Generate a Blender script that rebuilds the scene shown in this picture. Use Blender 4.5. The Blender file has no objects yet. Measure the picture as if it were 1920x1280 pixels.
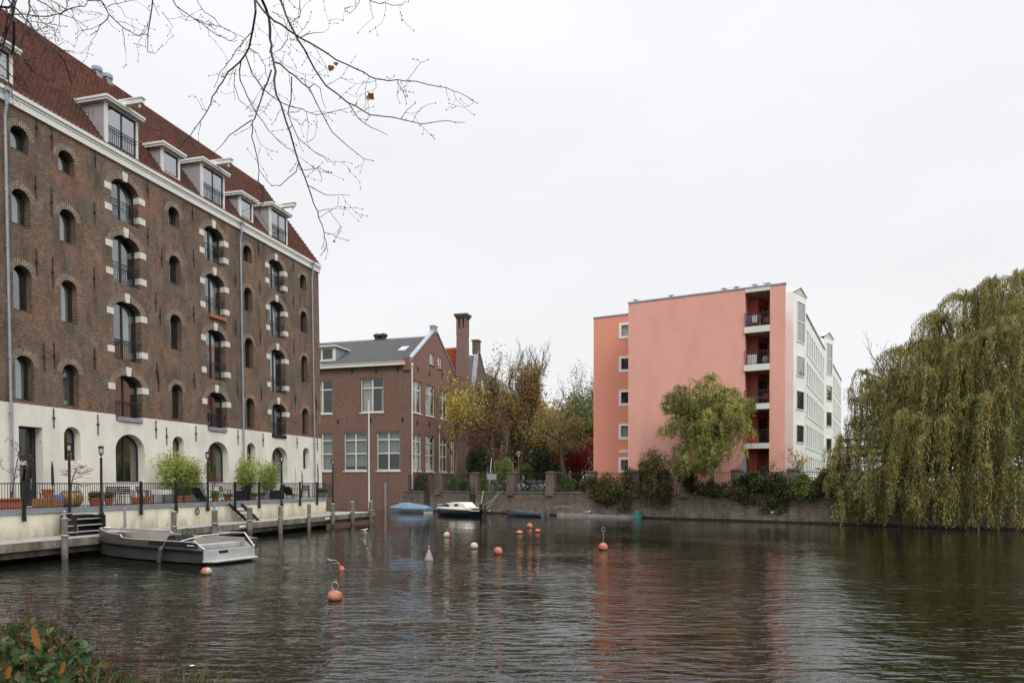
import bpy, bmesh, math, random
import numpy as np
from mathutils import Vector, Matrix

S = bpy.context.scene
R = math.radians
PI = math.pi
# ---------------------------------------------------------------- camera
F = 1330.0; PIT = R(0.86); CY = 905 + F*math.tan(PIT); EYE = 2.9
cam_d = bpy.data.cameras.new('camera'); cam = bpy.data.objects.new('camera', cam_d)
S.collection.objects.link(cam); S.camera = cam
cam.location = (0, 0, EYE); cam.rotation_euler = (R(90)-PIT, 0, 0)
cam_d.sensor_width = 36; cam_d.lens = F/1920*36; cam_d.shift_y = (CY-640)/1920
cam_d.clip_start = 0.1; cam_d.clip_end = 3000
# ---------------------------------------------------------------- sky, sun, exposure
SUN_EL, SUN_AZ = R(42), R(157)      # azimuth clockwise from +Y: behind the camera, to the right
W = bpy.data.worlds.new('World'); S.world = W; W.use_nodes = True
nt = W.node_tree; nt.nodes.clear(); N = nt.nodes.new; Lk = nt.links.new
out = N('ShaderNodeOutputWorld'); bg = N('ShaderNodeBackground'); Lk(bg.outputs[0], out.inputs[0])
sky = N('ShaderNodeTexSky'); sky.sky_type = 'NISHITA'; sky.sun_disc = False
sky.sun_elevation = SUN_EL; sky.sun_rotation = SUN_AZ; sky.air_density = 1.5; sky.dust_density = 4
tc = N('ShaderNodeTexCoord'); sep = N('ShaderNodeSeparateXYZ'); Lk(tc.outputs['Generated'], sep.inputs[0])
ramp = N('ShaderNodeValToRGB'); Lk(sep.outputs[2], ramp.inputs[0])      # overcast: brighter overhead
cr = ramp.color_ramp; cr.elements[0].position = 0.0; cr.elements[0].color = (.88, .89, .90, 1)
cr.elements[1].position = 1.0; cr.elements[1].color = (2.9, 2.9, 2.95, 1)
for p_, c_ in ((.12, (.935, .945, .96)), (.36, (.945, .955, .98)), (.58, (1.01, 1.02, 1.04)), (.70, (1.6, 1.6, 1.65)), (.82, (2.6, 2.6, 2.65))):
    e_ = cr.elements.new(p_); e_.color = (*c_, 1)
mp = N('ShaderNodeMapping'); mp.inputs['Scale'].default_value = (1.2, 1.2, 3.2); Lk(tc.outputs['Generated'], mp.inputs[0])
nz = N('ShaderNodeTexNoise'); nz.inputs['Scale'].default_value = 1.6; nz.inputs['Detail'].default_value = 4; nz.inputs['Roughness'].default_value = .5
Lk(mp.outputs[0], nz.inputs[0])
mr = N('ShaderNodeMapRange'); mr.inputs[1].default_value = .3; mr.inputs[2].default_value = .7; mr.inputs[3].default_value = .955; mr.inputs[4].default_value = 1.05
Lk(nz.outputs[0], mr.inputs[0])
mul = N('ShaderNodeVectorMath'); mul.operation = 'SCALE'; Lk(ramp.outputs[0], mul.inputs[0]); Lk(mr.outputs[0], mul.inputs['Scale'])
sc = N('ShaderNodeVectorMath'); sc.operation = 'SCALE'; sc.inputs['Scale'].default_value = .07; Lk(sky.outputs[0], sc.inputs[0])
mx = N('ShaderNodeMix'); mx.data_type = 'RGBA'; mx.inputs[0].default_value = .94
Lk(sc.outputs[0], mx.inputs[6]); Lk(mul.outputs[0], mx.inputs[7]); Lk(mx.outputs[2], bg.inputs[0]); bg.inputs[1].default_value = 1.0
sd = bpy.data.lights.new('sun', 'SUN'); sd.energy = 1.2; sd.angle = R(25); sd.color = (1, .975, .94)
sun = bpy.data.objects.new('sun', sd); S.collection.objects.link(sun); sun.location = (0, 0, 60)
sv = Vector((math.sin(SUN_AZ)*math.cos(SUN_EL), math.cos(SUN_AZ)*math.cos(SUN_EL), math.sin(SUN_EL)))
sun.rotation_euler = sv.to_track_quat('Z', 'Y').to_euler()
S.view_settings.view_transform = 'Standard'; S.view_settings.look = 'None'
S.view_settings.exposure = 0.0; S.view_settings.gamma = 1; S.view_settings.use_curve_mapping = False
S.render.engine = 'CYCLES'
S.cycles.max_bounces = 8; S.cycles.transparent_max_bounces = 12; S.cycles.caustics_reflective = False; S.cycles.caustics_refractive = False

# ---------------------------------------------------------------- measuring aids (pixel of the 1920 photo -> real place)
def ray(x, y):
    dx = (x-960)/F; dy = (CY-y)/F
    return Vector((dx, math.cos(PIT)+dy*math.sin(PIT), -math.sin(PIT)+dy*math.cos(PIT)))
def at(x, y, Y):
    d = ray(x, y); return Vector((0, 0, EYE)) + d*(Y/d.y)
def on_z(x, y, z=0.0):
    d = ray(x, y); return Vector((0, 0, EYE)) + d*((z-EYE)/d.z)
class Frame:
    """local x along a facade, local y away from the camera, z up"""
    def __init__(s, ox, oy, phi, bat=0.0, z0=1.8):
        s.o = Vector((ox, oy, 0)); s.phi = phi; s.ux = Vector((math.cos(phi), math.sin(phi), 0))
        s.uy = Vector((-math.sin(phi), math.cos(phi), 0)); s.bat = bat; s.z0 = z0
    def loc(s, P): q = P-s.o; return (q.dot(s.ux), q.dot(s.uy), P.z)
    def w(s, x, y, z=0.0): return s.o+s.ux*x+s.uy*y+Vector((0, 0, z))
    def hy(s, px, py, y=0.0):            # hit plane local y (+batter)
        d = ray(px, py); E = Vector((0, 0, EYE))
        a = d.dot(s.uy)-s.bat*d.z; b = y+s.o.dot(s.uy)+s.bat*(EYE-s.z0)-0.0
        return s.loc(E+d*(b/a))
    def hx(s, px, py, x=0.0):            # hit plane local x
        d = ray(px, py); E = Vector((0, 0, EYE))
        return s.loc(E+d*((x+s.o.dot(s.ux))/d.dot(s.ux)))

# ---------------------------------------------------------------- object helpers
def tag(o, label=None, cat=None, group=None, kind=None):
    if label: o['label'] = label
    if cat: o['category'] = cat
    if group: o['group'] = group
    if kind: o['kind'] = kind
    return o
def empty(name, loc=(0, 0, 0), rz=0.0, label=None, cat=None, group=None):
    o = bpy.data.objects.new(name, None); S.collection.objects.link(o)
    o.location = loc; o.rotation_euler = (0, 0, rz); o.empty_display_size = .3
    return tag(o, label, cat, group)
def fr_empty(name, fr, label, cat): return empty(name, fr.o, fr.phi, label, cat)
def link(name, me, mat, parent=None):
    o = bpy.data.objects.new(name, me); S.collection.objects.link(o)
    if mat is not None and not me.materials:
        for m in (mat if isinstance(mat, (list, tuple)) else [mat]): me.materials.append(m)
    if parent: o.parent = parent
    return o
def copy_tree(o, parent=None, label=None, group=None):
    c = o.copy(); S.collection.objects.link(c); c.parent = parent
    if label: c['label'] = label
    if group: c['group'] = group
    for ch in list(o.children): copy_tree(ch, c)
    return c
class MB:
    def __init__(s): s.v = []; s.f = []; s.mi = []; s.cm = 0
    def add(s, vs, fs):
        n = len(s.v); s.v += [tuple(v) for v in vs]; s.f += [tuple(i+n for i in f) for f in fs]; s.mi += [s.cm]*len(fs); return s
    def box(s, x0, x1, y0, y1, z0, z1):
        return s.add([(x0,y0,z0),(x1,y0,z0),(x1,y1,z0),(x0,y1,z0),(x0,y0,z1),(x1,y0,z1),(x1,y1,z1),(x0,y1,z1)],
                     [(0,3,2,1),(4,5,6,7),(0,1,5,4),(1,2,6,5),(2,3,7,6),(3,0,4,7)])
    def bar(s, a, b, w, h=None, up=(0, 0, 1)):      # square bar from a to b
        a = Vector(a); b = Vector(b); d = (b-a).normalized(); up = Vector(up)
        if abs(d.dot(up)) > .98: up = Vector((0, 1, 0))
        sx = d.cross(up).normalized()*(w/2); sy = sx.cross(d).normalized()*((h or w)/2)
        vs = [a-sx-sy, a+sx-sy, a+sx+sy, a-sx+sy, b-sx-sy, b+sx-sy, b+sx+sy, b-sx+sy]
        return s.add(vs, [(0,3,2,1),(4,5,6,7),(0,1,5,4),(1,2,6,5),(2,3,7,6),(3,0,4,7)])
    def tube(s, pts, r, seg=6, cap=True):
        pts = [Vector(p) for p in pts]; n = len(pts)
        rs = r if isinstance(r, (list, tuple)) else [r]*n
        ref = Vector((0, 0, 1)); vs = []; fs = []
        for i in range(n):
            d = (pts[min(i+1, n-1)]-pts[max(i-1, 0)]).normalized()
            rf = ref if abs(d.dot(ref)) < .95 else Vector((0, 1, 0))
            a = d.cross(rf).normalized(); b = d.cross(a)
            for k in range(seg):
                t = 2*PI*k/seg; vs.append(pts[i]+(a*math.cos(t)+b*math.sin(t))*rs[i])
        for i in range(n-1):
            for k in range(seg):
                k2 = (k+1) % seg; fs.append((i*seg+k, i*seg+k2, (i+1)*seg+k2, (i+1)*seg+k))
        if cap: fs.append(tuple(range(seg))[::-1]); fs.append(tuple((n-1)*seg+k for k in range(seg)))
        return s.add(vs, fs)
    def lathe(s, prof, c=(0, 0, 0), seg=16, sx=1, sy=1):       # prof [(r,z)]
        vs = []; fs = []; n = len(prof)
        for r, z in prof:
            for k in range(seg):
                t = 2*PI*k/seg; vs.append((c[0]+r*math.cos(t)*sx, c[1]+r*math.sin(t)*sy, c[2]+z))
        for i in range(n-1):
            for k in range(seg):
                k2 = (k+1) % seg; fs.append((i*seg+k, i*seg+k2, (i+1)*seg+k2, (i+1)*seg+k))
        if prof[0][0] > 1e-4: fs.append(tuple(range(seg))[::-1])
        if prof[-1][0] > 1e-4: fs.append(tuple((n-1)*seg+k for k in range(seg)))
        return s.add(vs, fs)
    def prism(s, poly, z0, z1):                                 # xy polygon (ccw) extruded
        n = len(poly); vs = [(p[0], p[1], z0) for p in poly]+[(p[0], p[1], z1) for p in poly]
        return s.add(vs, [tuple(range(n))[::-1], tuple(range(n, 2*n))]+[(i, (i+1) % n, n+(i+1) % n, n+i) for i in range(n)])
    def loft(s, rings, cap=True, closed=True):
        m = len(rings[0]); vs = [p for r in rings for p in r]; fs = []
        for i in range(len(rings)-1):
            for k in range(m if closed else m-1):
                k2 = (k+1) % m; fs.append((i*m+k, i*m+k2, (i+1)*m+k2, (i+1)*m+k))
        if cap: fs.append(tuple(range(m))[::-1]); fs.append(tuple((len(rings)-1)*m+k for k in range(m)))
        return s.add(vs, fs)
    def sphere(s, c, r, seg=14, rings=9, sz=1.0):
        prof = [(max(1e-5, r*math.sin(PI*i/rings)), -r*sz*math.cos(PI*i/rings)) for i in range(rings+1)]
        return s.lathe(prof, c, seg)
    def build(s, name, mat, parent=None, smooth=False, bevel=0.0, recalc=True, M=None):
        me = bpy.data.meshes.new(name); me.from_pydata(s.v, [], s.f)
        if M is not None: me.transform(M)
        if len(set(s.mi)) > 1: me.polygons.foreach_set('material_index', s.mi)
        if recalc or bevel:
            bm = bmesh.new(); bm.from_mesh(me); bmesh.ops.remove_doubles(bm, verts=bm.verts, dist=1e-5)
            if recalc: bmesh.ops.recalc_face_normals(bm, faces=bm.faces)
            if bevel:
                es = [e for e in bm.edges if len(e.link_faces) == 2 and e.calc_face_angle(0) > .6]
                bmesh.ops.bevel(bm, geom=es, offset=bevel, segments=2, affect='EDGES', profile=.6)
            bm.to_mesh(me); bm.free()
        if smooth: me.shade_smooth()
        me.update(); return link(name, me, mat, parent)
def ring_xz(*a): pass

def panel_mesh(outline, holes, y0, T, axis='y', bat=0.0, z0=1.8):
    """vertical slab in the x-z plane (axis y) or y-z plane (axis x) with real openings; front face at y0, back at y0+T"""
    cu = bpy.data.curves.new('c', 'CURVE'); cu.dimensions = '2D'; cu.fill_mode = 'BOTH'; cu.extrude = abs(T)/2
    for poly in [outline]+list(holes):
        sp = cu.splines.new('POLY'); sp.points.add(len(poly)-1); sp.use_cyclic_u = True
        for i, (a, b) in enumerate(poly): sp.points[i].co = (a, b, 0, 1)
    ob = bpy.data.objects.new('c', cu); me = bpy.data.meshes.new_from_object(ob); bpy.data.objects.remove(ob); bpy.data.curves.remove(cu)
    n = len(me.vertices); co = np.zeros(n*3); me.vertices.foreach_get('co', co); co = co.reshape(-1, 3)
    o = np.empty_like(co); yy = y0+T/2+co[:, 2]
    if axis == 'y': o[:, 0] = co[:, 0]; o[:, 1] = yy+bat*(co[:, 1]-z0); o[:, 2] = co[:, 1]
    else: o[:, 1] = co[:, 0]; o[:, 0] = yy; o[:, 2] = co[:, 1]
    me.vertices.foreach_set('co', o.ravel())
    me.materials.clear()
    bm = bmesh.new(); bm.from_mesh(me); bmesh.ops.remove_doubles(bm, verts=bm.verts, dist=1e-4)
    bmesh.ops.recalc_face_normals(bm, faces=bm.faces)
    for f in bm.faces: f.smooth = False; f.material_index = 0
    bm.to_mesh(me); bm.free(); return me
def rect(a, b, c, d): return [(a, c), (b, c), (b, d), (a, d)]
def archp(a, b, z0, z1, rise, n=14):
    """opening a..b from z0 to crown z1"""
    zs = z1-rise; xc = (a+b)/2; h = (b-a)/2
    return [(a, z0), (b, z0)]+[(xc+h*math.cos(PI*i/n), zs+rise*math.sin(PI*i/n)) for i in range(n+1)]
def merge_meshes(mes, name='m'):
    bm = bmesh.new()
    for m in mes: bm.from_mesh(m)
    o = bpy.data.meshes.new(name); bm.to_mesh(o); bm.free(); return o

# ---------------------------------------------------------------- materials
MATS = {}
def newmat(name):
    m = bpy.data.materials.new(name); m.use_nodes = True; t = m.node_tree; t.nodes.clear()
    o = t.nodes.new('ShaderNodeOutputMaterial'); b = t.nodes.new('ShaderNodeBsdfPrincipled'); t.links.new(b.outputs[0], o.inputs[0])
    MATS[name] = m; return m, t, b, o
def nd(t, typ, **kw):
    n = t.nodes.new(typ)
    for k, v in kw.items():
        if k.startswith('i_'): n.inputs[k[2:].replace('_', ' ')].default_value = v
        else: setattr(n, k, v)
    return n
def mix(t, a, b, fac, mode='MIX'):
    m = t.nodes.new('ShaderNodeMix'); m.data_type = 'RGBA'; m.blend_type = mode
    for s_, v in ((0, fac), (6, a), (7, b)):
        if isinstance(v, bpy.types.NodeSocket): t.links.new(v, m.inputs[s_])
        else: m.inputs[s_].default_value = v if s_ == 0 else (*v[:3], 1)
    return m.outputs[2]
def noise(t, vec, scale, detail=4, rough=.55, lo=.35, hi=.65, out_lo=0., out_hi=1., stretch=None):
    if stretch:
        mpn = nd(t, 'ShaderNodeMapping'); mpn.inputs['Scale'].default_value = stretch; t.links.new(vec, mpn.inputs[0]); vec = mpn.outputs[0]
    n = nd(t, 'ShaderNodeTexNoise'); n.inputs['Scale'].default_value = scale; n.inputs['Detail'].default_value = detail; n.inputs['Roughness'].default_value = rough
    t.links.new(vec, n.inputs['Vector'])
    m = nd(t, 'ShaderNodeMapRange'); t.links.new(n.outputs[0], m.inputs[0])
    m.inputs[1].default_value = lo; m.inputs[2].default_value = hi; m.inputs[3].default_value = out_lo; m.inputs[4].default_value = out_hi
    return m.outputs[0]
def objco(t): return nd(t, 'ShaderNodeTexCoord').outputs['Object']
def bump(t, b, h, strength=.3, dist=.02):
    n = nd(t, 'ShaderNodeBump'); n.inputs['Strength'].default_value = strength; n.inputs['Distance'].default_value = dist
    t.links.new(h, n.inputs['Height']); t.links.new(n.outputs[0], b.inputs['Normal'])
def pbr(name, col, rough=.6, metal=0., var=.12, scale=3., dirt=None, dirt_amt=.3, bmp=0., spec=.5, stretch=None, band=None):
    m, t, b, o = newmat(name); v = objco(t)
    f = noise(t, v, scale, 5, .6, stretch=stretch)
    lo = tuple(c*(1-var) for c in col); hi = tuple(min(1, c*(1+var)) for c in col)
    c = mix(t, lo, hi, f)
    if dirt:
        g = noise(t, v, scale*.37, 6, .65, .45, .75, 0, dirt_amt, stretch=stretch); c = mix(t, c, dirt, g)
    if band:
        zs = nd(t, 'ShaderNodeSeparateXYZ'); t.links.new(v, zs.inputs[0]); z_ = nd(t, 'ShaderNodeMapRange'); t.links.new(zs.outputs[2], z_.inputs[0]); z_.inputs[1].default_value = band[1]; z_.inputs[2].default_value = band[2]; z_.inputs[3].default_value = 1; z_.inputs[4].default_value = 0
        q_ = nd(t, 'ShaderNodeMath', operation='MULTIPLY'); t.links.new(z_.outputs[0], q_.inputs[0]); t.links.new(noise(t, v, 1.6, 8, .75, .36, .62, 0, band[3], stretch=(1, 1, .4)), q_.inputs[1]); c = mix(t, c, band[0], q_.outputs[0])
    t.links.new(c, b.inputs['Base Color']); b.inputs['Roughness'].default_value = rough; b.inputs['Metallic'].default_value = metal
    b.inputs['Specular IOR Level'].default_value = spec
    if bmp: bump(t, b, noise(t, v, scale*8, 5, .6), bmp, .01)
    return m
def brickvec(t, flip=False):
    s_ = nd(t, 'ShaderNodeSeparateXYZ'); t.links.new(objco(t), s_.inputs[0])
    a = nd(t, 'ShaderNodeMath', operation='ADD'); t.links.new(s_.outputs[0], a.inputs[0]); t.links.new(s_.outputs[1], a.inputs[1])
    c = nd(t, 'ShaderNodeCombineXYZ'); t.links.new(a.outputs[0], c.inputs[0]); t.links.new(s_.outputs[2], c.inputs[1])
    return c.outputs[0]
def brickmat(name, c1, c2, mortar, patches=(), bw=.22, rh=.068, ms=.012, uv=False, bias=0., grime=None, bstr=.5, speck=.55, streak=None, mott=0., mst=(5.0, 11.0, 1)):
    """bricks with their own tones; patches = [(colour, noise scale, lo, hi, amount)]"""
    m, t, b, o = newmat(name); v = objco(t)
    vec = nd(t, 'ShaderNodeTexCoord').outputs['UV'] if uv else brickvec(t)
    br = nd(t, 'ShaderNodeTexBrick'); t.links.new(vec, br.inputs['Vector'])
    br.inputs['Scale'].default_value = 1; br.inputs['Brick Width'].default_value = bw; br.inputs['Row Height'].default_value = rh
    br.inputs['Mortar Size'].default_value = ms; br.inputs['Mortar Smooth'].default_value = .3; br.inputs['Bias'].default_value = bias
    a = c1; bb = c2
    # every brick its own tone
    sp = noise(t, vec, 1, 0, .5, .42, .58, 0, 1, stretch=(1/bw*1.3, 1/rh*.85, 1))
    lc = mix(t, c1, c2, sp); dk = tuple(x*speck for x in c1); sp2 = noise(t, vec, 1, 1, .5, .5, .62, 0, 1, stretch=(1/bw*.9, 1/rh*.6, 1)); lc = mix(t, lc, dk, sp2)
    for (col, s_, lo, hi, amt) in patches: lc = mix(t, lc, col, noise(t, v, s_, 9, .78, lo, hi, 0, amt))
    if mott:
        mo = noise(t, vec, 1, 4, .75, .36, .64, 1-mott, 1+mott, stretch=mst); vs_ = nd(t, 'ShaderNodeVectorMath', operation='SCALE'); t.links.new(lc, vs_.inputs[0]); t.links.new(mo, vs_.inputs['Scale']); lc = vs_.outputs[0]
    inv = nd(t, 'ShaderNodeMath', operation='SUBTRACT'); inv.inputs[0].default_value = 1; t.links.new(br.outputs['Fac'], inv.inputs[1])
    c = mix(t, mortar, lc, inv.outputs[0])
    if streak: zs = nd(t, 'ShaderNodeSeparateXYZ'); t.links.new(v, zs.inputs[0]); z_ = nd(t, 'ShaderNodeMapRange'); t.links.new(zs.outputs[2], z_.inputs[0]); z_.inputs[1].default_value = streak[1]; z_.inputs[2].default_value = streak[2]; z_.inputs[3].default_value = 1; z_.inputs[4].default_value = 0; q_ = nd(t, 'ShaderNodeMath', operation='MULTIPLY'); t.links.new(z_.outputs[0], q_.inputs[0]); t.links.new(noise(t, v, 2.2, 10, .85, .44, .60, 0, streak[3]), q_.inputs[1]); c = mix(t, c, streak[0], q_.outputs[0])
    if grime: c = mix(t, c, grime[0], noise(t, v, grime[1], 6, .7, .45, .7, 0, grime[2], stretch=(1, 1, .45)))
    t.links.new(c, b.inputs['Base Color']); b.inputs['Roughness'].default_value = .85; b.inputs['Specular IOR Level'].default_value = .25
    bump(t, b, inv.outputs[0], bstr, .012); return m
def leafmat(name, cols, tr=.3, rough=.55, streak=None):
    m, t, b, o = newmat(name); g = nd(t, 'ShaderNodeNewGeometry')
    r = nd(t, 'ShaderNodeValToRGB'); t.links.new(g.outputs['Random Per Island'], r.inputs[0]); cr_ = r.color_ramp
    n = len(cols); cr_.elements[0].position = 0; cr_.elements[0].color = (*cols[0], 1); cr_.elements[1].position = 1; cr_.elements[1].color = (*cols[-1], 1)
    for i in range(1, n-1): e = cr_.elements.new(i/(n-1)); e.color = (*cols[i], 1)
    f = noise(t, objco(t), .9, 3, .6, .35, .65, .72, 1.25) if not streak else noise(t, objco(t), 1, 3, .6, .38, .62, .5, 1.45, stretch=streak)
    sc_ = nd(t, 'ShaderNodeVectorMath', operation='SCALE'); t.links.new(r.outputs[0], sc_.inputs[0]); t.links.new(f, sc_.inputs['Scale'])
    t.links.new(sc_.outputs[0], b.inputs['Base Color']); b.inputs['Roughness'].default_value = rough; b.inputs['Specular IOR Level'].default_value = .25
    tl = nd(t, 'ShaderNodeBsdfTranslucent'); t.links.new(sc_.outputs[0], tl.inputs[0])
    ms = nd(t, 'ShaderNodeMixShader'); ms.inputs[0].default_value = tr; t.links.new(b.outputs[0], ms.inputs[1]); t.links.new(tl.outputs[0], ms.inputs[2]); t.links.new(ms.outputs[0], o.inputs[0])
    return m
def glassmat(name, tint=(.55, .6, .6), base=.12, ior=1.5, wav=.0):
    m, t, b, o = newmat(name); t.nodes.remove(b)
    tr = nd(t, 'ShaderNodeBsdfTransparent'); tr.inputs[0].default_value = (*tint, 1)
    gl = nd(t, 'ShaderNodeBsdfGlossy'); gl.inputs['Roughness'].default_value = .02; gl.inputs[0].default_value = (.93, .95, .97, 1)
    lw_ = nd(t, 'ShaderNodeLayerWeight'); lw_.inputs[0].default_value = .5; fr = nd(t, 'ShaderNodeMath', operation='POWER'); t.links.new(lw_.outputs['Facing'], fr.inputs[0]); fr.inputs[1].default_value = 4.0
    if wav:
        bn = nd(t, 'ShaderNodeBump'); bn.inputs['Strength'].default_value = wav; bn.inputs['Distance'].default_value = .02
        nn = nd(t, 'ShaderNodeTexNoise'); nn.inputs['Scale'].default_value = 1.3; t.links.new(objco(t), nn.inputs[0]); t.links.new(nn.outputs[0], bn.inputs['Height']); t.links.new(bn.outputs[0], gl.inputs['Normal'])
    ad = nd(t, 'ShaderNodeMath', operation='ADD'); ad.use_clamp = True; t.links.new(fr.outputs[0], ad.inputs[0]); ad.inputs[1].default_value = base
    ms = nd(t, 'ShaderNodeMixShader'); t.links.new(ad.outputs[0], ms.inputs[0]); t.links.new(tr.outputs[0], ms.inputs[1]); t.links.new(gl.outputs[0], ms.inputs[2]); t.links.new(ms.outputs[0], o.inputs[0])
    return m

M = {}
M['brick_w'] = brickmat('warehouse_brick', (.11, .044, .028), (.205, .095, .058), (.28, .23, .17),
    [((.045, .032, .028), .42, .46, .56, .9), ((.24, .07, .038), .30, .50, .58, .65), ((.25, .17, .12), .55, .53, .62, .65)], ms=.014, grime=((.035, .028, .026), 1.6, .6), speck=.28, mott=.75)
M['arch_b'] = brickmat('arch_brick', (.16, .095, .065), (.25, .17, .12), (.34, .31, .26), bw=.36, rh=.075, ms=.014, uv=True)
M['brick_s'] = brickmat('school_brick', (.195, .105, .08), (.235, .135, .102), (.20, .155, .125), [((.25, .145, .11), .25, .45, .7, .6), ((.13, .09, .072), .6, .5, .70, .7), ((.29, .16, .10), .5, .6, .70, .6)], ms=.007, speck=.6, mott=.28)
M['brick_s2'] = brickmat('gable_brick', (.23, .115, .09), (.27, .145, .112), (.22, .16, .13), [((.20, .12, .10), .4, .5, .75, .5)], ms=.007, speck=.7, mott=.16)
M['brick_old'] = brickmat('old_dark_brick', (.13, .085, .07), (.17, .115, .09), (.17, .14, .12), [((.07, .05, .045), .5, .45, .7, .6)])
M['brick_ch'] = brickmat('chimney_brick', (.22, .135, .11), (.26, .165, .135), (.2, .16, .14), [((.13, .10, .09), .8, .5, .7, .5)], ms=.008)
M['brick_q'] = brickmat('quay_brick', (.085, .046, .035), (.16, .092, .068), (.30, .26, .22),
    [((.06, .048, .04), .30, .45, .60, .9), ((.19, .15, .12), .7, .53, .64, .6), ((.05, .065, .03), .22, .52, .66, .6)], grime=((.04, .035, .03), 1.2, .6), speck=.45, mott=.75, mst=(1.8, 8.0, 1), streak=((.30, .27, .23), .7, 1.4, .6), bw=.32, rh=.105, ms=.02)
M['pink'] = brickmat('salmon_painted_brick', (.80, .42, .345), (.815, .435, .355), (.74, .375, .30), [((.80, .37, .295), .12, .4, .7, .6)], ms=.006, bstr=.25, speck=.97, grime=((.50, .25, .20), .5, .30))
M['orange'] = brickmat('orange_painted_brick', (.76, .32, .225), (.78, .33, .235), (.69, .28, .20), ms=.006, bstr=.25, speck=.97)
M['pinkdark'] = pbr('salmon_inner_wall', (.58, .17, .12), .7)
M['plaster'] = pbr('pale_plaster', (.78, .75, .66), .85, var=.05, scale=1.2, dirt=(.50, .47, .39), dirt_amt=.6, bmp=.15, stretch=(1, 1, .5))
M['quayplaster'] = pbr('stained_plaster', (.74, .69, .56), .85, var=.06, scale=1.3, dirt=(.32, .30, .19), dirt_amt=.9, bmp=.2, stretch=(2, 2, .4), band=((.22, .20, .11), .75, 1.3, .8))
M['cornice'] = pbr('painted_cornice', (.74, .73, .69), .6, var=.04, scale=1)
M['whitepaint'] = pbr('white_paint', (.74, .73, .70), .45, var=.03, scale=2)
M['creampaint'] = pbr('cream_paint', (.70, .67, .58), .45, var=.05, scale=2)
M['stone'] = pbr('pale_stone', (.70, .68, .62), .8, var=.08, scale=5, dirt=(.45, .42, .36), dirt_amt=.5)
M['zinc'] = pbr('zinc', (.30, .33, .37), .5, .3, var=.12, scale=3)
M['zincd'] = pbr('dormer_side_grey', (.33, .31, .32), .7, var=.05)
M['frame'] = pbr('anthracite_frame', (.022, .025, .028), .45, var=.1)
M['black'] = pbr('black_paint', (.012, .012, .013), .45, var=.2)
M['iron'] = pbr('dark_iron', (.018, .018, .02), .6, var=.3, scale=9)
M['glass'] = glassmat('window_glass', (.86, .89, .88), .05, 1.5, .12)
M['glass_w'] = glassmat('warehouse_glass', (.82, .86, .86), .16, 1.5, .12)
M['glassb'] = glassmat('sky_reflecting_glass', (.55, .58, .60), .38, 1.5, .05)
M['slitglass'] = pbr('grey_wing_glazing', (.045, .05, .055), .45, spec=.15)
M['dark'] = pbr('dark_room', (.035, .032, .03), .9)
M['curtain'] = pbr('pale_curtain', (.55, .54, .50), .9, var=.15, scale=14, stretch=(1, 1, .02))
M['curtain2'] = pbr('grey_green_blind', (.28, .32, .29), .8, var=.06, scale=2)
M['maroon'] = pbr('maroon_curtain', (.045, .028, .026), .9, var=.2, scale=12, stretch=(1, 1, .02))
M['slate'] = pbr('grey_roof_tile', (.115, .115, .12), .6, var=.2, scale=5, dirt=(.06, .06, .06), dirt_amt=.5)
M['tile_o'] = pbr('orange_roof_tile', (.50, .13, .05), .7, var=.2, scale=4)
def courses(t, c, z0, per, amt=.6, w=.22):  # paints a shadow line under each row of tiles into the colour
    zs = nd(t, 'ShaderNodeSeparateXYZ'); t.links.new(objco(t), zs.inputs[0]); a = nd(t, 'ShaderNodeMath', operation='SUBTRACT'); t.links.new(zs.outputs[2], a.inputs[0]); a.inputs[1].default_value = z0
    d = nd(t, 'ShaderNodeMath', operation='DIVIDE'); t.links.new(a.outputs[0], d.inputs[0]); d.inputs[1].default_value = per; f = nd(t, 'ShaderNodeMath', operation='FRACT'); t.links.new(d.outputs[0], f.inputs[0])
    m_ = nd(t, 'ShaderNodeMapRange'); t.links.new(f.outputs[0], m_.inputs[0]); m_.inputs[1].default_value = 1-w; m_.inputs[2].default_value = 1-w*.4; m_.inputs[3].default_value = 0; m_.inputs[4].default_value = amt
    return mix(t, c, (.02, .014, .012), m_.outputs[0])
def tilemat():
    m, t, b, o = newmat('red_brown_roof_tile'); v = objco(t)
    f = noise(t, v, 1, 2, .6, .38, .62, stretch=(4.2, 3, 3)); c = mix(t, (.09, .032, .023), (.21, .068, .043), f)
    c = mix(t, c, (.085, .06, .04), noise(t, v, .45, 6, .65, .46, .66, 0, .7)); c = mix(t, c, (.10, .10, .04), noise(t, v, .8, 6, .7, .6, .72, 0, .6))
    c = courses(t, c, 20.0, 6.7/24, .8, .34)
    t.links.new(c, b.inputs['Base Color']); b.inputs['Roughness'].default_value = .8; return m
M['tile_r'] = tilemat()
M['algae'] = pbr('wet_algae', (.018, .020, .012), .5, var=.3, scale=5)
M['mossy'] = pbr('mossy_coping', (.13, .12, .09), .9, var=.3, scale=3, dirt=(.07, .09, .035), dirt_amt=.8)
M['concrete'] = pbr('quay_concrete', (.30, .30, .28), .85, var=.12, scale=2, dirt=(.14, .14, .11), dirt_amt=.6, bmp=.3)
M['wood'] = pbr('weathered_timber', (.21, .19, .155), .85, var=.3, scale=3.5, dirt=(.05, .055, .03), dirt_amt=1.0, band=((.022, .026, .014), .12, .55, 1.0), bmp=.4, stretch=(1, 1, .35))
M['deck'] = pbr('deck_boards', (.36, .345, .31), .85, var=.15, scale=2, dirt=(.2, .19, .15), dirt_amt=.5, bmp=.3)
M['terra'] = pbr('terracotta', (.40, .125, .06), .8, var=.15, scale=4)
M['pave'] = pbr('terrace_paving', (.10, .10, .10), .85, var=.15, scale=2)
M['bark'] = pbr('bark', (.055, .045, .036), .9, var=.3, scale=6, bmp=.4)
M['barkl'] = pbr('mossy_bark', (.10, .09, .055), .9, var=.3, scale=5, bmp=.4)
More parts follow.
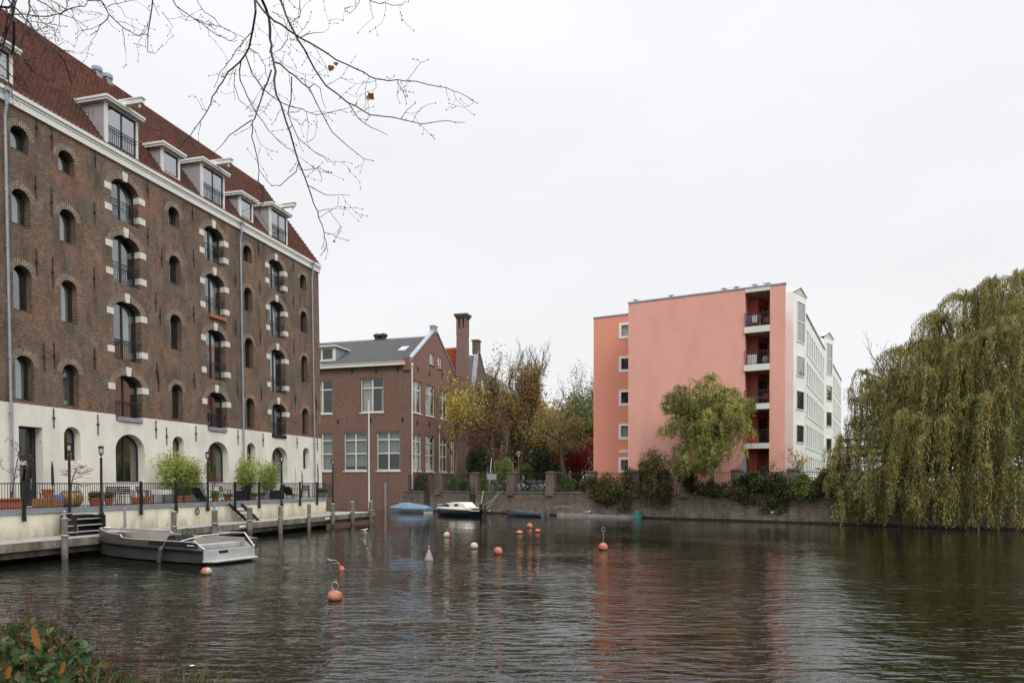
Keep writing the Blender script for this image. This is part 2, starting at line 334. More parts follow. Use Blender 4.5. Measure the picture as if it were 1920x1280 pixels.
M['twig'] = pbr('dark_twig', (.035, .028, .026), .8, var=.3, scale=8)
M['balc'] = pbr('balcony_concrete', (.70, .68, .62), .7, var=.05, scale=2)
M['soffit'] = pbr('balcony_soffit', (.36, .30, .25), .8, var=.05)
M['whitewall'] = pbr('white_wall_panel', (.86, .86, .83), .6, var=.03, scale=.7)
M['creamwall'] = pbr('cream_wall_panel', (.66, .62, .54), .7, var=.04, scale=.7)
M['buoy'] = pbr('faded_orange_plastic', (.43, .125, .07), .6, var=.3, scale=9, dirt=(.40, .28, .19), dirt_amt=.9, band=((.06, .04, .025), -.02, .07, 1.0))
M['buoyw'] = pbr('dirty_white_plastic', (.48, .43, .31), .6, var=.15, scale=7, dirt=(.28, .22, .14), dirt_amt=.8, band=((.06, .05, .03), -.02, .07, 1.0))
M['steel'] = pbr('galvanised_steel', (.38, .39, .40), .4, .6, var=.15, scale=6)
M['alu'] = pbr('brushed_aluminium', (.56, .56, .54), .42, .55, var=.08, scale=3)
M['aluin'] = pbr('warm_grey_inner_hull', (.36, .32, .29), .55, .2, var=.12, scale=2)
M['hull'] = pbr('dark_grey_hull', (.11, .10, .095), .45, .2, var=.15, scale=1.5)
M['rubber'] = pbr('black_rubber', (.02, .02, .024), .5, var=.1)
M['navy'] = pbr('navy_hull_paint', (.02, .022, .045), .35, var=.1)
M['gelcoat'] = pbr('cream_gelcoat', (.74, .71, .62), .35, var=.04, dirt=(.5, .47, .38), dirt_amt=.3)
M['tarp'] = pbr('blue_tarpaulin', (.13, .21, .30), .6, var=.15, scale=3)
M['greyboat'] = pbr('blue_grey_hull', (.10, .13, .15), .6, var=.15, scale=3)
M['rust'] = pbr('rusty_steel', (.20, .09, .05), .8, var=.3, scale=6)
M['rope'] = pbr('rope', (.30, .26, .2), .9)
M['soil'] = pbr('bank_soil', (.05, .042, .025), .95, var=.3, scale=3, bmp=.5)
M['grassg'] = pbr('lawn', (.06, .085, .025), .95, var=.25, scale=1.5, bmp=.3)
M['white'] = pbr('plain_white', (.78, .78, .76), .5, var=.03)
M['conegrey'] = pbr('faded_cone_plastic', (.30, .265, .27), .6, var=.15, scale=9, dirt=(.16, .13, .12), dirt_amt=.6)
M['gullgrey'] = pbr('gull_grey_feathers', (.32, .33, .35), .7)
M['duckb'] = pbr('duck_brown_feathers', (.22, .15, .10), .7, var=.3, scale=20)
M['redp'] = pbr('red_plastic', (.45, .05, .04), .5)
M['bluep'] = pbr('blue_plastic', (.05, .13, .35), .5)
M['planter'] = pbr('wooden_planter', (.33, .16, .06), .7, var=.25, scale=5, stretch=(1, 1, .2))
M['glazed'] = pbr('glazed_ochre_pot', (.30, .17, .06), .35, var=.5, scale=5)
M['teal'] = pbr('teal_growth', (.04, .20, .16), .8)
M['lamp_glass'] = pbr('milky_lamp_glass', (.62, .60, .52), .3)
# ================================================================ frames of the place
u15 = Vector((math.sin(R(15)), math.cos(R(15)), 0)); m15 = Vector((-math.cos(R(15)), math.sin(R(15)), 0))
DW, DR, DP = 29.0, 25.6, 23.6                    # facade, railing, dock edge: distances from the camera's line
def wf(t, D, z=0.0): return u15*t+m15*D+Vector((0, 0, z))
WF = Frame(*(wf(0, DW)[:2]), R(75), .014, 1.8)    # warehouse facade, x = t
TF = Frame(*(wf(0, DR)[:2]), R(75))               # terrace edge
DF = Frame(*(wf(0, DP)[:2]), R(75))               # dock edge
sc0 = at(769, 905, 74.8); SF = Frame(sc0.x, sc0.y, R(-16.6))
pk0 = at(1470, 905, 55.5); PF = Frame(pk0.x, pk0.y, R(-28.4))
QA = Vector((-11.4, 74.95, 0)); QB = Vector((22.6, 50.1, 0)); qphi = math.atan2(QB.y-QA.y, QB.x-QA.x)
QF = Frame(QB.x, QB.y, qphi)                      # far quay wall, x=0 at QB, negative to the left
QZ = 2.0

def tess(name, outline, holes, z, mat, **kw):
    cu = bpy.data.curves.new('c', 'CURVE'); cu.dimensions = '2D'; cu.fill_mode = 'BOTH'
    for poly in [outline]+holes:
        sp = cu.splines.new('POLY'); sp.points.add(len(poly)-1); sp.use_cyclic_u = True
        for i, p in enumerate(poly): sp.points[i].co = (p[0], p[1], 0, 1)
    ob = bpy.data.objects.new('c', cu); me = bpy.data.meshes.new_from_object(ob); bpy.data.objects.remove(ob)
    for v in me.vertices: v.co.z = z
    me.materials.clear(); bm = bmesh.new(); bm.from_mesh(me)
    for f in bm.faces:
        if f.normal.z < 0: f.normal_flip()
    bm.to_mesh(me); bm.free(); o = link(name, me, mat); tag(o, kind='structure', **kw); return o
sl = SF.w(-20, 0)
canal = [wf(-40, DW+.5), wf(50.25, DW+.5), wf(50.25, 44), sl, SF.w(0, 0), QF.w(0, 0), QF.w(70, 0), Vector((90, -150, 0)), Vector((-70, -150, 0))]
gnd = [(-900, -600), (900, -600), (900, 1400), (-900, 1400)]
tess('ground', gnd, [[(p.x, p.y) for p in canal]], QZ-.02, M['grassg'])
# canal bed walls so that no gap shows between ground and water away from the modelled quays
mb = MB(); cp = [wf(50.25, DW+.5), wf(50.25, 44), sl]
for a, b in zip(cp[:-1], cp[1:]): mb.add([(a.x, a.y, -1.5), (b.x, b.y, -1.5), (b.x, b.y, QZ-.02), (a.x, a.y, QZ-.02)], [(0, 1, 2, 3)])
tag(mb.build('canal_side', M['brick_q'], recalc=False), kind='structure')

# water ------------------------------------------------------------------
m, t, b, o = newmat('canal_water'); v = objco(t)
b.inputs['Base Color'].default_value = (.004, .005, .002, 1); b.inputs['Roughness'].default_value = .0; b.inputs['IOR'].default_value = 1.5
def nzz(scale, st, det, rough=.55, dist=0.):
    mpn = nd(t, 'ShaderNodeMapping'); mpn.inputs['Scale'].default_value = st; mpn.inputs['Rotation'].default_value = (0, 0, R(5)); t.links.new(v, mpn.inputs[0])
    n = nd(t, 'ShaderNodeTexNoise'); n.inputs['Scale'].default_value = scale; n.inputs['Detail'].default_value = det; n.inputs['Roughness'].default_value = rough; n.inputs['Distortion'].default_value = dist
    t.links.new(mpn.outputs[0], n.inputs[0]); return n.outputs[0]
def madd(a, b_, k):
    x = nd(t, 'ShaderNodeMath', operation='MULTIPLY_ADD'); t.links.new(a, x.inputs[0]); x.inputs[1].default_value = k
    if isinstance(b_, float): x.inputs[2].default_value = b_
    else: t.links.new(b_, x.inputs[2])
    return x.outputs[0]
calm = nzz(.10, (1, 1.6, 1), 3, .6)                       # calmer and rougher areas of the pond
cm = nd(t, 'ShaderNodeMapRange'); t.links.new(calm, cm.inputs[0]); cm.inputs[1].default_value = .38; cm.inputs[2].default_value = .62; cm.inputs[3].default_value = .45; cm.inputs[4].default_value = 1.15
h = madd(nzz(4.6, (.38, 1, 1), 3, .45, .3), madd(nzz(12, (.6, 1, 1), 2, .5, .2), madd(nzz(.9, (.7, 1, 1), 2), 0.0, 1.6), .12), 1.35)
sy = nd(t, 'ShaderNodeSeparateXYZ'); t.links.new(v, sy.inputs[0]); sh = nd(t, 'ShaderNodeMapRange'); sh.interpolation_type = 'SMOOTHSTEP'; t.links.new(sy.outputs[1], sh.inputs[0])   # sheltered, calmer water towards the far quay
sh.inputs[1].default_value = 8; sh.inputs[2].default_value = 48; sh.inputs[3].default_value = 1.7; sh.inputs[4].default_value = .26
cs = nd(t, 'ShaderNodeMath', operation='MULTIPLY'); t.links.new(cm.outputs[0], cs.inputs[0]); t.links.new(sh.outputs[0], cs.inputs[1])
hm = nd(t, 'ShaderNodeMath', operation='MULTIPLY'); t.links.new(h, hm.inputs[0]); t.links.new(cs.outputs[0], hm.inputs[1])
bump(t, b, hm.outputs[0], 1.0, .026); M['water'] = m
mb = MB(); mb.add([(-200, -200, 0), (200, -200, 0), (200, 200, 0), (-200, 200, 0)], [(0, 1, 2, 3)])
tag(mb.build('water', M['water'], recalc=False), kind='structure')

# near bank ----------------------------------------------------------------
rng = np.random.default_rng(5)
def bank_edge(x):    # y of the waterline of the near bank
    return 6.1+.02*x if x > -4 else 6.02-.28*(-4-x)**1.15
def bank_z(x, y):
    e = bank_edge(x); d = e-y
    z = -.25+1.5*(1/(1+math.exp(-(d-.4)*6.5)))
    return z+.05*math.sin(x*1.7+y)+.03*math.sin(x*4.1-y*3)+(.30*max(0, min(1, (-1.6-x)/1.6))*max(0, min(1, d/.6)))
vs = []; fs = []; xs = list(np.arange(-30, -8, 1.0))+list(np.arange(-8, 8, .3))+list(np.arange(8, 90, 2.0)); ys = [-150, -60, -20, -8, -4, -2, -1, 0]+list(np.arange(.5, 8.5, .3))
for y in ys:
    for x in xs: vs.append((x, y if x > -14 else y-(-14-x)*1.0, bank_z(x, y)))
nx = len(xs)
for j in range(len(ys)-1):
    for i in range(nx-1): a = j*nx+i; fs.append((a, a+1, a+nx+1, a+nx))
mb = MB(); mb.add(vs, fs); tag(mb.build('near_bank', M['soil'], smooth=True), kind='structure')

# ---------------------------------------------------------------- warehouse terrace, quay, dock
tr = fr_empty('quay_terrace', TF, 'plastered quay wall with a grey ledge carrying the warehouse terrace', 'quay')
mb = MB(); mb.box(-40, 44.9, 0, 6, -1.5, 1.68); mb.build('retaining_wall', M['quayplaster'], tr)
mb = MB(); mb.box(-40, 44.95, -.06, .5, 1.683, 1.86); mb.build('ledge', M['zinc'], tr, bevel=.01)
mb = MB(); mb.box(-40, 44.9, .503, 3.6, 1.686, 1.80); mb.build('terrace_paving', M['pave'], tr)

dk = fr_empty('timber_dock', DF, 'low grey timber dock along the plastered quay wall', 'dock')
yb = DR-DP-.02     # depth of the dock
tend = DF.hy(704, 957)[0]
DZ = .745
mb = MB()
for i in range(8): mb.box(-30, tend, .02+i*(yb/8), .02+(i+1)*(yb/8)-.012, DZ-.06, DZ)
mb.box(44.9+.05, tend-.1, yb+.01, yb+2.0, DZ-.09, DZ-.004)
mb.build('deck', M['deck'], dk)
mb = MB(); mb.box(-30, tend, -.10, .018, DZ-.30, DZ+.012); mb.build('fascia_beam', M['wood'], dk, bevel=.01)
mb = MB(); mb.box(-30, tend, .10, .26, DZ-.55, DZ-.31)
for tt in np.arange(-29, tend, 2.35): mb.box(tt, tt+.14, .27, yb, DZ-.30, DZ-.07)
mb.build('under_beam', M['wood'], dk)
PILES = [(112, 1051), (318, 1023), (395, 1015), (461, 1006), (519, 1000), (573, 993), (618, 987), (655, 982), (690, 978.5)]
pt = [DF.hy(px, py)[0] for px, py in PILES]
for q in (-21, -14.5, -8, -1, 5.5, 11.5): pt.append(q)
for k, tt in enumerate(sorted(pt)):
    rr = .135+.02*math.sin(k*5); mb = MB(); hgt = 1.56+.05*math.sin(k*3.1)
    mb.lathe([(rr, -1.4), (rr*1.0, .2), (rr*.98, .9), (rr*.96, hgt-.05), (rr*.82, hgt)], (tt, -.24, 0), 10)
    o = mb.build('pile', M['wood'], dk, smooth=False)
    mb = MB(); mb.lathe([(rr*1.02, hgt-.03), (rr*1.05, hgt+.02), (rr*.7, hgt+.05)], (tt, -.24, 0), 10); mb.build('zinc_cap', M['zinc'], o)
    mb = MB(); mb.tube([(tt+math.cos(a)*(rr+.02), -.24+math.sin(a)*(rr+.02), .92+.02*math.sin(a)) for a in np.linspace(0, 2*PI, 13)], .025, 5); mb.build('mooring_rope', M['steel'], o)
for px in (1370, 1110, 453):
    pass
for (px, py) in ((452, 984), (611, 968)):      # small enamel berth plates on the beam: blurred, no readable figures in the photo
    tt = DF.hy(px, py)[0]; mb = MB(); mb.box(tt-.28, tt+.28, -.115, -.103, DZ-.2, DZ-.07); mb.build('berth_plate', M['bluep'] if False else M['white'], dk)

# railing --------------------------------------------------------------------
rl = fr_empty('terrace_railing', TF, 'black iron railing with thin balusters along the terrace edge', 'railing')
PX = [41, 261, 327, 437.6, 483, 560, 592]
rts = [TF.hy(px, 930)[0] for px in PX]
st = rts[0]
while st > -20: st -= 2.6; rts.append(st)
LPX = [(126, 829), (186, 835), (386, 846), (525, 854), (621.5, 860)]
lts = [TF.hy(px, 930)[0] for px, _ in LPX]
allp = sorted(rts+lts)
for tt in rts:
    mb = MB(); mb.box(tt-.045, tt+.045, -.15, -.065, 1.42, 2.98); mb.box(tt-.07, tt+.03, -.19, -.06, 1.40, 1.60); mb.build('post', M['black'], rl)
mb = MB(); mb.box(allp[0], 44.7, -.13, -.085, 2.86, 2.9); mb.build('top_rail', M['black'], rl)
for a, b in zip(allp[:-1], allp[1:]):
    mb = MB(); n = max(1, int(round((b-a)/.115))); mb.box(a, b, -.12, -.095, 1.92, 1.95)
    for k in range(1, n): x = a+(b-a)*k/n; mb.box(x-.0075, x+.0075, -.115, -.10, 1.95, 2.86)
    mb.build('baluster_panel', M['black'], rl)
a = 44.7; mb = MB(); mb.box(a-.02, a+.02, -.1, 3.3, 2.86, 2.9); mb.box(a-.012, a+.012, -.1, 3.3, 1.92, 1.95)
for k in range(1, 29): y = -.1+3.4*k/29; mb.box(a-.0075, a+.0075, y-.0075, y+.0075, 1.95, 2.86)
mb.build('baluster_panel', M['black'], rl)
LL = ['black lantern post in front of the narrow arched ground floor window beside the door', 'black lantern post left of the first wide arched opening, above the dock steps',
      'black lantern post between the big bamboo and the second wide arch', 'black lantern post in front of the third wide arch, right of the two bamboos', 'black lantern post at the far end of the terrace, against the school brickwork']
for (px, py), tt, lb in zip(LPX, lts, LL):
    top = TF.hy(px, py, -.15)[2]
    P = TF.w(tt, -.12); e = empty('lantern_post', (P.x, P.y, 1.3), TF.phi, lb, 'lamp post', 'lantern posts along the terrace railing')
    H = top-1.3; mb = MB(); mb.lathe([(.07, .1), (.055, .3), (.05, H-.62), (.06, H-.6), (.06, H-.55), (.02, H-.52), (.02, H-.42)], (0, 0, 0), 10); mb.box(-.09, .05, -.09, .05, .1, .32); mb.build('pole', M['black'], e)
    mb = MB()
    for sx_ in (-1, 1):
        mb.tube([(0, 0, H-.44), (sx_*.09, 0, H-.38), (sx_*.115, 0, H-.30), (sx_*.11, 0, H-.05), (0, 0, H-.01)], .017, 5)
        mb.tube([(0, 0, H-.44), (0, sx_*.09, H-.38), (0, sx_*.115, H-.30), (0, sx_*.11, H-.05), (0, 0, H-.01)], .017, 5)
    mb.lathe([(.02, H-.41), (.07, H-.4), (.08, H-.37)], (0, 0, 0), 10); mb.build('lantern_cage', M['black'], e)
    mb = MB(); mb.lathe([(.045, H-.37), (.06, H-.2), (.062, H-.1)], (0, 0, 0), 10); mb.build('lantern_glass', M['lamp_glass'], e, smooth=True)
    mb = MB(); mb.lathe([(.12, H-.09), (.12, H-.04), (.03, H)], (0, 0, 0), 10); mb.build('lantern_hood', M['black'], e)
# dock steps -------------------------------------------------------------------
def steps(t0, label, wide, n, top, dirn, mat):
    P = TF.w(t0, -.5); e = empty('dock_steps', (P.x, P.y, DZ), TF.phi, label, 'steps')
    mb = MB(); L = wide
    if dirn == 0:     # seen from the front: treads run along the wall
        for k in range(n): z = (top-DZ)*(k+.7)/n; y = -.55+.55*k/n; mb.box(-L/2-.1*(n-k), L/2+.1, y, y+.26, z-.035, z)
        mb.build('tread', mat, e); mb = MB(); mb.box(-L/2, -L/2+.06, -.5, .3, 0, .8); mb.box(L/2-.06, L/2, -.5, .3, 0, .8); mb.box(-L/2+.07, L/2-.07, .1, .35, 0, .82); mb.build('stringer', M['black'], e)
    else:             # descends along the quay to the right
        for k in range(n):
            z = (top-DZ)*(1-(k+.5)/n); x = k*.36
            mb.box(x, x+.42, -.45, .3, z-.04, z)
        mb.build('tread', mat, e); mb = MB()
        for y in (-.48, .31):
            mb.bar((-.15, y, top-DZ), (n*.36, y, -.0), .05, .16)
            for k in range(n): z = (top-DZ)*(1-(k+.5)/n); x = k*.36; mb.bar((x+.4, y, z-.03), (x+.12, y, z-.26), .03)
        mb.build('stringer', M['black'], e)
    return e
steps(TF.hy(160, 980, -.7)[0], 'weathered wooden steps with white box beneath, between the first two lantern posts', 1.5, 4, 1.75, 0, M['deck'])
steps(TF.hy(432, 960, -.4)[0]+.3, 'black open steps descending from the terrace behind the dock piles', 1, 4, 1.72, 1, M['black'])
e = TF.w(TF.hy(136, 990, -.35)[0], -.35); mb = MB(); mb.box(-.18, .18, -.1, .1, 0, .42); mb.box(-.05, .1, -.115, -.10, .1, .3)
o = mb.build('electric_box', M['whitepaint'], None, bevel=.01); o.location = (e.x, e.y, DZ+.02); o.rotation_euler[2] = TF.phi; tag(o, 'small white electric box beside the wooden dock steps', 'box')
# pipe standards on the dock and mooring rings
for px, top, D_, lb in ((121, 958, .55, 'thin grey steel pipe standing beside the nearest dock pile'), (234, 952, .7, 'thin grey steel pipe standing behind the bow of the open sloop'), (402, 944, .5, 'thin grey steel pipe standing behind the pile under the second wide arch')):
    h_ = DF.hy(px, top, D_); P = DF.w(h_[0], D_); mb = MB(); mb.lathe([(.055, 0), (.055, h_[2]-DZ), (.03, h_[2]-DZ+.03)], (0, 0, 0), 9)
    mb.lathe([(.075, .3), (.075, .36)], (0, 0, 0), 9)
    o = mb.build('steel_standard', M['steel'], None); o.location = (P.x, P.y, DZ); tag(o, lb, 'pipe')
h_ = TF.hy(368, 958); P = TF.w(h_[0], -.04, h_[2]); mb = MB()
mb.tube([(.13*math.cos(a), -.03, .16*math.sin(a)) for a in np.linspace(0, 2*PI, 17)], .03, 6); mb.bar((0, 0.03, .16), (0, -.06, .16), .05)
o = mb.build('mooring_ring', M['iron'], None, smooth=True); o.location = P; o.rotation_euler[2] = TF.phi; tag(o, 'round black mooring ring on the plastered quay wall', 'ring')
# flagpole on the dock end; grey pole by the school
fz = on_z(692, 952, DZ); mb = MB(); H = at(690, 750, fz.y).z-DZ
mb.lathe([(.075, 0), (.07, 1), (.05, H-.1), (.10, H-.09), (.10, H-.02), (.02, H)], (0, 0, 0), 10); o = mb.build('flagpole', M['white'], None); o.location = (fz.x, fz.y, DZ); tag(o, 'slender white flagpole at the end of the dock', 'flagpole')
P = on_z(723, 956, 0); mb = MB(); mb.lathe([(.14, -1), (.14, at(723, 906, P.y).z), (.05, at(723, 905, P.y).z+.02)], (0, 0, 0), 10); o = mb.build('mooring_post', M['steel'], None); o.location = P; tag(o, 'grey steel mooring post in the water before the school wall', 'post')

# ---------------------------------------------------------------- far quay wall and fence
def qx(px, y=930): return QF.hy(px, y)[0]
qw = fr_empty('quay_wall', QF, 'old brick quay wall across the water, with stained lower courses', 'quay wall')
q0 = qx(744)-.2; q1 = 60
mb = MB(); mb.box(q0, q1, 0, 1.2, -1.5, 1.95); mb.build('brick_face', M['brick_q'], qw)
mb = MB(); mb.box(q0, q1, -.05, .55, 1.953, 2.07); mb.build('coping', M['mossy'], qw, bevel=.01)
mb = MB(); mb.box(qx(1048), qx(1203), -.35, -.003, -1, .22); mb.build('footing', M['concrete'], qw)
m = M['pale_patch'] = pbr('repair_mortar', (.26, .24, .21), .9, var=.2, scale=4)
mb = MB(); mb.box(qx(885), qx(905), -.012, -.003, .45, 1.0); mb.box(qx(1040), qx(1075), -.012, -.003, .72, .86); mb.build('mortar_patch', m, qw)
mb = MB(); mb.box(q0, q1, -.02, -.003, -1, .13); mb.build('waterline_band', M['algae'], qw)
fe = fr_empty('fence', QF, 'dark iron fence between brick pillars on top of the far quay wall', 'fence')
PILL = [821, 887.5, 957, 1030.5, 1107.6, 1193, 1283.6, 1380, 1485]
pxs = [qx(p, 905) for p in PILL]; dlt = pxs[-1]-pxs[-2]
for k in range(1, 9): pxs.append(pxs[8]+dlt*k)
for x in pxs:
    mb = MB(); mb.box(x-.36, x+.36, -.12, .55, 1.70, 3.80); o = mb.build('pillar', M['brick_q'], fe)
    mb = MB(); mb.box(x-.42, x+.42, -.18, .61, 3.803, 3.90); mb.box(x-.32, x+.32, -.08, .5, 3.903, 3.97); mb.build('pillar_cap', M['mossy'], o)
seq = [qx(754, 905)]+pxs
for a, b in zip(seq[:-1], seq[1:]):
    mb = MB(); a2 = a+(.36 if a != seq[0] else 0); b2 = b-.36; n = max(2, int((b2-a2)/.14))
    mb.box(a2, b2, .18, .22, 3.66, 3.70); mb.box(a2, b2, .18, .22, 2.2, 2.24)
    for k in range(n+1): x = a2+.01+(b2-a2-.02)*k/n; mb.box(x-.011, x+.011, .19, .21, 2.08, 3.84)
    mb.build('bar_panel', M['iron'], fe)
# ladders
for px, lb in ((801.5, 'dark iron ladder on the quay wall between the tarped boat and cabin boat'), (887, 'dark iron ladder on the quay wall behind the cabin boat')):
    P = QF.w(qx(px), -.12); e = empty('quay_ladder', (P.x, P.y, 0), QF.phi, lb, 'ladder'); mb = MB()
    for s_ in (-1, 1): mb.box(s_*.25-.035, s_*.25+.035, -.03, .03, .1, 2.7)
    mb.build('rail', M['black'], e); mb = MB()
    for k in range(9): mb.box(-.215, .215, -.02, .02, .25+k*.26, .31+k*.26)
    mb.build('rungs', M['black'], e)
P = QF.w(qx(1448), 0, .75); mb = MB(); mb.tube([(0, 0.1, 0), (0, -.08, 0)], .1, 10); mb.tube([(0, .1, 0), (0, -.083, 0)], .055, 10); mb.cm = 0
o = mb.build('drain_pipe', M['stone'], None); o.location = P; o.rotation_euler[2] = QF.phi; tag(o, 'pale drain pipe mouth low in the brick quay wall under the hanging ivy', 'pipe')
mb = MB(); x = qx(1203); mb.box(-.25, .25, -.6, 0, -.2, .35); mb.box(-.2, .2, -.55, -.05, .353, .6); P = QF.w(x, -.36); o = mb.build('mooring_float', M['teal'], None, bevel=.05); o.location = P; o.rotation_euler[2] = QF.phi; tag(o, 'small teal stained block at the right end of the low concrete ledge', 'float')
# ================================================================ warehouse
wh = fr_empty('warehouse', WF, 'long old brick warehouse with arched windows, white ground floor and red tiled roof', 'building')
BAT = .014
def wall_y(z): return BAT*(z-1.8)
BIG = [7.35, 14.35, 21.3, 30.85, 37.85, 44.5]; SMALL = [10.9, 17.8, 24.9, 27.3, 34.4, 41.2, 48.0]
SR = [(17.55, 18.65), (14.28, 15.88), (10.5, 12.53), (6.55, 8.55)]; BR = [(16.5, 18.70), (13.25, 15.80), (9.3, 12.38), (6.12, 8.54)]
T0, T1 = 4.0, 50.25
ZB = 6.41; ZC = 19.4
rnd = random.Random(3)
bh = []; ops = []
for c in SMALL:
    for z0, z1 in SR: bh.append(archp(c-.45, c+.45, z0, z1, .42)); ops.append(('s', c, z0, z1, .45, .42))
for c in BIG:
    for k, (z0, z1) in enumerate(BR):
        zz = max(z0, ZB+.0) if k == 3 else z0
        ops.append(('b', c, z0, z1, .93, .6))
        if k == 3: bh.append(archp(c-.93, c+.93, ZB-.5, z1, .6))
        else: bh.append(archp(c-.93, c+.93, z0, z1, .6))
# brick part: bottom edge notched where the lowest hatches reach into the plaster
outl = [(T0, ZB)]
for c in sorted(BIG): pass
bh2 = [h for h in bh]
notch = [(T0, ZC), (T1, ZC), (T1, ZB)]
for c in sorted(BIG, reverse=True):
    pts = archp(c-.93, c+.93, ZB, BR[3][1], .6)      # (a,z0),(b,z0), arch from right to left
    notch += [pts[1]]+pts[2:]+[pts[0]]
notch += [(T0, ZB)]
bh = [h for h in bh if h[0][1] > ZB-.1]
me = panel_mesh(notch, bh, 0, .42, 'y', BAT); link('brick_wall', me, M['brick_w'], wh)
ph = []; gops = []
for c in SMALL:
    if abs(c-24.9) < .1: continue
    ph.append(archp(c-.46, c+.46, 3.95, 5.57, .44)); gops.append(('s', c, 3.95, 5.57, .46, .44))
for c in BIG: ph.append(archp(c-.98, c+.98, 2.92, 5.45, .85)); gops.append(('b', c, 2.92, 5.45, .98, .85))
ph.append(rect(24.55, 25.72, 1.85, 5.42))
notch = [(T0, .0), (T1, .0), (T1, ZB-.004)]
for c in sorted(BIG, reverse=True): notch += [(c+.93, ZB-.004), (c+.93, 6.08), (c-.93, 6.08), (c-.93, ZB-.004)]
notch += [(T0, ZB-.004)]
me = panel_mesh(notch, ph, -.012, .43, 'y', BAT); link('plaster_wall', me, M['plaster'], wh)
# end walls, back, inner dark walls
mb = MB(); Bd = 10.6
mb.box(T0, T0+.4, .6, Bd, 0, ZC); mb.box(T0+.4, T1-.0, Bd-.4, Bd, 0, ZC)
y = wall_y(ZC)
mb.build('rear_wall', M['brick_w'], wh)
mb = MB(); mb.add([(T1, .418, 0), (T1, Bd, 0), (T1, Bd, ZC+.3), (T1, Bd/2+.2, ZC+6.9), (T1, .418+y, ZC+.3), (T1-.4, .418, 0), (T1-.4, Bd, 0), (T1-.4, Bd, ZC+.3), (T1-.4, Bd/2+.2, ZC+6.9), (T1-.4, .418+y, ZC+.3)],
       [(0,1,2,3,4), (9,8,7,6,5), (0,5,6,1), (1,6,7,2), (2,7,8,3), (3,8,9,4), (4,9,5,0)])
mb.build('end_gable', M['brick_w'], wh)
mb = MB(); mb.box(T0+.5, T1-.5, 3.2, 3.3, 2, ZC+3)
for z in (2.2, 6.0, 9.1, 12.95, 16.2, 19.2): mb.box(T0+.5, T1-.5, .75, 3.2, z-.15, z)
for c in (16, 19.6, 23.1, 26.1, 29, 32.6, 36.1, 39.5, 42.9, 46.3): mb.box(c, c+.1, .75, 3.2, 2, ZC)
mb.build('inner_rooms', M['dark'], wh)

def window(ox, z0, z1, a, rise, depth, parent, nm='window', mull=True, curtain=None, glass='glass_w', sill=True):
    fw = .08; arch_top = lambda x: z1-rise+rise*math.sqrt(max(0, 1-((x-ox)/(a-.004))**2))
    out = archp(ox-a+.004, ox+a-.004, z0, z1-.003, rise, 12); holes = []
    spans = [(ox-a+fw, ox-.055), (ox+.055, ox+a-fw)] if mull else [(ox-a+fw, ox+a-fw)]
    if not mull and a < .5: spans = [(ox-a+fw, ox+a-fw)]
    for xa, xb in spans:
        n = 6; top = [(xb+(xa-xb)*k/n, max(z0+.3, arch_top(xb+(xa-xb)*k/n)-fw)) for k in range(n+1)]
        holes.append([(xa, z0+fw+.02), (xb, z0+fw+.02)]+top)
    fo = link(nm, panel_mesh(out, holes, depth, .09, 'y', BAT), M['frame'], parent)
    g = link('glass_pane', panel_mesh(archp(ox-a+.02, ox+a-.02, z0+.02, z1-.02, rise-.01, 10), [], depth+.035, .012, 'y', BAT), M[glass], fo)
    if curtain:
        w = curtain; mb = MB(); hi = z1-.12; yb_ = depth+.22+wall_y((z0+z1)/2)
        xa, xb = w[0]*a+ox, w[1]*a+ox; n = 14; vs = []; fs = []
        for k in range(n+1):
            x = xa+(xb-xa)*k/n; yy = yb_+.03*math.sin(k*2.2)
            vs += [(x, yy, z0+.05), (x, yy, min(hi, arch_top(x)-.02))]
        for k in range(n): fs.append((2*k, 2*k+2, 2*k+3, 2*k+1))
        mb.add(vs, fs); mb.build('curtain', M[w[2]], fo, smooth=True, recalc=False)
    if sill: mb = MB(); y = wall_y(z0); mb.box(ox-a+.006, ox+a-.006, depth-.14+y, depth-.004+y, z0+.002, z0+.045); mb.build('sill', M['zinc'], fo)
    return fo
def arch_ring(c, a, z1, rise, w, parent):
    n = 16; me = bpy.data.meshes.new('brick_arch'); vs = []; fs = []; uvs = []
    s_ = 0; prev = None; y = wall_y(z1)-.006; lst = []
    for k in range(n+1):
        t_ = PI*k/n; p = Vector((c+a*math.cos(t_), z1-rise+rise*math.sin(t_))); nrm = Vector((math.cos(t_)*rise, math.sin(t_)*a)).normalized()
        if prev is not None: s_ += (p-prev).length
        prev = p; q = p+nrm*w; lst.append((p, q, s_))
    for p, q, s_ in lst:
        vs += [(p.x, wall_y(p.y)-.006, p.y), (q.x, wall_y(q.y)-.006, q.y)]
    for k in range(n): fs.append((2*k, 2*k+1, 2*k+3, 2*k+2))
    me.from_pydata(vs, [], fs); uvl = me.uv_layers.new(name='UVMap')
    for k in range(n):
        s0, s1 = lst[k][2], lst[k+1][2]
        for j, co in enumerate(((0, s0), (w, s0), (w, s1), (0, s1))): uvl.data[4*k+j].uv = co
    bm = bmesh.new(); bm.from_mesh(me)
    for f in bm.faces:
        if f.normal.y > 0: f.normal_flip()
    bm.to_mesh(me); bm.free()
    return link('brick_arch', me, M['arch_b'], parent)
vis = lambda c: c > 20
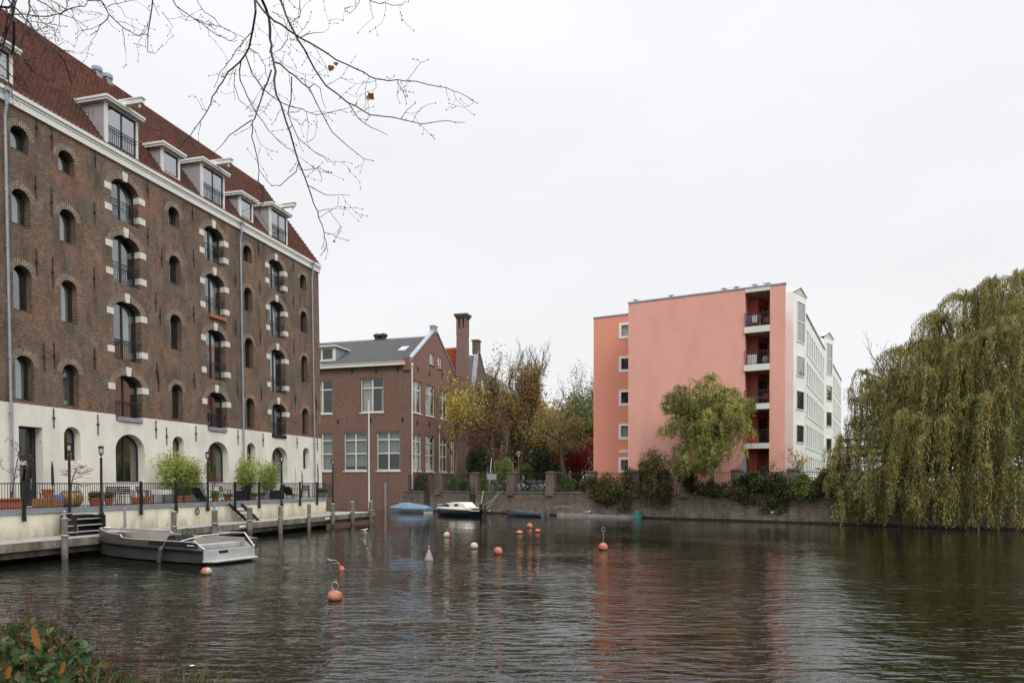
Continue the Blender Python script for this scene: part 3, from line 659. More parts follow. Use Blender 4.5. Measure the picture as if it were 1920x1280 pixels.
for kind, c, z0, z1, a, rise in ops:
    if kind == 's':
        cur = None
        if vis(c) and rnd.random() < .75: cur = rnd.choice([(-.95, -.1, 'curtain'), (-.95, .9, 'curtain2'), (-.9, -.3, 'curtain'), (.1, .9, 'curtain')])
        window(c, z0, z1, a, rise, .33, wh, mull=False, curtain=cur)
        if vis(c):
            arch_ring(c, a, z1, rise, .30, wh)
            mb = MB(); y = wall_y(z0); mb.box(c-a+.002, c+a-.002, y-.012, .30+y, z0+.001, z0+.03); mb.build('window_ledge', M['brick_w'], wh)
    else:
        cur = None; low = z0 < 7
        if vis(c): cur = rnd.choice([(-.9, .0, 'curtain'), (.1, .9, 'curtain'), (-.2, .6, 'curtain')]) if not low else (-.9, .9, 'maroon')
        fo = window(c, z0, z1, a, rise, .38, wh, 'hatch_window', True, cur)
        if vis(c):
            arch_ring(c, a, z1, rise, .36, wh)
            y = wall_y(z0+.5)
            mb = MB(); ya = y+.10; mb.box(c-a+.01, c+a-.01, ya-.02, ya+.02, z0+1.0, z0+1.04); mb.box(c-a+.01, c+a-.01, ya-.012, ya+.012, z0+.86, z0+.88); mb.box(c-a+.01, c+a-.01, ya-.012, ya+.012, z0+.1, z0+.125)
            for k in range(1, 14): x = c-a+2*a*k/14; mb.box(x-.007, x+.007, ya-.007, ya+.007, z0+.125, z0+1.0)
            mb.build('window_rail', M['iron'], fo)
            y = wall_y(z0)
            kz = wall_y(z1+.2)-.02; mb = MB()
            mb.add([(c-.13, kz, z1-.05), (c+.13, kz, z1-.05), (c+.18, kz, z1+.42), (c-.18, kz, z1+.42), (c-.13, kz+.2, z1-.05), (c+.13, kz+.2, z1-.05), (c+.18, kz+.2, z1+.42), (c-.18, kz+.2, z1+.42)],
                   [(0,1,2,3), (4,7,6,5), (0,4,5,1), (1,5,6,2), (2,6,7,3), (3,7,4,0)]); mb.build('keystone', M['stone'], wh)
            zl = [z1-.86] + ([z0+.28] if not low else [])
            for zz in zl:
                yy = wall_y(zz)-.02
                for s_ in (-1, 1):
                    xa, xb = sorted((c+s_*(a-.015), c+s_*(a+.42))); mb = MB(); mb.box(xa, xb, yy, yy+.38, zz, zz+.33); mb.build('stone_block', M['stone'], wh, bevel=.006)
for kind, c, z0, z1, a, rise in gops:
    cur = None
    if vis(c): cur = (-.9, .9, 'maroon') if rnd.random() < .4 else ((-.9, .3, 'curtain2') if rnd.random() < .5 else None)
    window(c, z0, z1, a, rise, .36 if kind == 's' else .42, wh, 'window' if kind == 's' else 'arched_door', kind == 'b', cur)
# flower boxes at the lowest hatches
for c in (30.85, 37.85, 44.5):
    y = wall_y(6.1); mb = MB(); mb.box(c-.8, c+.8, y-.1, y+.1, 6.1, 6.32); mb.build('window_box', M['zinc'] if c < 40 else M['black'], wh, bevel=.01)
y = wall_y(13.3); mb = MB(); mb.box(38-.75, 38+.8, y-.14, y+.08, 13.05, 13.28); mb.build('window_box', M['terra'], wh, bevel=.01)
# door
d = .45; y = wall_y(3.5)
me = panel_mesh(rect(24.554, 25.716, 1.86, 5.416), [rect(24.62, 25.56, 4.15, 5.33), rect(24.66, 25.52, 2.9, 4.0)], d, .1, 'y', BAT); dr = link('entrance_door', me, M['frame'], wh)
link('glass_pane', panel_mesh(rect(24.6, 25.6, 2.6, 5.35), [], d+.04, .012, 'y', BAT), M['glass'], dr)
mb = MB(); mb.box(24.7, 25.3, d+.02+y, d+.03+y, 3.72, 3.88); mb.build('notice_strip', M['white'], dr)
mb = MB(); mb.box(25.44, 25.47, d-.09+y, d-.02+y, 2.6, 3.1); mb.build('door_handle', M['steel'], dr)
# cornice, gutter, pipes
y = wall_y(19.7)
mb = MB(); mb.box(T0, T1+.1, y-.10, y+.5, ZC+.003, ZC+.30); mb.box(T0, T1+.14, y-.13, y+.5, ZC+.303, ZC+.42); mb.box(T0, T1+.18, y-.19, y+.5, ZC+.423, ZC+.60); mb.build('cornice', M['cornice'], wh, bevel=.012)
for c in (8.0, 24.12, 40.28, 49.05):
    mb = MB()
    mb.tube([(c, wall_y(19.5)-.26, 19.75), (c, wall_y(19)-.24, 19.2), (c, wall_y(18.8)-.14, 18.7), (c, wall_y(3.2)-.12, 3.2), (c, wall_y(2)-.1, 1.8)], [.075, .065, .06, .06, .085], 9)
    mb.lathe([(.07, 0), (.12, .08), (.12, .22)], (c, wall_y(19.5)-.30, 19.68), 8)
    for z in np.arange(3.5, 19, 2.4): mb.lathe([(.085, 0), (.085, .07)], (c, wall_y(z)-.12, z), 9); mb.box(c-.02, c+.02, wall_y(z)-.1, wall_y(z)+.02, z, z+.05)
    mb.build('downpipe', M['zinc'], wh, smooth=False)
# wall anchors (px top, px bottom)
AN = [(67,221,259),(95,231,281),(177,279,315),(276,339,371),(360,385,413),(65,330,371),(95,351,407),(176,379,418),(276,428,460),
 (67,466,517),(97,482,539),(175,502,543),(302,466,501),(362,468,503),(291,549,585),(299,579,610),(362,574,605),(81,644,695),(100,643,690),(176,652,692),(293,680,713),(296,699,734),(363,698,729),
 (99,765,802),(182,776,815),(291,788,821),(311,801,834),(366,798,827),(362,468,503),
 (484,452,479),(549,487,509),(486,526,552),(549,556,576),(441,512,534),(487,618,645),(441,602,631),(550,638,665),(489,724,750),(456,732,748),(553,738,760),(444,715,743),
 (445,805,833),(492,812,837),(556,818,840),(594,820,845),(592,740,768)]
seen = set()
for px, ya, yb2 in AN:
    if (px, ya) in seen: continue
    seen.add((px, ya)); A = WF.hy(px, ya); B = WF.hy(px, yb2)
    mb = MB(); x = A[0]; za, zb_ = A[2], B[2]; mb.bar((x, wall_y(zb_)-.05, zb_), (x, wall_y(za)-.05, za), .035, .035); zc = (za+zb_)/2; mb.box(x-.05, x+.05, wall_y(zc)-.09, wall_y(zc)-.0, zc-.04, zc+.04)
    mb.build('wall_anchor', M['iron'], wh)
# roof -----------------------------------------------------------------------
def pantiles(name, O, U, V, Lu, Lv, mat, parent, per=.24, course=.34, amp=.04, step=.08, res=5):
    """real tile relief: O origin, U along the eave, V up the slope"""
    U = Vector(U).normalized(); V = Vector(V).normalized(); Nn = U.cross(V).normalized()
    nu = int(Lu/per*res)+1; nc = max(1, int(Lv/course)); us = np.linspace(0, Lu, nu+1)
    rows = []
    for k in range(nc): rows += [(k*Lv/nc, step), ((k+1)*Lv/nc-.012, .0)]
    rows.append((Lv, 0))
    wave = amp*np.maximum(-.3, np.sin(us/per*2*PI))
    vs = np.zeros((len(rows), nu+1, 3)); O_ = np.array(O); U_ = np.array(U); V_ = np.array(V); N_ = np.array(Nn)
    for i, (v_, h_) in enumerate(rows): vs[i] = O_+us[:, None]*U_+v_*V_+(h_+wave)[:, None]*N_
    n1 = nu+1; idx = np.arange((len(rows)-1)*nu); r_ = idx//nu; c_ = idx % nu; a_ = r_*n1+c_
    q = np.stack([a_, a_+1, a_+n1+1, a_+n1], 1)
    return link(name, quads(name, vs.reshape(-1, 3), q), mat, parent)
def quads(name, vs, q):
    me = bpy.data.meshes.new(name); me.vertices.add(len(vs)); me.vertices.foreach_set('co', np.asarray(vs, dtype=np.float32).ravel())
    k = q.shape[1]; me.loops.add(q.size); me.loops.foreach_set('vertex_index', q.astype(np.int32).ravel())
    me.polygons.add(len(q)); me.polygons.foreach_set('loop_start', (np.arange(len(q))*k).astype(np.int32))
    me.update(); me.validate(); return me
ZE = ZC+.60; RW = 5.1; RH = 6.7; ye = wall_y(19.7)-.1; Lv = math.hypot(RW, RH)
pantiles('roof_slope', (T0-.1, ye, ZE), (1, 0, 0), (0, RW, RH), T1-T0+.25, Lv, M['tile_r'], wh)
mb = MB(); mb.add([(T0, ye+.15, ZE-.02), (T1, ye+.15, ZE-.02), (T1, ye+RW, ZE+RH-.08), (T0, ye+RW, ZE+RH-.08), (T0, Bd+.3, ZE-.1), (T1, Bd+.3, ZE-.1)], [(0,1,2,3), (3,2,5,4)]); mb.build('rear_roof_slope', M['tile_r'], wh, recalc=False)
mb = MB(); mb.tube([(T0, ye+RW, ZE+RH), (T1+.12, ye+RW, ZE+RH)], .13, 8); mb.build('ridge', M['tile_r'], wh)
sl_ = lambda z: ye+(z-ZE)*RW/RH        # y of the roof surface at z
def dormer(c, hw, zb_, zt, yf, big):
    yb_ = sl_(zt)+.3
    me = panel_mesh(rect(c-hw-.02, c+hw+.02, zb_, zt), [rect(c-hw+.13, c+hw-.13, zb_+(.02 if big else .1), zt-.08)], yf, .12); dm = link('dormer', me, M['whitepaint'], wh)
    for s_ in (-1, 1):      # cheeks
        x = c+s_*hw; xa, xb = sorted((x, x-s_*.06)); y0 = yf+.122; poly = [(y0, zb_), (y0, zt), (yb_, zt), (sl_(zb_)+.14, zb_)]; mb = MB()
        mb.add([(xa, a, b) for a, b in poly]+[(xb, a, b) for a, b in poly], [(0,1,2,3), (7,6,5,4), (0,4,5,1), (1,5,6,2), (2,6,7,3), (3,7,4,0)]); mb.build('dormer_cheek', M['zincd'], dm)
    xs_ = [(c-hw+.19, c-.04), (c+.04, c+hw-.19)] if big else [(c-hw+.20, c+hw-.20)]
    me = panel_mesh(rect(c-hw+.13, c+hw-.13, zb_+(.02 if big else .1), zt-.08), [rect(a, b, zb_+.16, zt-.15) for a, b in xs_], yf+.05, .06); link('dormer_frame', me, M['frame'], dm)
    mb = MB(); mb.box(c-hw+.14, c+hw-.14, yf+.075, yf+.085, zb_+.1, zt-.1); mb.build('glass_pane', M['glassb'], dm)
    mb = MB(); mb.box(c-hw+.1, c+hw-.1, yf+.6, yf+.65, zb_-.3, zt-.05); mb.build('room_back', M['curtain2'], dm)
    mb = MB(); o_ = .2; mb.box(c-hw-o_, c+hw+o_, yf-.25, yb_+.3, zt+.003, zt+.11); mb.box(c-hw-o_-.04, c+hw+o_+.04, yf-.3, yb_+.4, zt+.113, zt+.24); mb.build('dormer_roof', M['whitepaint'], dm, bevel=.012)
    mb = MB()
    for s_ in (-1, 1): xa, xb = sorted((c+s_*(hw+.02), c+s_*(hw+.16))); mb.add([(xa, yf+.1, zb_-.02), (xb, yf+.1, zb_-.02), (xb, yb_, sl_(0)*0+ZE+(yb_-ye)*RH/RW+.06), (xa, yb_, ZE+(yb_-ye)*RH/RW+.06)], [(0, 1, 2, 3)])
    mb.build('flashing', M['zinc'], dm, recalc=False)
    if big:
        mb = MB(); yy = yf-.03; mb.box(c-hw+.13, c+hw-.13, yy-.02, yy+.02, zb_+.9, zb_+.94); mb.box(c-hw+.13, c+hw-.13, yy-.012, yy+.012, zb_+.76, zb_+.79)
        for k in range(1, 15): x = c-hw+.13+(2*hw-.26)*k/15; mb.box(x-.007, x+.007, yy-.007, yy+.007, zb_+.05, zb_+.9)
        mb.build('dormer_rail', M['iron'], dm)
        mb = MB(); mb.box(c-.11, c+.11, yf-1.3, yf+1.0, zt+.243, zt+.47); mb.box(c-.15, c+.15, yf-1.36, yf+1.0, zt+.473, zt+.54); mb.box(c-.04, c+.04, yf-1.15, yf-1.05, zt+.05, zt+.24); mb.build('hoist_beam', M['whitepaint'], dm, bevel=.01)
    return dm
yf0 = wall_y(20)-.12
for c in (14.35, 30.6, 37.7, 44.72): dormer(c, 1.05, ZE+.08, 22.15, yf0, True)
yf = sl_(ZE+.42)-.02
for c in (17.0, WF.hy(22, 130, yf-.25)[0]-.68, (WF.hy(308, 320, yf-.25)[0]+WF.hy(333, 320, yf-.25)[0])/2, (WF.hy(453, 400, yf-.25)[0]+WF.hy(471, 400, yf-.25)[0])/2): dormer(c, .70, ZE+.42, 21.8, yf, False)
mb = MB(); 
tv = WF.hy(166, 140, 5.2)[0]
for k in range(2): x = tv+k*.75; mb.box(x+.12, x+.5, ye+RW-.2, ye+RW+.2, ZE+RH-.2, ZE+RH+.2); mb.lathe([(.30, 0), (.30, .22), (.18, .34)], (x+.31, ye+RW+.0, ZE+RH+.203), 8)
mb.build('roof_vent', M['zinc'], wh, bevel=.02)
# ================================================================ school on the water
sb = fr_empty('school_building', SF, 'old brick school rising from the water, grey tiled roof and cream sash windows', 'building')
def fy(px, py): h = SF.hy(px, py); return h[0], h[2]
def fx(px, py): h = SF.hx(px, py); return h[1], h[2]
LEN = 17.0; DEP = fx(858, 705)[0]; EV = 15.0
apex = fx(814.6, 622); RID = apex[1]-.45; mid = DEP/2
# openings on the water side: (px left, right, top, bottom)
WL = [(598, 623, 712.5, 775, 'u'), (676, 719, 709, 773, 'u'), (603, 623, 812, 882, 'l'), (645, 687.6, 810, 882.5, 'l'), (706, 750, 808.5, 882.5, 'l')]
WR = [(772, 790.6, 713, 775, 'u'), (798, 815.6, 723, 780, 'u'), (825, 839, 731, 784, 'u'), (847, 857, 741, 787, 'u'), (772, 790.6, 812, 883, 'l'), (798, 815, 817, 883.5, 'l'), (825, 839, 822, 884, 'l'), (845, 852.5, 825, 884, 'l')]
def win_rect(t_, f, px0, px1, pt_, pb): 
    a = f(px0, (pt_+pb)/2)[0]; b = f(px1, (pt_+pb)/2)[0]; pm = (px0+px1)/2
    return a, b, f(pm, pb)[1], f(pm, pt_)[1]
lw = []; 
for w in WL:
    a, b, z0, z1 = win_rect(0, fy, *w[:4])
    if w[0] < 610: a = b-2.55
    lw.append([a, b, z0, z1, w[4]])
for q, r_ in (('u', [x for x in lw if x[4] == 'u']), ('l', [x for x in lw if x[4] == 'l'])):
    z0 = sum(x[2] for x in r_)/len(r_); z1 = sum(x[3] for x in r_)/len(r_)
    for x in r_: x[2], x[3] = z0, z1
rw_ = []
for w in WR: a, b, z0, z1 = win_rect(0, fx, *w[:4]); rw_.append([a, b, z0, z1, w[4]])
for q in 'ul':
    r_ = [x for x in rw_ if x[4] == q][:3]; z0 = sum(x[2] for x in r_)/3; z1 = sum(x[3] for x in r_)/3
    for x in rw_:
        if x[4] == q: x[2], x[3] = z0, z1
ev = fy(690, 688)[1]     # underside of the eave
me = panel_mesh(rect(-LEN, 0, -1, ev), [rect(*x[:4]) for x in lw], 0, .35); link('front_wall', me, M['brick_s'], sb)
at_w = [win_rect(0, fx, 806, 814, 663, 684), win_rect(0, fx, 820.5, 828, 669, 691)]
KN = fx(771, 676)[1]
gable = [(.355, -1), (DEP, -1), (DEP, KN-.2), (mid+.35, RID+.55), (mid-.35, RID+.55), (.355, KN+.1)]
me = panel_mesh(gable, [rect(*x[:4]) for x in rw_]+[rect(*x) for x in at_w], -.35, .35, 'x'); link('gable_wall', me, M['brick_s2'], sb)
mb = MB(); mb.box(-LEN, -LEN+.3, .36, DEP, -1, ev); mb.box(-LEN+.3, -.36, DEP-.3, DEP, -1, ev); mb.build('rear_wall', M['brick_s'], sb)
mb = MB(); mb.box(-LEN+.4, -2.0, 2.4, 2.5, 2, ev); mb.box(-2.1, -2.0, 2.5, DEP-.4, 2, ev)
for z in (3.5, 9.2, ev-.1): mb.box(-LEN+.4, -.4, .4, DEP-.4, z-.2, z)
mb.build('inner_rooms', M['dark'], sb)
def sash(a, b, z0, z1, typ, axis, blind):
    sgn = 1 if axis == 'y' else -1
    d = .16 if axis == 'y' else -.24
    rows = [.72] if typ == 'u' else [.45, .80]
    H = z1-z0; fw = .11; c = (a+b)/2; zs = [z0+.14]+[z0+H*r for r in rows]+[z1-.1]; holes = []
    for i in range(len(zs)-1):
        for xa, xb in ((a+fw, c-.07), (c+.07, b-fw)): holes.append(rect(xa, xb, zs[i]+(.06 if i else 0), zs[i+1]-(.06 if i < len(zs)-2 else 0)))
    fo = link('window', panel_mesh(rect(a+.003, b-.003, z0+.003, z1-.003), holes, d, .10, axis), M['creampaint'], sb)
    link('glass_pane', panel_mesh(rect(a+.05, b-.05, z0+.05, z1-.05), [], d+.045, .012, axis), M['glass'], fo)
    mb = MB(); y = (-.05, .15) if axis == 'y' else (-.10, .05)
    if axis == 'y': mb.box(a-.1, b+.1, -.07, .15, z0-.12, z0-.003)
    else: mb.box(-.1, .07, a-.1, b+.1, z0-.12, z0-.003)
    mb.build('sill', M['stone'], fo)
    for (f0, f1, g0, g1, mat) in blind:      # fractions of the opening
        xa, xb = a+(b-a)*f0, a+(b-a)*f1; za, zb_ = z0+H*g0, z0+H*g1; mb = MB(); n = 8; vs = []
        for k in range(n+1):
            q = xa+(xb-xa)*k/n; w = (.40+.02*math.sin(k*2)) if axis == 'y' else -(.42+.02*math.sin(k*2))
            vs += [(q, w, za), (q, w, zb_)] if axis == 'y' else [(w, q, za), (w, q, zb_)]
        mb.add(vs, [(2*k, 2*k+2, 2*k+3, 2*k+1) for k in range(n)]); mb.build('blind', M[mat], fo, recalc=False)
bl = {0: [(0, .45, .0, 1, 'curtain')], 1: [(.05, .42, 0, 1, 'curtain'), (.85, 1, 0, .7, 'curtain')], 2: [(0, 1, 0, 1, 'curtain2')], 3: [(0, 1, .12, 1, 'curtain2')], 4: [(0, 1, .45, 1, 'curtain2')]}
for i, x in enumerate(lw): sash(*x[:4], x[4], 'y', bl[i])
for i, x in enumerate(rw_): sash(*x[:4], x[4], 'x', [(0, .9, .05, 1, 'curtain')] if i != 2 else [(0, .9, 0, 1, 'curtain2')])
for x in at_w:
    a, b, z0, z1 = x; fo = link('attic_window', panel_mesh(rect(a, b, z0, z1), [rect(a+.13, b-.13, z0+.13, z1-.13)], -.2, .09, 'x'), M['creampaint'], sb)
    link('glass_pane', panel_mesh(rect(a+.1, b-.1, z0+.1, z1-.1), [], -.16, .012, 'x'), M['glassb'], fo)
    mb = MB(); mb.box(-.08, .08, a-.08, b+.08, z0-.1, z0-.003); mb.build('sill', M['brick_old'], fo)
mb = MB(); mb.box(-LEN-.1, -.45, -.45, .02, ev+.003, ev+.34); mb.box(-LEN-.1, -.4, -.52, .0, ev+.343, ev+.42); mb.build('eave_gutter', M['creampaint'], sb, bevel=.01)
e0 = ev+.42; rv = (mid+.4, RID-e0); Ls = math.hypot(*rv)
pantiles('roof_slope', (-LEN, -.42, e0), (1, 0, 0), (0, rv[0], rv[1]), LEN-.38, Ls, M['slate'], sb, per=.28, course=.36, res=4)
mb = MB(); mb.add([(-LEN, mid, RID-.05), (-.36, mid, RID-.05), (-.36, DEP+.3, e0), (-LEN, DEP+.3, e0)], [(0,1,2,3)]); mb.build('rear_roof_slope', M['slate'], sb, recalc=False)
mb = MB(); mb.tube([(-LEN, mid, RID), (-.4, mid, RID)], .14, 8); mb.build('ridge', M['zinc'], sb)
# verge coping
zA = KN+.15
mb = MB(); k_ = (RID+.6-zA)/(mid-.35)
for (ya, za, yb_, zb_) in ((-.1, zA-.2, mid-.3, RID+.62), (DEP+.1, KN-.3, mid+.3, RID+.62)):
    mb.bar((-.16, ya, za), (-.16, yb_, zb_), .52, .16, up=(0, 0, 1))
mb.build('verge_coping', M['zinc'], sb)
mb = MB(); mb.box(-.75, .06, -.2, .45, ev-.55, KN+.35); mb.build('kneeler', M['brick_s2'], sb); mb = MB(); mb.box(-.5, .05, DEP-.5, DEP+.15, KN-1.2, KN-.1); mb.build('kneeler', M['brick_s2'], sb)
mb = MB(); mb.box(-.55, .06, mid-.38, mid+.38, RID+.4, RID+1.1); mb.box(-.6, .1, mid-.44, mid+.44, RID+1.103, RID+1.2); mb.build('gable_finial', M['zinc'], sb)
# skylight, dormer, vents on the front slope
def on_slope(px, py):      # hit the front slope plane
    n_ = Vector((0, -rv[1], rv[0])).normalized(); d = ray(px, py); dl = Vector((d.dot(SF.ux), d.dot(SF.uy), d.z)); E_ = Vector((0, 0, EYE))-SF.o; E_ = Vector((E_.dot(SF.ux), E_.dot(SF.uy), EYE))
    P0 = Vector((0, -.42, e0)); return E_+dl*((P0-E_).dot(n_)/dl.dot(n_))
q = [on_slope(*p) for p in ((743, 659.5), (758, 659), (770, 650.5), (757, 651))]; nn = Vector((0, -rv[1], rv[0])).normalized()
x0 = (q[0].x+q[3].x)/2; x1 = (q[1].x+q[2].x)/2; V_ = Vector((0, rv[0], rv[1])).normalized(); b0 = q[0].y; b1 = q[2].y
mb = MB(); A = Vector((x0, b0, e0+(b0+.42)*rv[1]/rv[0])); Bq = Vector((x0, b1, e0+(b1+.42)*rv[1]/rv[0]))
pts = [A, A+Vector((x1-x0, 0, 0)), Bq+Vector((x1-x0, 0, 0)), Bq]; mb.add([p-nn*.05 for p in pts]+[p+nn*.14 for p in pts], [(3,2,1,0),(4,5,6,7),(0,1,5,4),(1,2,6,5),(2,3,7,6),(3,0,4,7)]); sk = mb.build('skylight', M['zinc'], sb)
c_ = sum(pts, Vector())/4; mb = MB(); mb.add([c_+(p-c_)*.8+nn*.145 for p in pts], [(0,1,2,3)]); mb.build('skylight_glass', M['glassb'], sk, recalc=False)
mb = MB(); mb.add([c_+(p-c_)*.85+nn*.142 for p in pts], [(0,1,2,3)]); mb.build('skylight_blind', M['white'], sk, recalc=False)
h0 = on_slope(628, 676); yd = h0.y-.2; xr = SF.hy(628, 670, yd)[0]; zt = SF.hy(628, 650, yd)[2]; zb_ = SF.hy(628, 676, yd)[2]; xl = -LEN+.8
yb2 = (zt-e0)*rv[0]/rv[1]-.42+.2
mb = MB(); xa, xb = xr-.1, xr; poly = [(yd+.1, zb_), (yd+.1, zt), (yb2, zt), ((zb_-e0)*rv[0]/rv[1]-.42, zb_)]
mb.add([(xa, a, b) for a, b in poly]+[(xb, a, b) for a, b in poly], [(0,1,2,3), (7,6,5,4), (0,4,5,1), (1,5,6,2), (2,6,7,3), (3,7,4,0)]); dm = mb.build('dormer', M['zinc'], sb)
ws = []; x = xr-.3
while x-1.25 > xl: ws.append((x-1.25, x)); x -= 1.45
link('dormer_front', panel_mesh(rect(xl, xr+.05, zb_, zt), [rect(a, b, zb_+.2, zt-.15) for a, b in ws], yd, .12), M['creampaint'], dm)
mb = MB(); mb.box(xl+.1, xr-.2, yd+.06, yd+.07, zb_+.1, zt-.1); mb.build('glass_pane', M['glass'], dm)
mb = MB(); mb.box(xl+.1, xr-.2, yd+.9, yd+1.0, zb_, zt-.1); mb.build('room_back', M['dark'], dm)
mb = MB(); mb.box(xl-.3, xr+.25, yd-.3, yb2+.4, zt+.003, zt+.16); mb.build('dormer_roof', M['creampaint'], dm, bevel=.02)
for px in (708, 719):
    h_ = SF.hy(px, 628, mid); mb = MB(); mb.lathe([(.35, -.4), (.35, .35), (.5, .36), (.5, .6), (.2, .75)], (h_[0], mid, RID), 9); mb.build('roof_vent', M['black'], sb)
for y_, z1, z0 in ((.25, ev-.1, 2.2), (DEP-.4, KN-1.3, 2.2), (fx(822, 800)[0], 9.2, 2.2)):
    mb = MB(); mb.lathe([(.09, z0), (.09, z1), (.16, z1+.02), (.16, z1+.35)], (.12, y_, 0), 8); mb.build('downpipe', M['creampaint'], sb)
mb = MB()
for (px, py) in ((634, 790), (695, 788), (755, 786), (661, 695), (705, 694), (746, 692)):
    x, z = fy(px, py); mb.box(x-.05, x+.05, -.06, -.002, z-.3, z+.3); mb.box(x-.18, x+.18, -.07, -.061, z-.06, z+.06)
for (px, py) in ((783, 691), (805, 700), (782, 792), (805, 795), (829, 702), (845, 716)):
    y, z = fx(px, py); mb.box(.002, .06, y-.06, y+.06, z-.3, z+.3); mb.box(.061, .07, y-.25, y+.25, z-.06, z+.06)
mb.build('wall_anchors', M['iron'], sb)
# chimney stack (own stack against the wall of the annexe) and annexes
ann = fr_empty('school_annexe', SF, 'narrow red brick annexe with orange tiled roof behind the tall chimney', 'building')
def fxx(px, py, x=0.): h = SF.hx(px, py, x); return h[1], h[2]
A0 = DEP+.02; A1 = fxx(890, 800)[0]; am = fxx(868, 700)[0]; az = fxx(868, 646)[1]; ae = fxx(889, 735)[1]
gp = [(A0, 0), (A1, 0), (A1, ae), (am, az), (A0, ae)]
aw = [rect(A0+2.2+i*2.9, A0+3.4+i*2.9, z, z+h__) for i in range(3) for z, h__ in ((3.6, 3.0), (8.4, 2.6)) if A0+3.4+i*2.9 < A1-.4]
link('gable_wall', panel_mesh(gp, aw, -.35, .35, 'x'), M['brick_s2'], ann)
for r_ in aw:
    a, b, z0, z1 = r_[0][0], r_[1][0], r_[0][1], r_[2][1]; c = (a+b)/2
    fo = link('window', panel_mesh(rect(a, b, z0, z1), [rect(a+.1, c-.04, z0+.1, z0+(z1-z0)*.6), rect(c+.04, b-.1, z0+.1, z0+(z1-z0)*.6), rect(a+.1, b-.1, z0+(z1-z0)*.66, z1-.1)], -.2, .08, 'x'), M['creampaint'], ann)
    link('glass_pane', panel_mesh(rect(a+.05, b-.05, z0+.05, z1-.05), [], -.16, .01, 'x'), M['glass'], fo)
mb = MB(); mb.box(-9, -1.5, A0+.1, A1-.1, 1, ae-.3); mb.build('body', M['brick_s'], ann)
pant_z = az-.3
mb = MB(); 
sL = math.hypot(am-A0, pant_z-ae)
pantiles('roof_slope', (-12, A0, ae), (1, 0, 0), (0, am-A0, pant_z-ae), 11.6, sL, M['tile_o'], ann, per=.34, course=.42, res=4, amp=.05)
mb.add([(-12, am, pant_z), (-.4, am, pant_z), (-.4, A1, ae), (-12, A1, ae)], [(0,1,2,3)]); mb.build('rear_roof_slope', M['tile_o'], ann, recalc=False)
# orange roof seen above the school roof, left of the chimney
h1 = SF.hx(836, 653, -5.5)
ch = fr_empty('chimney_stack', SF, 'tall square brick chimney with an open arched cap between the gables', 'chimney')
c0 = fxx(854.5, 640, .55)[0]; w_ = None
cw0 = fxx(855, 700, .6); cw1 = at(878.5, 700, 90)
P0 = SF.hx(855, 640, .6); zt = SF.hx(866, 588, .6)[2]
# front face parallel to the water side: from px 855 to 878 at that depth
yy0 = A0-.6; xL = SF.hy(855.5, 690, yy0)[0]
mbx = MB(); zc = SF.hx(866, 620, .6)[2]
xr_ = SF.hy(873.5, 690, yy0)[0]; zt = SF.hy(864, 588, yy0)[2]
def stack(z0, z1, g, g2=None):
    a, b = xL-g, xr_+g; c, d = yy0-g, yy0+1.2+g; a2, b2, c2, d2 = a, b, c, d
    if g2 is not None: a2, b2, c2, d2 = xL-g2, xr_+g2, yy0-g2, yy0+1.2+g2
    mbx.add([(a,c,z0),(b,c,z0),(b,d,z0),(a,d,z0),(a2,c2,z1),(b2,c2,z1),(b2,d2,z1),(a2,d2,z1)], [(0,3,2,1),(4,5,6,7),(0,1,5,4),(1,2,6,5),(2,3,7,6),(3,0,4,7)])
H_ = zt
stack(1, H_-5.5, .12, .04); stack(H_-5.497, H_-2.6, .0, -.02); stack(H_-2.597, H_-1.75, .0, .0)
cwid = xr_-xL
for i in range(3):
    for yy in (yy0, yy0+.95): xx = xL+i*(cwid-.26)/2; mbx.box(xx, xx+.26, yy, yy+.25, H_-1.747, H_-.5)
mbx.box(xL, xL+.25, yy0+.45, yy0+.75, H_-1.747, H_-.5); mbx.box(xr_-.26, xr_-.01, yy0+.45, yy0+.75, H_-1.747, H_-.5)
mbx.build('shaft', M['brick_ch'], ch)
mb = MB(); mb.box(xL-.1, xr_+.1, yy0-.1, yy0+1.3, H_-.497, H_-.25); mb.box(xL-.25, xr_+.25, yy0-.25, yy0+1.45, H_-.247, H_); mb.build('cap', M['brick_old'], ch)
# second annexe: dark gable with chimney
an2 = fr_empty('dark_gabled_house', SF, 'dark brick gabled house beyond the tall chimney, with white attic window', 'building')
B0 = A1+.02; B1 = fxx(917, 800)[0]; bm_ = fxx(897, 700)[0]; bz = fxx(897, 660)[1]; be = fxx(888, 722)[1]; be1 = fxx(917, 735)[1]
zz = fxx(903, 722)[1]
r1 = rect(bm_-.0+1.2, bm_+2.4, fxx(903, 735)[1], fxx(903, 712)[1]); bw_ = [rect(B0+1.5+i*3, B0+2.7+i*3, z, z+2.8) for i in range(int((B1-B0-3)/3)+1) for z in (3.6, 8.2)]
link('gable_wall', panel_mesh([(B0, 0), (B1, 0), (B1, be1), (bm_+.4, bz), (bm_-.4, bz), (B0, be)], [r1]+bw_, -.35, .35, 'x'), M['brick_old'], an2)
for r_ in [r1]+bw_:
    a, b, z0, z1 = r_[0][0], r_[1][0], r_[0][1], r_[2][1]; c = (a+b)/2
    fo = link('window', panel_mesh(rect(a, b, z0, z1), [rect(a+.1, c-.04, z0+.1, z1-.1), rect(c+.04, b-.1, z0+.1, z1-.1)], -.12, .08, 'x'), M['creampaint'], an2)
    link('glass_pane', panel_mesh(rect(a+.05, b-.05, z0+.05, z1-.05), [], -.08, .01, 'x'), M['glassb'], fo)
mb = MB(); mb.box(-9, -1.5, B0+.1, B1-.1, 1, be-.5); mb.build('body', M['brick_old'], an2)
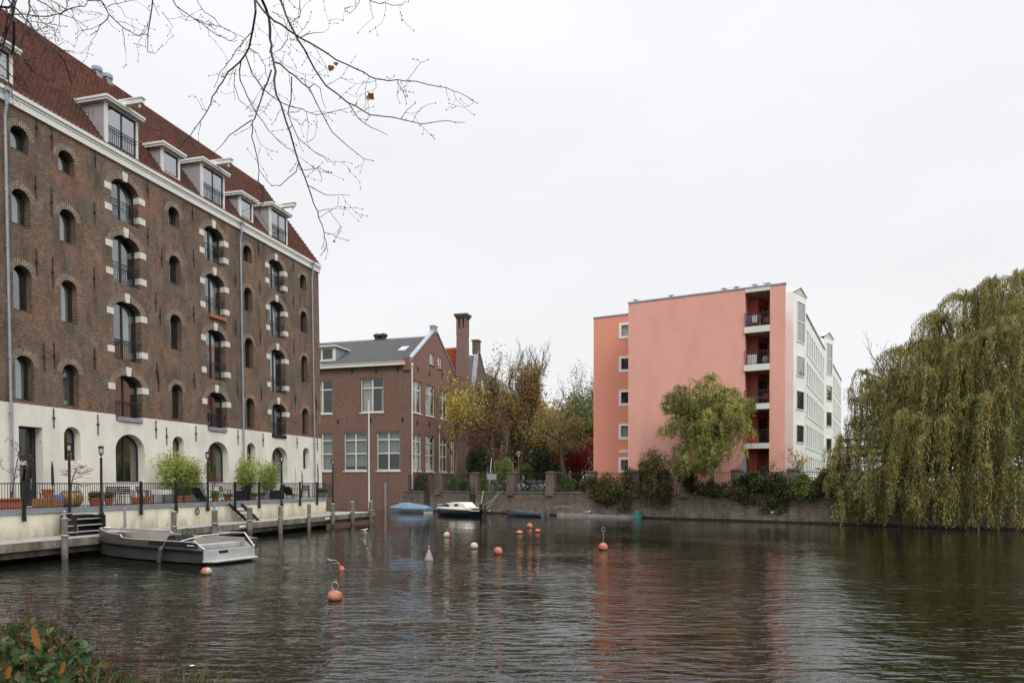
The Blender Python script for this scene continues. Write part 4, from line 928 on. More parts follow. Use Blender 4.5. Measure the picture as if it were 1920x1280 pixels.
mb = MB(); mb.add([(-12, B0, be-.2), (-.36, B0, be-.2), (-.36, bm_, bz-.4), (-12, bm_, bz-.4), (-.36, B1, be1-.2), (-12, B1, be1-.2)], [(0,1,2,3), (3,2,4,5)]); mb.build('roof', M['slate'], an2, recalc=False)
mb = MB(); mb.bar((-.16, B0-.1, be), (-.16, bm_-.3, bz+.1), .6, .15); mb.bar((-.16, B1, be1), (-.16, bm_+.3, bz+.1), .6, .15); mb.build('verge_coping', M['zinc'], an2)
mb = MB(); mb.box(-.7, .1, bm_-.5, bm_+.6, bz-.3, bz+1.4); mb.box(-.8, .2, bm_-.6, bm_+.7, bz+1.403, bz+1.6); o = mb.build('chimney', M['brick_old'], an2)
mb = MB(); mb.lathe([(.12, 0), (.12, 1.9)], (-1.5, bm_-1.5, bz-1.0), 8); mb.build('flue_pipe', M['zinc'], an2)
# third: low dark row behind the trees
an3 = fr_empty('row_house', SF, 'dark brick row house mostly hidden behind the brown trees', 'building')
C0_, C1_ = B1+.05, B1+22; cz = fxx(925, 725)[1]
cw = [rect(C0_+1.5+i*3.2, C0_+2.8+i*3.2, z, z+2.6) for i in range(6) for z in (3.4, 7.6, 11.6) if z+2.7 < cz]
link('wall', panel_mesh(rect(C0_, C1_, 0, cz), cw, -.35, .35, 'x'), M['brick_old'], an3)
for r_ in cw:
    a, b, z0, z1 = r_[0][0], r_[1][0], r_[0][1], r_[2][1]; c = (a+b)/2
    fo = link('window', panel_mesh(rect(a, b, z0, z1), [rect(a+.1, c-.04, z0+.1, z1-.1), rect(c+.04, b-.1, z0+.1, z1-.1)], -.12, .08, 'x'), M['creampaint'], an3)
    link('glass_pane', panel_mesh(rect(a+.05, b-.05, z0+.05, z1-.05), [], -.08, .01, 'x'), M['glass'], fo)
mb = MB(); mb.box(-9, -1.5, C0_, C1_, 1, cz-.2); mb.box(-9, -.36, C0_+.01, C1_, cz-.195, cz); mb.add([(-.2, C0_, cz+.01), (-.2, C1_, cz+.01), (-5, C1_, cz+3.8), (-5, C0_, cz+3.8), (-10, C1_, cz), (-10, C0_, cz)], [(0,1,2,3), (3,2,4,5)]); mb.build('roof', M['slate'], an3, recalc=False)

# ================================================================ salmon apartment block
pk = fr_empty('apartment_block', PF, 'salmon pink apartment block with a blind brick front and corner balconies', 'building')
PT = at(1470, 529.5, 55.5).z; G0 = 1.9
xL_ = PF.hy(1178, 700)[0]; xb0 = PF.hy(1396.5, 700)[0]; xb1 = PF.hy(1443, 700)[0]
slabs = []      # (top z, bottom z) of balcony slabs, measured on the photo
for pt_, pb_ in ((611.5, 623), (683, 694.5), (756.5, 767), (830.5, 840.5)): slabs.append((PF.hy(1420, pt_)[2], PF.hy(1420, pb_)[2]))
link('front_wall', panel_mesh(rect(xL_, xb0, G0-.5, PT-.12), [], 0, .35), M['pink'], pk)
link('corner_pier', panel_mesh(rect(xb1, 0, G0-.5, PT-.12), [], 0, .35), M['pink'], pk)
mb = MB(); mb.box(xL_-.05, .06, -.05, .4, PT-.117, PT); mb.build('roof_coping', M['zinc'], pk)
# body behind, side walls
C1w = Vector((pk0.x, pk0.y, 0))*1.12; c1 = PF.loc(C1w); c1 = (c1[0]-.25, c1[1])
mb = MB(); mb.prism([(xL_, .353), (xb0-.3, .353), (xb0-.3, 9.5), (xL_, 9.5)], G0-.5, PT-.2); mb.build('body', M['pink'], pk)
mb = MB()
mb.prism([(-.3, .353), (0.0, .353), (c1[0], c1[1]), (c1[0]-.3, c1[1])], G0-.5, PT-.2); mb.prism([(xb0-.3, 3.4), (c1[0], 3.4), (c1[0], 9.5), (xb0-.3, 9.5)], G0-.5, PT-.2)
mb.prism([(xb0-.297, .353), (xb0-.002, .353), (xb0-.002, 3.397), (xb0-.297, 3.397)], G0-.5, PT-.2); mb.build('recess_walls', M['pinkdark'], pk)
xm = (xb0+xb1)/2
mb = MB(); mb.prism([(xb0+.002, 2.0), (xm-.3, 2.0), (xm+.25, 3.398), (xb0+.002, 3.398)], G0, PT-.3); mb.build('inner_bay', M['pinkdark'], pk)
mb = MB(); mb.box(xb0+.002, xb1-.002, -.02, .25, PT-.42, PT-.121); mb.build('lintel', M['balc'], pk)
mb = MB(); mb.prism([(xb0+.004, .254), (xb1+.5, .36), (xb1+.6, 3.39), (xb0+.004, 3.39)], PT-.45, PT-.21); 
for (zt_, zb2) in slabs: pass
mb.build('top_soffit', M['soffit'], pk)
rnd = random.Random(8)
for k, (zt_, zb2) in enumerate(slabs):
    mb = MB(); mb.box(xb0-.06, xb1+.0, -.16, .25, zb2, zt_); mb.box(xb0+.003, xb1+.6, .253, 3.38, zb2+.03, zt_-.03); o = mb.build('balcony_slab', M['balc'], pk)
    mb = MB(); mb.box(xb0+.006, xb1+.58, .256, 3.37, zb2+.02, zb2+.027); mb.build('slab_soffit', M['soffit'], o)
    mb = MB(); rt = zt_+1.08; mb.box(xb0-.04, xb1, -.12, -.07, rt-.06, rt); mb.box(xb0-.04, xb1, -.11, -.08, zt_+.08, zt_+.11)
    n = 14
    for j in range(n+1): x = xb0+.01+(xb1-xb0-.02)*j/n; mb.box(x-.016, x+.016, -.11, -.08, zt_, rt-.06)
    mb.build('balcony_railing', M['black'], o)
zf = [G0]+[s[0] for s in slabs[::-1]]
for z in zf:
    mb = MB(); p = Vector((xm-.22, 2.2, 0)); q = Vector((xm+.2, 3.3, 0)); dv = (q-p).normalized(); nv = Vector((dv.y, -dv.x, 0))
    a = p+nv*.02; b = q+nv*.02; mb.add([(a.x, a.y, z+.05), (b.x, b.y, z+.05), (b.x, b.y, z+2.15), (a.x, a.y, z+2.15)], [(0,1,2,3)]); d_ = mb.build('balcony_door', M['maroon'], pk, recalc=False)
    mb = MB(); a = p+dv*.25+nv*.03; b = q-dv*.25+nv*.03; mb.add([(a.x, a.y, z+.9), (b.x, b.y, z+.9), (b.x, b.y, z+2.0), (a.x, a.y, z+2.0)], [(0,1,2,3)]); mb.build('door_glass', M['glassb'], d_, recalc=False)
# recessed left wing with white windows
yR = None
for yq in np.arange(1, 9, .05):
    if PF.hy(1178, 587, yq)[2] >= PT: yR = yq; break
yR = yR or 4.0
xw0 = PF.hy(1113, 700, yR)[0]; hs = []
for pt_, pb_ in ((606, 634), (668, 697), (731, 760), (794, 823), (857, 885)):
    a = PF.hy(1161, 700, yR)[0]; z1 = PF.hy(1161, pt_+.6, yR)[2]; z0 = PF.hy(1161, pb_+.6, yR)[2]; hs.append((a, a+1.55, z0, z1))
link('recessed_wing_wall', panel_mesh(rect(xw0, xL_+1.5, G0-.5, PT-.12), [rect(*h_) for h_ in hs], yR, .35), M['orange'], pk)
mb = MB(); mb.box(xw0+.001, xL_-.01, yR+.6, 9.5, G0, PT-.3); mb.build('wing_body', M['orange'], pk)
mb = MB(); mb.box(xw0, xL_-.01, yR+.355, yR+.55, G0, PT-.3); mb.build('wing_rooms', M['dark'], pk)
mb = MB(); mb.box(xw0-.06, xL_-.06, yR-.05, yR+.4, PT-.117, PT); mb.build('wing_coping', M['zinc'], pk)
for i, h_ in enumerate(hs):
    a, b, z0, z1 = h_; fo = link('window', panel_mesh(rect(a-.03, b+.03, z0-.03, z1+.03), [rect(a+.2, b-.2, z0+.22, z1-.2)], yR-.04, .14), M['white'], pk)
    mb = MB(); mb.box(a+.1, b-.1, yR+.02, yR+.03, z0+.1, z1-.1); mb.build('glass_pane', M['glass'], fo)
    if i in (0, 3): mb = MB(); mb.box(a+.1, b-.1, yR+.2, yR+.21, z0+.1, z1-.3); mb.build('curtain', M['curtain'], fo)
h_ = PF.hy(1161, 843, yR); h2 = PF.hy(1161, 849, yR); mb = MB(); mb.box(h_[0], h_[0]+1.5, yR-.05, yR-.003, h2[2], h_[2]); mb.build('vent_panel', M['balc'], pk)

# things on the balconies
def balc_thing(name, mbs, px, k, y, label, cat, dz=0):
    z = slabs[k][0]; h_ = PF.hy(px, 700, y); P = PF.w(h_[0], y, z+dz)
    e = empty(name, P, PF.phi, label, cat)
    for nm, mb, mat in mbs: mb.build(nm, mat, e)
    return e
def fchair_mb():
    a = MB(); a.box(-.22, .22, -.2, .2, .42, .45); b = MB(); b.box(-.22, .22, .19, .22, .5, .85); c = MB()
    for s_ in (-1, 1): c.bar((s_*.2, -.18, 0), (s_*.2, .2, .9), .03); c.bar((s_*.18, .2, 0), (s_*.18, -.18, .44), .03)
    return [('seat', a, M['redp']), ('backrest', b, M['redp']), ('leg_frame', c, M['black'])]
balc_thing('folding_chair', fchair_mb(), 1436, 0, .8, 'dark red folding chair on the topmost balcony', 'chair')
balc_thing('folding_chair', fchair_mb(), 1436, 2, .8, 'dark folding chair on the second lowest balcony', 'chair')
a = MB()
for s_ in (-1, 1): a.bar((-.6, s_*.25, 0), (-.6, -s_*.25, 1.0), .025); a.bar((.6, s_*.25, 0), (.6, -s_*.25, 1.0), .025); a.bar((-.7, s_*.25, 1), (.7, s_*.25, 1), .025)
b = MB(); b.box(-.5, -.1, -.27, -.25, .35, 1.0); c = MB(); c.box(0, .45, -.27, -.25, .45, 1.0)
balc_thing('drying_rack', [('frame', a, M['steel']), ('towel', b, M['bluep']), ('towel', c, M['curtain'])], 1410, 0, .8, 'clothes drying rack with blue and pale towels on the topmost balcony', 'drying rack')
a = MB(); a.box(-.35, .35, -.1, .1, .05, .95); 
for k in range(6): a.box(-.33+k*.12, -.27+k*.12, -.13, -.10, .1, .9)
balc_thing('radiator_panel', [('panel', a, M['white'])], 1410, 1, .9, 'white ribbed panel leaning on the second highest balcony', 'panel')
a = MB(); a.sphere((0, 0, .45), .32); b = MB(); b.lathe([(.25, 0), (.2, .15)], (0, 0, 0), 10)
balc_thing('exercise_ball', [('ball', a, M['gullgrey']), ('stand', b, M['bluep'])], 1436, 1, .8, 'pale grey ball on the second highest balcony', 'ball')
a = MB(); a.box(-.7, .7, -.25, .25, .55, .6); b = MB()
for s_ in (-1, 1): b.box(s_*.6-.03, s_*.6+.03, -.2, .2, 0, .55)
balc_thing('balcony_table', [('top', a, M['wood']), ('legs', b, M['black'])], 1418, 2, .9, 'low table on the second lowest balcony', 'table')
a = MB(); a.box(-.6, .6, -.2, .25, .02, .75)
balc_thing('storage_box', [('box', a, M['redp'])], 1408, 3, .8, 'red storage box on the lowest balcony', 'box')

# white wing receding to the right ---------------------------------------------------------
wd = Vector((.476, .8795, 0)); fd = Vector((.667, .745, 0))
W1 = at(1486.5, 905, 62.0); W1.z = 0; W0 = W1-Vector((.8795, -.476, 0))*1.9
W2 = W1+fd*2.92
WHF = Frame(W2.x, W2.y, math.atan2(wd.y, wd.x))   # x along the receding facade, outward is -y, interior +y
ww = empty('white_apartment_wing', WHF.o, WHF.phi, 'white apartment wing with angled bays and rows of narrow windows, behind the pink block', 'building')
L3 = lambda P: WHF.loc(P)
ztop = at(1508, 590.7, W2.y).z; zbay = at(1486.5, 547, 62.0).z; zpk = at(1500, 539.5, 62.9).z
len1 = (80.6-W2.y)/wd.y; rowz = []
row_px = [(612.5, 660), (674, 718), (733, 777), (792.6, 836), (852, 890)]
for a, b in row_px: rowz.append((WHF.hy(1512, b+1, 0)[2], WHF.hy(1512, a+3, 0)[2]))
def white_seg(xa, xb, ncol):
    st_ = (xb-xa)/ncol
    return [rect(xa+st_*(i+.46), xa+st_*(i+.97), z0, z1) for i in range(ncol) for z0, z1 in rowz]
seg2a = len1+2.7; seg2b = WHF.hy(1577, 750, 0)[0]
h1_ = white_seg(.45, len1-.3, 9); h2_ = white_seg(seg2a+.3, seg2b-.3, 11)
link('facade_wall', panel_mesh(rect(0, seg2b, G0-.5, ztop), h1_+h2_, 0, .12), M['whitewall'], ww)
mb = MB(); mb.box(.3, seg2b-.1, .085, .095, 2.2, ztop-.4); mb.build('glass_band', M['slitglass'], ww)
mb = MB()
for xa, stp, n in ((.45, (len1-.75)/9, 9), (seg2a+.3, (seg2b-seg2a-.6)/11, 11)):
    for z0, z1 in rowz:
        mb.box(xa+.1, xa+n*stp+.2, -.05, -.003, z0-.13, z0-.03)
        for i in range(n+1): x = xa+stp*(i+.11); mb.box(x-.05, x+.05, -.04, -.003, z0, z1+.05)
mb.build('facade_fins', M['whitewall'], ww)
mb = MB(); mb.box(.3, seg2b, 1.2, 10, G0, ztop-.3); mb.build('body', M['whitewall'], ww)
mb = MB(); mb.box(.35, seg2b-.05, 1.0, 1.1, G0, ztop-.3)
for z0, z1 in rowz: mb.box(.35, seg2b-.05, .2, 1.0, z0-.35, z0-.1)
mb.build('inner_rooms', M['dark'], ww)
mb = MB(); mb.box(0, seg2b+.05, -.1, .3, ztop+.003, ztop+.14); mb.box(0, seg2b, .3, 1.3, ztop-.3, ztop-.05); mb.build('roof_coping', M['zinc'], ww)
m, t, b, o = newmat('bay_reflecting_glass'); b.inputs['Base Color'].default_value = (.03, .035, .035, 1); b.inputs['Roughness'].default_value = .03; b.inputs['Specular IOR Level'].default_value = 1.0; b.inputs['IOR'].default_value = 1.9; b.inputs['Coat Weight'].default_value = 1; M['bayglass'] = m
bayz = []
def hb(px, py): return at(px, py, 62.8).z
for a, b in ((560, 640), (662, 704), (727, 767), (791, 829), (857, 893)): bayz.append((hb(1495, b+1), hb(1495, a+4)))
def bay(pts, B_, L):
    mb = MB(); mb.prism(pts, G0-.5, zbay); o = mb.build('bay', M['whitewall'], ww)
    loc2 = Vector((math.cos(math.atan2(fd.y, fd.x)-WHF.phi), math.sin(math.atan2(fd.y, fd.x)-WHF.phi), 0)); d = loc2
    nv = Vector((d.y, -d.x, 0)); mid_ = B_+d*L*.5; back = nv*-.5; Z = lambda h_: Vector((0, 0, h_))
    mb = MB(); mb.add([B_+Z(zbay), B_+d*L+Z(zbay), mid_+Z(zpk+.02), B_+back+Z(zbay), B_+d*L+back+Z(zbay), mid_+back+Z(zpk+.02)], [(0,1,2),(5,4,3),(0,2,5,3),(1,4,5,2),(0,3,4,1)])
    mb.build('bay_gable', M['creamwall'], o); mb = MB(); mb.add([B_+nv*.03+Z(zbay+.0), B_+d*L+nv*.03+Z(zbay+.0), B_+d*L+nv*-.6+Z(zbay+.0), B_+nv*-.6+Z(zbay+.0), B_+nv*.03+Z(zbay+.06), B_+d*L+nv*.03+Z(zbay+.06), B_+d*L+nv*-.6+Z(zbay+.06), B_+nv*-.6+Z(zbay+.06)], [(0,3,2,1),(0,1,5,4),(1,2,6,5),(2,3,7,6),(3,0,4,7)]); mb.build('bay_string_course', M['creamwall'], o)
    mb = MB()
    for s0 in (B_-d*.1, B_+d*(L+.1)): mb.bar(s0+nv*.05+Z(zbay+.02), mid_+nv*.05+Z(zpk+.05), .1, .04)
    mb.build('bay_coping', M['zinc'], o)
    M4 = Matrix.Translation(B_)@Matrix.Rotation(math.atan2(d.y, d.x), 4, 'Z')
    for i, (z0, z1) in enumerate(bayz):
        a, b = L*.22, L*.88
        hs = [rect(a+.09, b-.09, z0+.09, z1-.09)] if i else [rect(a+.09, b-.09, z0+.09, (z0+z1)/2-.05), rect(a+.09, b-.09, (z0+z1)/2+.05, z1-.09)]
        me = panel_mesh(rect(a, b, z0, z1), hs, -.07, .067); me.transform(M4); fo = link('window', me, M['white'], ww)
        me = panel_mesh(rect(a+.05, b-.05, z0+.05, z1-.05), [], -.02, .012); me.transform(M4); link('glass_pane', me, M['bayglass'], fo)
a, b = L3(W0), L3(W1)
bay([(b[0], b[1]), (0, 0), (.3, 0.0), (.3, 4), (a[0], a[1]+2.5), (a[0], a[1])], Vector((b[0], b[1], 0)), 2.92)
W3 = WHF.w(len1, 0); W5 = W3+fd*3.0; l3, l5 = L3(W3), L3(W5)
bay([(l3[0], -.003), (l5[0], l5[1]), (l5[0]+.3, -.003)], Vector((l3[0], l3[1]-.004, 0)), 3.0)
# gulls on the roof of the pink block, gull shape as one loft
def gull_mb(s=1.0):
    sp = [((.34,0,.17),.004),((.30,0,.175),.012),((.285,0,.18),.03),((.25,0,.19),.045),((.21,0,.18),.045),((.18,0,.14),.045),((.13,0,.09),.075),((.02,0,.06),.095),((-.10,0,.06),.08),((-.22,0,.075),.045),((-.34,0,.09),.012)]
    mb = MB(); rings = []
    for (c, r_) in sp: rings.append([(c[0]*s, (c[1]+math.cos(a)*r_)*s, (c[2]+math.sin(a)*r_*.9+.06)*s) for a in np.linspace(0, 2*PI, 9)[:-1]])
    mb.loft(rings); return mb
def gull(P, rz, label, cat='gull', legs=True, s=1.0, mat='white', wing='gullgrey', group=None):
    e = empty('seagull' if cat == 'gull' else cat, P, rz, label, cat, group)
    gull_mb(s).build('body', M[mat], e, smooth=True)
    mb = MB()
    for sg in (-1, 1):
        rings = []
        for x, w, h_ in ((.10, .02, .03), (.02, .03, .05), (-.12, .025, .045), (-.30, .008, .015)): rings.append([(x*s, (sg*(.075 if x > -.2 else .03)+math.cos(a)*w*.6)*s, (.145+math.sin(a)*h_)*s) for a in np.linspace(0, 2*PI, 7)[:-1]])
        mb.loft(rings)
    mb.build('wings', M[wing], e, smooth=True)
    if legs: mb = MB(); mb.tube([(.02*s, .03*s, .07*s), (.02*s, .03*s, 0)], .006*s, 4); mb.tube([(.02*s, -.03*s, .07*s), (.02*s, -.03*s, 0)], .006*s, 4); mb.build('legs', M['terra'], e)
    return e
for px, rz, lb in ((1194, .3, 'white gull standing near the left end of the pink block roof'), (1257, 3.0, 'white gull with raised head a third of the way along the pink roof'), (1360, .2, 'grey backed gull on the pink roof, left of the balcony column'), (1379, 2.9, 'white gull on the pink roof edge just before the balcony column'), (1417, .4, 'small gull on the pink roof above the balconies'), (1437, 3.3, 'gull on the pink roof above the corner pier')):
    h_ = PF.hy(px, 550, .2); gull(PF.w(h_[0], .2, PT+.0), PF.phi+rz, lb, group=None, s=1.15)
# ================================================================ vegetation
def leaf_mesh(name, P, D, L, Wd, rng, fold=0.0, shape='diamond'):
    """P (n,3) base points, D (n,3) axis directions, L lengths, Wd widths -> one small leaf face each"""
    n = len(P); P = np.asarray(P, float); D = np.asarray(D, float); D /= np.linalg.norm(D, axis=1, keepdims=True)+1e-9
    Rr = rng.normal(size=(n, 3)); Sd = np.cross(D, Rr); Sd /= np.linalg.norm(Sd, axis=1, keepdims=True)+1e-9
    L = np.broadcast_to(np.asarray(L, float), (n,))[:, None]; Wd = np.broadcast_to(np.asarray(Wd, float), (n,))[:, None]
    if shape == 'diamond':
        V = np.stack([P, P+D*L*.45+Sd*Wd*.5, P+D*L, P+D*L*.45-Sd*Wd*.5], 1).reshape(-1, 3); q = np.arange(4*n).reshape(-1, 4)
        return quads(name, V, q)
    Nn = np.cross(D, Sd)
    V = np.stack([P, P+D*L*.3+Sd*Wd*.5+Nn*Wd*.22, P+D*L*.72+Sd*Wd*.38+Nn*Wd*.15, P+D*L-Nn*L*.12, P+D*L*.72-Sd*Wd*.38+Nn*Wd*.15, P+D*L*.3-Sd*Wd*.5+Nn*Wd*.22, P+D*L*.35, P+D*L*.72-Nn*L*.03], 1).reshape(-1, 3)
    b = (np.arange(n)*8)[:, None]; q = np.concatenate([b+np.array([[0, 1, 2, 6]]), b+np.array([[6, 2, 3, 7]])*1, b+np.array([[0, 6, 4, 5]]), b+np.array([[6, 7, 3, 4]])], 0)
    q = np.concatenate([b+np.array([[0, 1, 2, 6]]), b+np.array([[6, 2, 3, 7]]), b+np.array([[0, 6, 4, 5]]), b+np.array([[6, 7, 3, 4]])], 0)
    return quads(name, V, q)
def tubes_mesh(name, segs, sides=5):
    """segs: (a, b, ra, rb) frustums"""
    A = np.array([s[0] for s in segs], float); B = np.array([s[1] for s in segs], float); ra = np.array([s[2] for s in segs])[:, None, None]; rb = np.array([s[3] for s in segs])[:, None, None]
    d = B-A; d /= np.linalg.norm(d, axis=1, keepdims=True)+1e-9; ref = np.where(np.abs(d[:, 2:3]) < .9, [[0, 0, 1.]], [[0, 1., 0]])
    u_ = np.cross(d, ref); u_ /= np.linalg.norm(u_, axis=1, keepdims=True); v_ = np.cross(d, u_)
    t_ = np.arange(sides)*2*PI/sides; ring = u_[:, None]*np.cos(t_)[None, :, None]+v_[:, None]*np.sin(t_)[None, :, None]
    V = np.concatenate([A[:, None]+ring*ra, B[:, None]+ring*rb], 1).reshape(-1, 3); n = len(segs); k = np.arange(sides); k2 = (k+1) % sides
    q = (np.arange(n)*2*sides)[:, None, None]+np.stack([k, k2, k2+sides, k+sides], 1)[None]
    me = quads(name, V, q.reshape(-1, 4)); me.shade_smooth(); return me
def grow(rng, base, H, r0, levels=4, nb=(5, 5, 4, 4), spread=.9, up=.25, trunk_frac=.3, curve=.25, taper=.62, ratio=.55, lean=(0, 0)):
    segs = []; tips = []
    def limb(p, d, L, r, lev):
        n = 5 if lev < 2 else 4; pts = [p]; dd = d.copy()
        for i in range(n):
            dd = dd+rng.normal(size=3)*curve*(.35 if lev == 0 else .6)+np.array([0, 0, up*.35*(1 if lev else 0)]); dd /= np.linalg.norm(dd); q = pts[-1]+dd*L/n
            segs.append((pts[-1], q, r*(1-(1-taper)*i/n), r*(1-(1-taper)*(i+1)/n))); pts.append(q)
            if lev >= levels-1: tips.append((q, dd.copy()))
        if lev < levels:
            m = nb[min(lev, len(nb)-1)]
            for j in range(m):
                f = (trunk_frac+(1-trunk_frac)*(j+.5)/m) if lev == 0 else (.25+.75*(j+.6)/m); i = min(n-1, int(f*n)); p0 = pts[i]+(pts[i+1]-pts[i])*(f*n-i)
                a = rng.uniform(0, 2*PI); ax = np.array([math.cos(a+j*2.4), math.sin(a+j*2.4), 0.]); nd_ = dd*(1-spread*.55)+ax*spread+np.array([0, 0, up]); nd_ /= np.linalg.norm(nd_)
                limb(p0, nd_, L*ratio*(1.15-.45*f if lev == 0 else 1)*rng.uniform(.75, 1.2), r*(.55 if lev == 0 else .6)*(1.1-.5*f), lev+1)
    b = np.array(base, float); d0 = np.array([lean[0], lean[1], 1.]); limb(b, d0/np.linalg.norm(d0), H*.8, r0, 0)
    segs.insert(0, (b-np.array([0, 0, .3]), b+np.array([0, 0, .35]), r0*1.5, r0*1.02)); return segs, tips
def put_tree(name, base, H, label, cat='tree', seed=1, r0=.2, leafm=None, nleaf=0, lsize=.2, lspread=.5, bark='bark', rad=None, group=None, min_r=.012, zlo=0., sides=5, leaf_w=.6, droop=0., sel=None, **kw):
    rng = np.random.default_rng(seed); segs, tips = grow(rng, (0, 0, 0), H, r0, **kw)
    # fit to height and radius
    Z = max(s[1][2] for s in segs); Rr = np.percentile([math.hypot(s[1][0], s[1][1]) for s in segs], 96); fz = H/Z; fr_ = (rad/Rr if rad else fz); sc_ = np.array([fr_, fr_, fz])
    segs = [(a*sc_, b*sc_, max(min_r, ra), max(min_r, rb)) for a, b, ra, rb in segs]; tp = np.array([p*sc_ for p, _ in tips])
    e = empty(name, base, 0, label, cat, group)
    big = [s for s in segs if s[2] > r0*.42]; small = [s for s in segs if s[2] <= r0*.42]
    link('trunk', tubes_mesh('trunk', big, 8), M[bark], e); link('branches', tubes_mesh('branches', small, sides), M[bark], e)
    if nleaf and leafm:
        if zlo: tp = tp[tp[:, 2] > zlo]
        if sel: tp = np.array([p for p in tp if sel(p)])
        i = rng.integers(0, len(tp), nleaf); cl = rng.normal(size=(len(tp), 3))*lspread*.5
        P = tp[i]+cl[i]*.5+rng.normal(size=(nleaf, 3))*lspread*.55; D = rng.normal(size=(nleaf, 3))+np.array([0, 0, -droop])
        link('crown', leaf_mesh('crown', P, D, lsize*rng.uniform(.6, 1.3, nleaf), lsize*leaf_w*rng.uniform(.7, 1.2, nleaf), rng), M[leafm], e)
    return e
def blob_points(rng, n, C, Rx, Ry, Rz, lumps=14, hollow=.55, lo=-1.):
    """points spread in a lumpy, uneven shell around C"""
    c = rng.normal(size=(lumps, 3)); c /= np.linalg.norm(c, axis=1, keepdims=True); c *= rng.uniform(.35, .8, (lumps, 1)); rr = rng.uniform(.28, .5, lumps)
    k = rng.integers(0, lumps, n); d = rng.normal(size=(n, 3)); d /= np.linalg.norm(d, axis=1, keepdims=True); r_ = rr[k]*rng.uniform(hollow, 1, n)**.6*(1+.15*rng.normal(size=n))
    P = c[k]+d*r_[:, None]; P = P[P[:, 2] > lo]; return P*np.array([Rx, Ry, Rz])+np.array(C)
def bush(name, base, C, Rr, label, n, size, mat, seed, cat='shrub', stems=True, lumps=14, group=None, droop=0., lo=-1., rz=0., leaf_w=.6, cut=None):
    rng = np.random.default_rng(seed); e = empty(name, base, rz, label, cat, group)
    P = blob_points(rng, n, C, *Rr, lumps=lumps, lo=lo)
    if cut is not None: P = P[cut(P)]
    D = (P-np.array(C))*.8/np.array(Rr)+rng.normal(size=P.shape)*.8+np.array([0, 0, -droop])
    link('foliage', leaf_mesh('foliage', P, D, size*rng.uniform(.6, 1.3, len(P)), size*leaf_w*rng.uniform(.7, 1.2, len(P)), rng), M[mat], e)
    if stems:
        sg = []
        for k in range(12):
            a = np.array([rng.normal()*Rr[0]*.12, rng.normal()*Rr[1]*.12, 0.]); q = P[rng.integers(0, len(P))]; m_ = (a+q)/2+rng.normal(size=3)*.1*Rr[0]; sg += [(a, m_, .03, .022), (m_, q, .022, .008)]
        link('stems', tubes_mesh('stems', sg, 4), M['bark'], e)
    return e
M['l_willow'] = leafmat('willow_leaves', [(.225, .235, .085), (.30, .29, .10), (.17, .20, .08), (.44, .30, .06), (.27, .29, .125), (.36, .31, .085)], .35, streak=(1.5, 1.5, .22))
M['l_willow2'] = leafmat('young_willow_leaves', [(.24, .28, .07), (.38, .40, .11), (.52, .47, .15), (.27, .31, .09)], .35, streak=(1.1, 1.1, .5))
M['l_brown'] = leafmat('russet_leaves', [(.26, .16, .055), (.38, .22, .065), (.25, .20, .07), (.42, .27, .075), (.30, .15, .055)], .35)
M['l_ochre'] = leafmat('ochre_leaves', [(.32, .25, .07), (.24, .22, .08), (.40, .27, .08), (.20, .20, .07)], .3)
M['l_rust'] = leafmat('rust_red_leaves', [(.24, .09, .045), (.17, .09, .045), (.30, .14, .05)], .3)
M['l_yellow'] = leafmat('yellow_leaves', [(.62, .46, .06), (.45, .40, .07), (.62, .40, .06), (.28, .30, .07)], .4)
M['l_green'] = leafmat('green_leaves', [(.06, .10, .03), (.10, .14, .04), (.14, .17, .05), (.08, .11, .045)], .25)
M['l_lime'] = leafmat('fresh_green_leaves', [(.14, .20, .04), (.22, .27, .06), (.10, .15, .035)], .35)
M['l_dark'] = leafmat('dark_evergreen_leaves', [(.02, .038, .016), (.035, .055, .022), (.05, .065, .028)], .1)
M['l_red'] = leafmat('crimson_leaves', [(.22, .015, .02), (.32, .03, .03), (.13, .012, .015)], .35)
M['l_ivy'] = leafmat('ivy_leaves', [(.03, .055, .02), (.05, .08, .025), (.10, .11, .03), (.13, .09, .03), (.045, .07, .025)], .2)
M['l_ivyr'] = leafmat('autumn_creeper_leaves', [(.13, .10, .035), (.06, .09, .025), (.16, .10, .04), (.09, .12, .035), (.05, .08, .025)], .25)
M['l_bamboo'] = leafmat('bamboo_leaves', [(.30, .36, .08), (.44, .50, .13), (.20, .28, .06), (.55, .55, .19)], .4)
M['l_bank'] = leafmat('bank_leaves', [(.03, .07, .02), (.05, .11, .03), (.04, .08, .035), (.08, .13, .04), (.07, .10, .055), (.055, .10, .03), (.045, .085, .03), (.09, .13, .05), (.17, .11, .03), (.035, .07, .025), (.09, .05, .03)], .2, .65)
M['l_spike'] = leafmat('knotweed_spikes', [(.16, .04, .035), (.26, .06, .05), (.10, .045, .03)], .2)
M['l_grass'] = leafmat('dry_grass_blades', [(.16, .14, .06), (.10, .12, .04), (.24, .20, .11)], .3)
M['l_leafdead'] = leafmat('dead_leaf', [(.42, .20, .04), (.30, .11, .04)], .3)

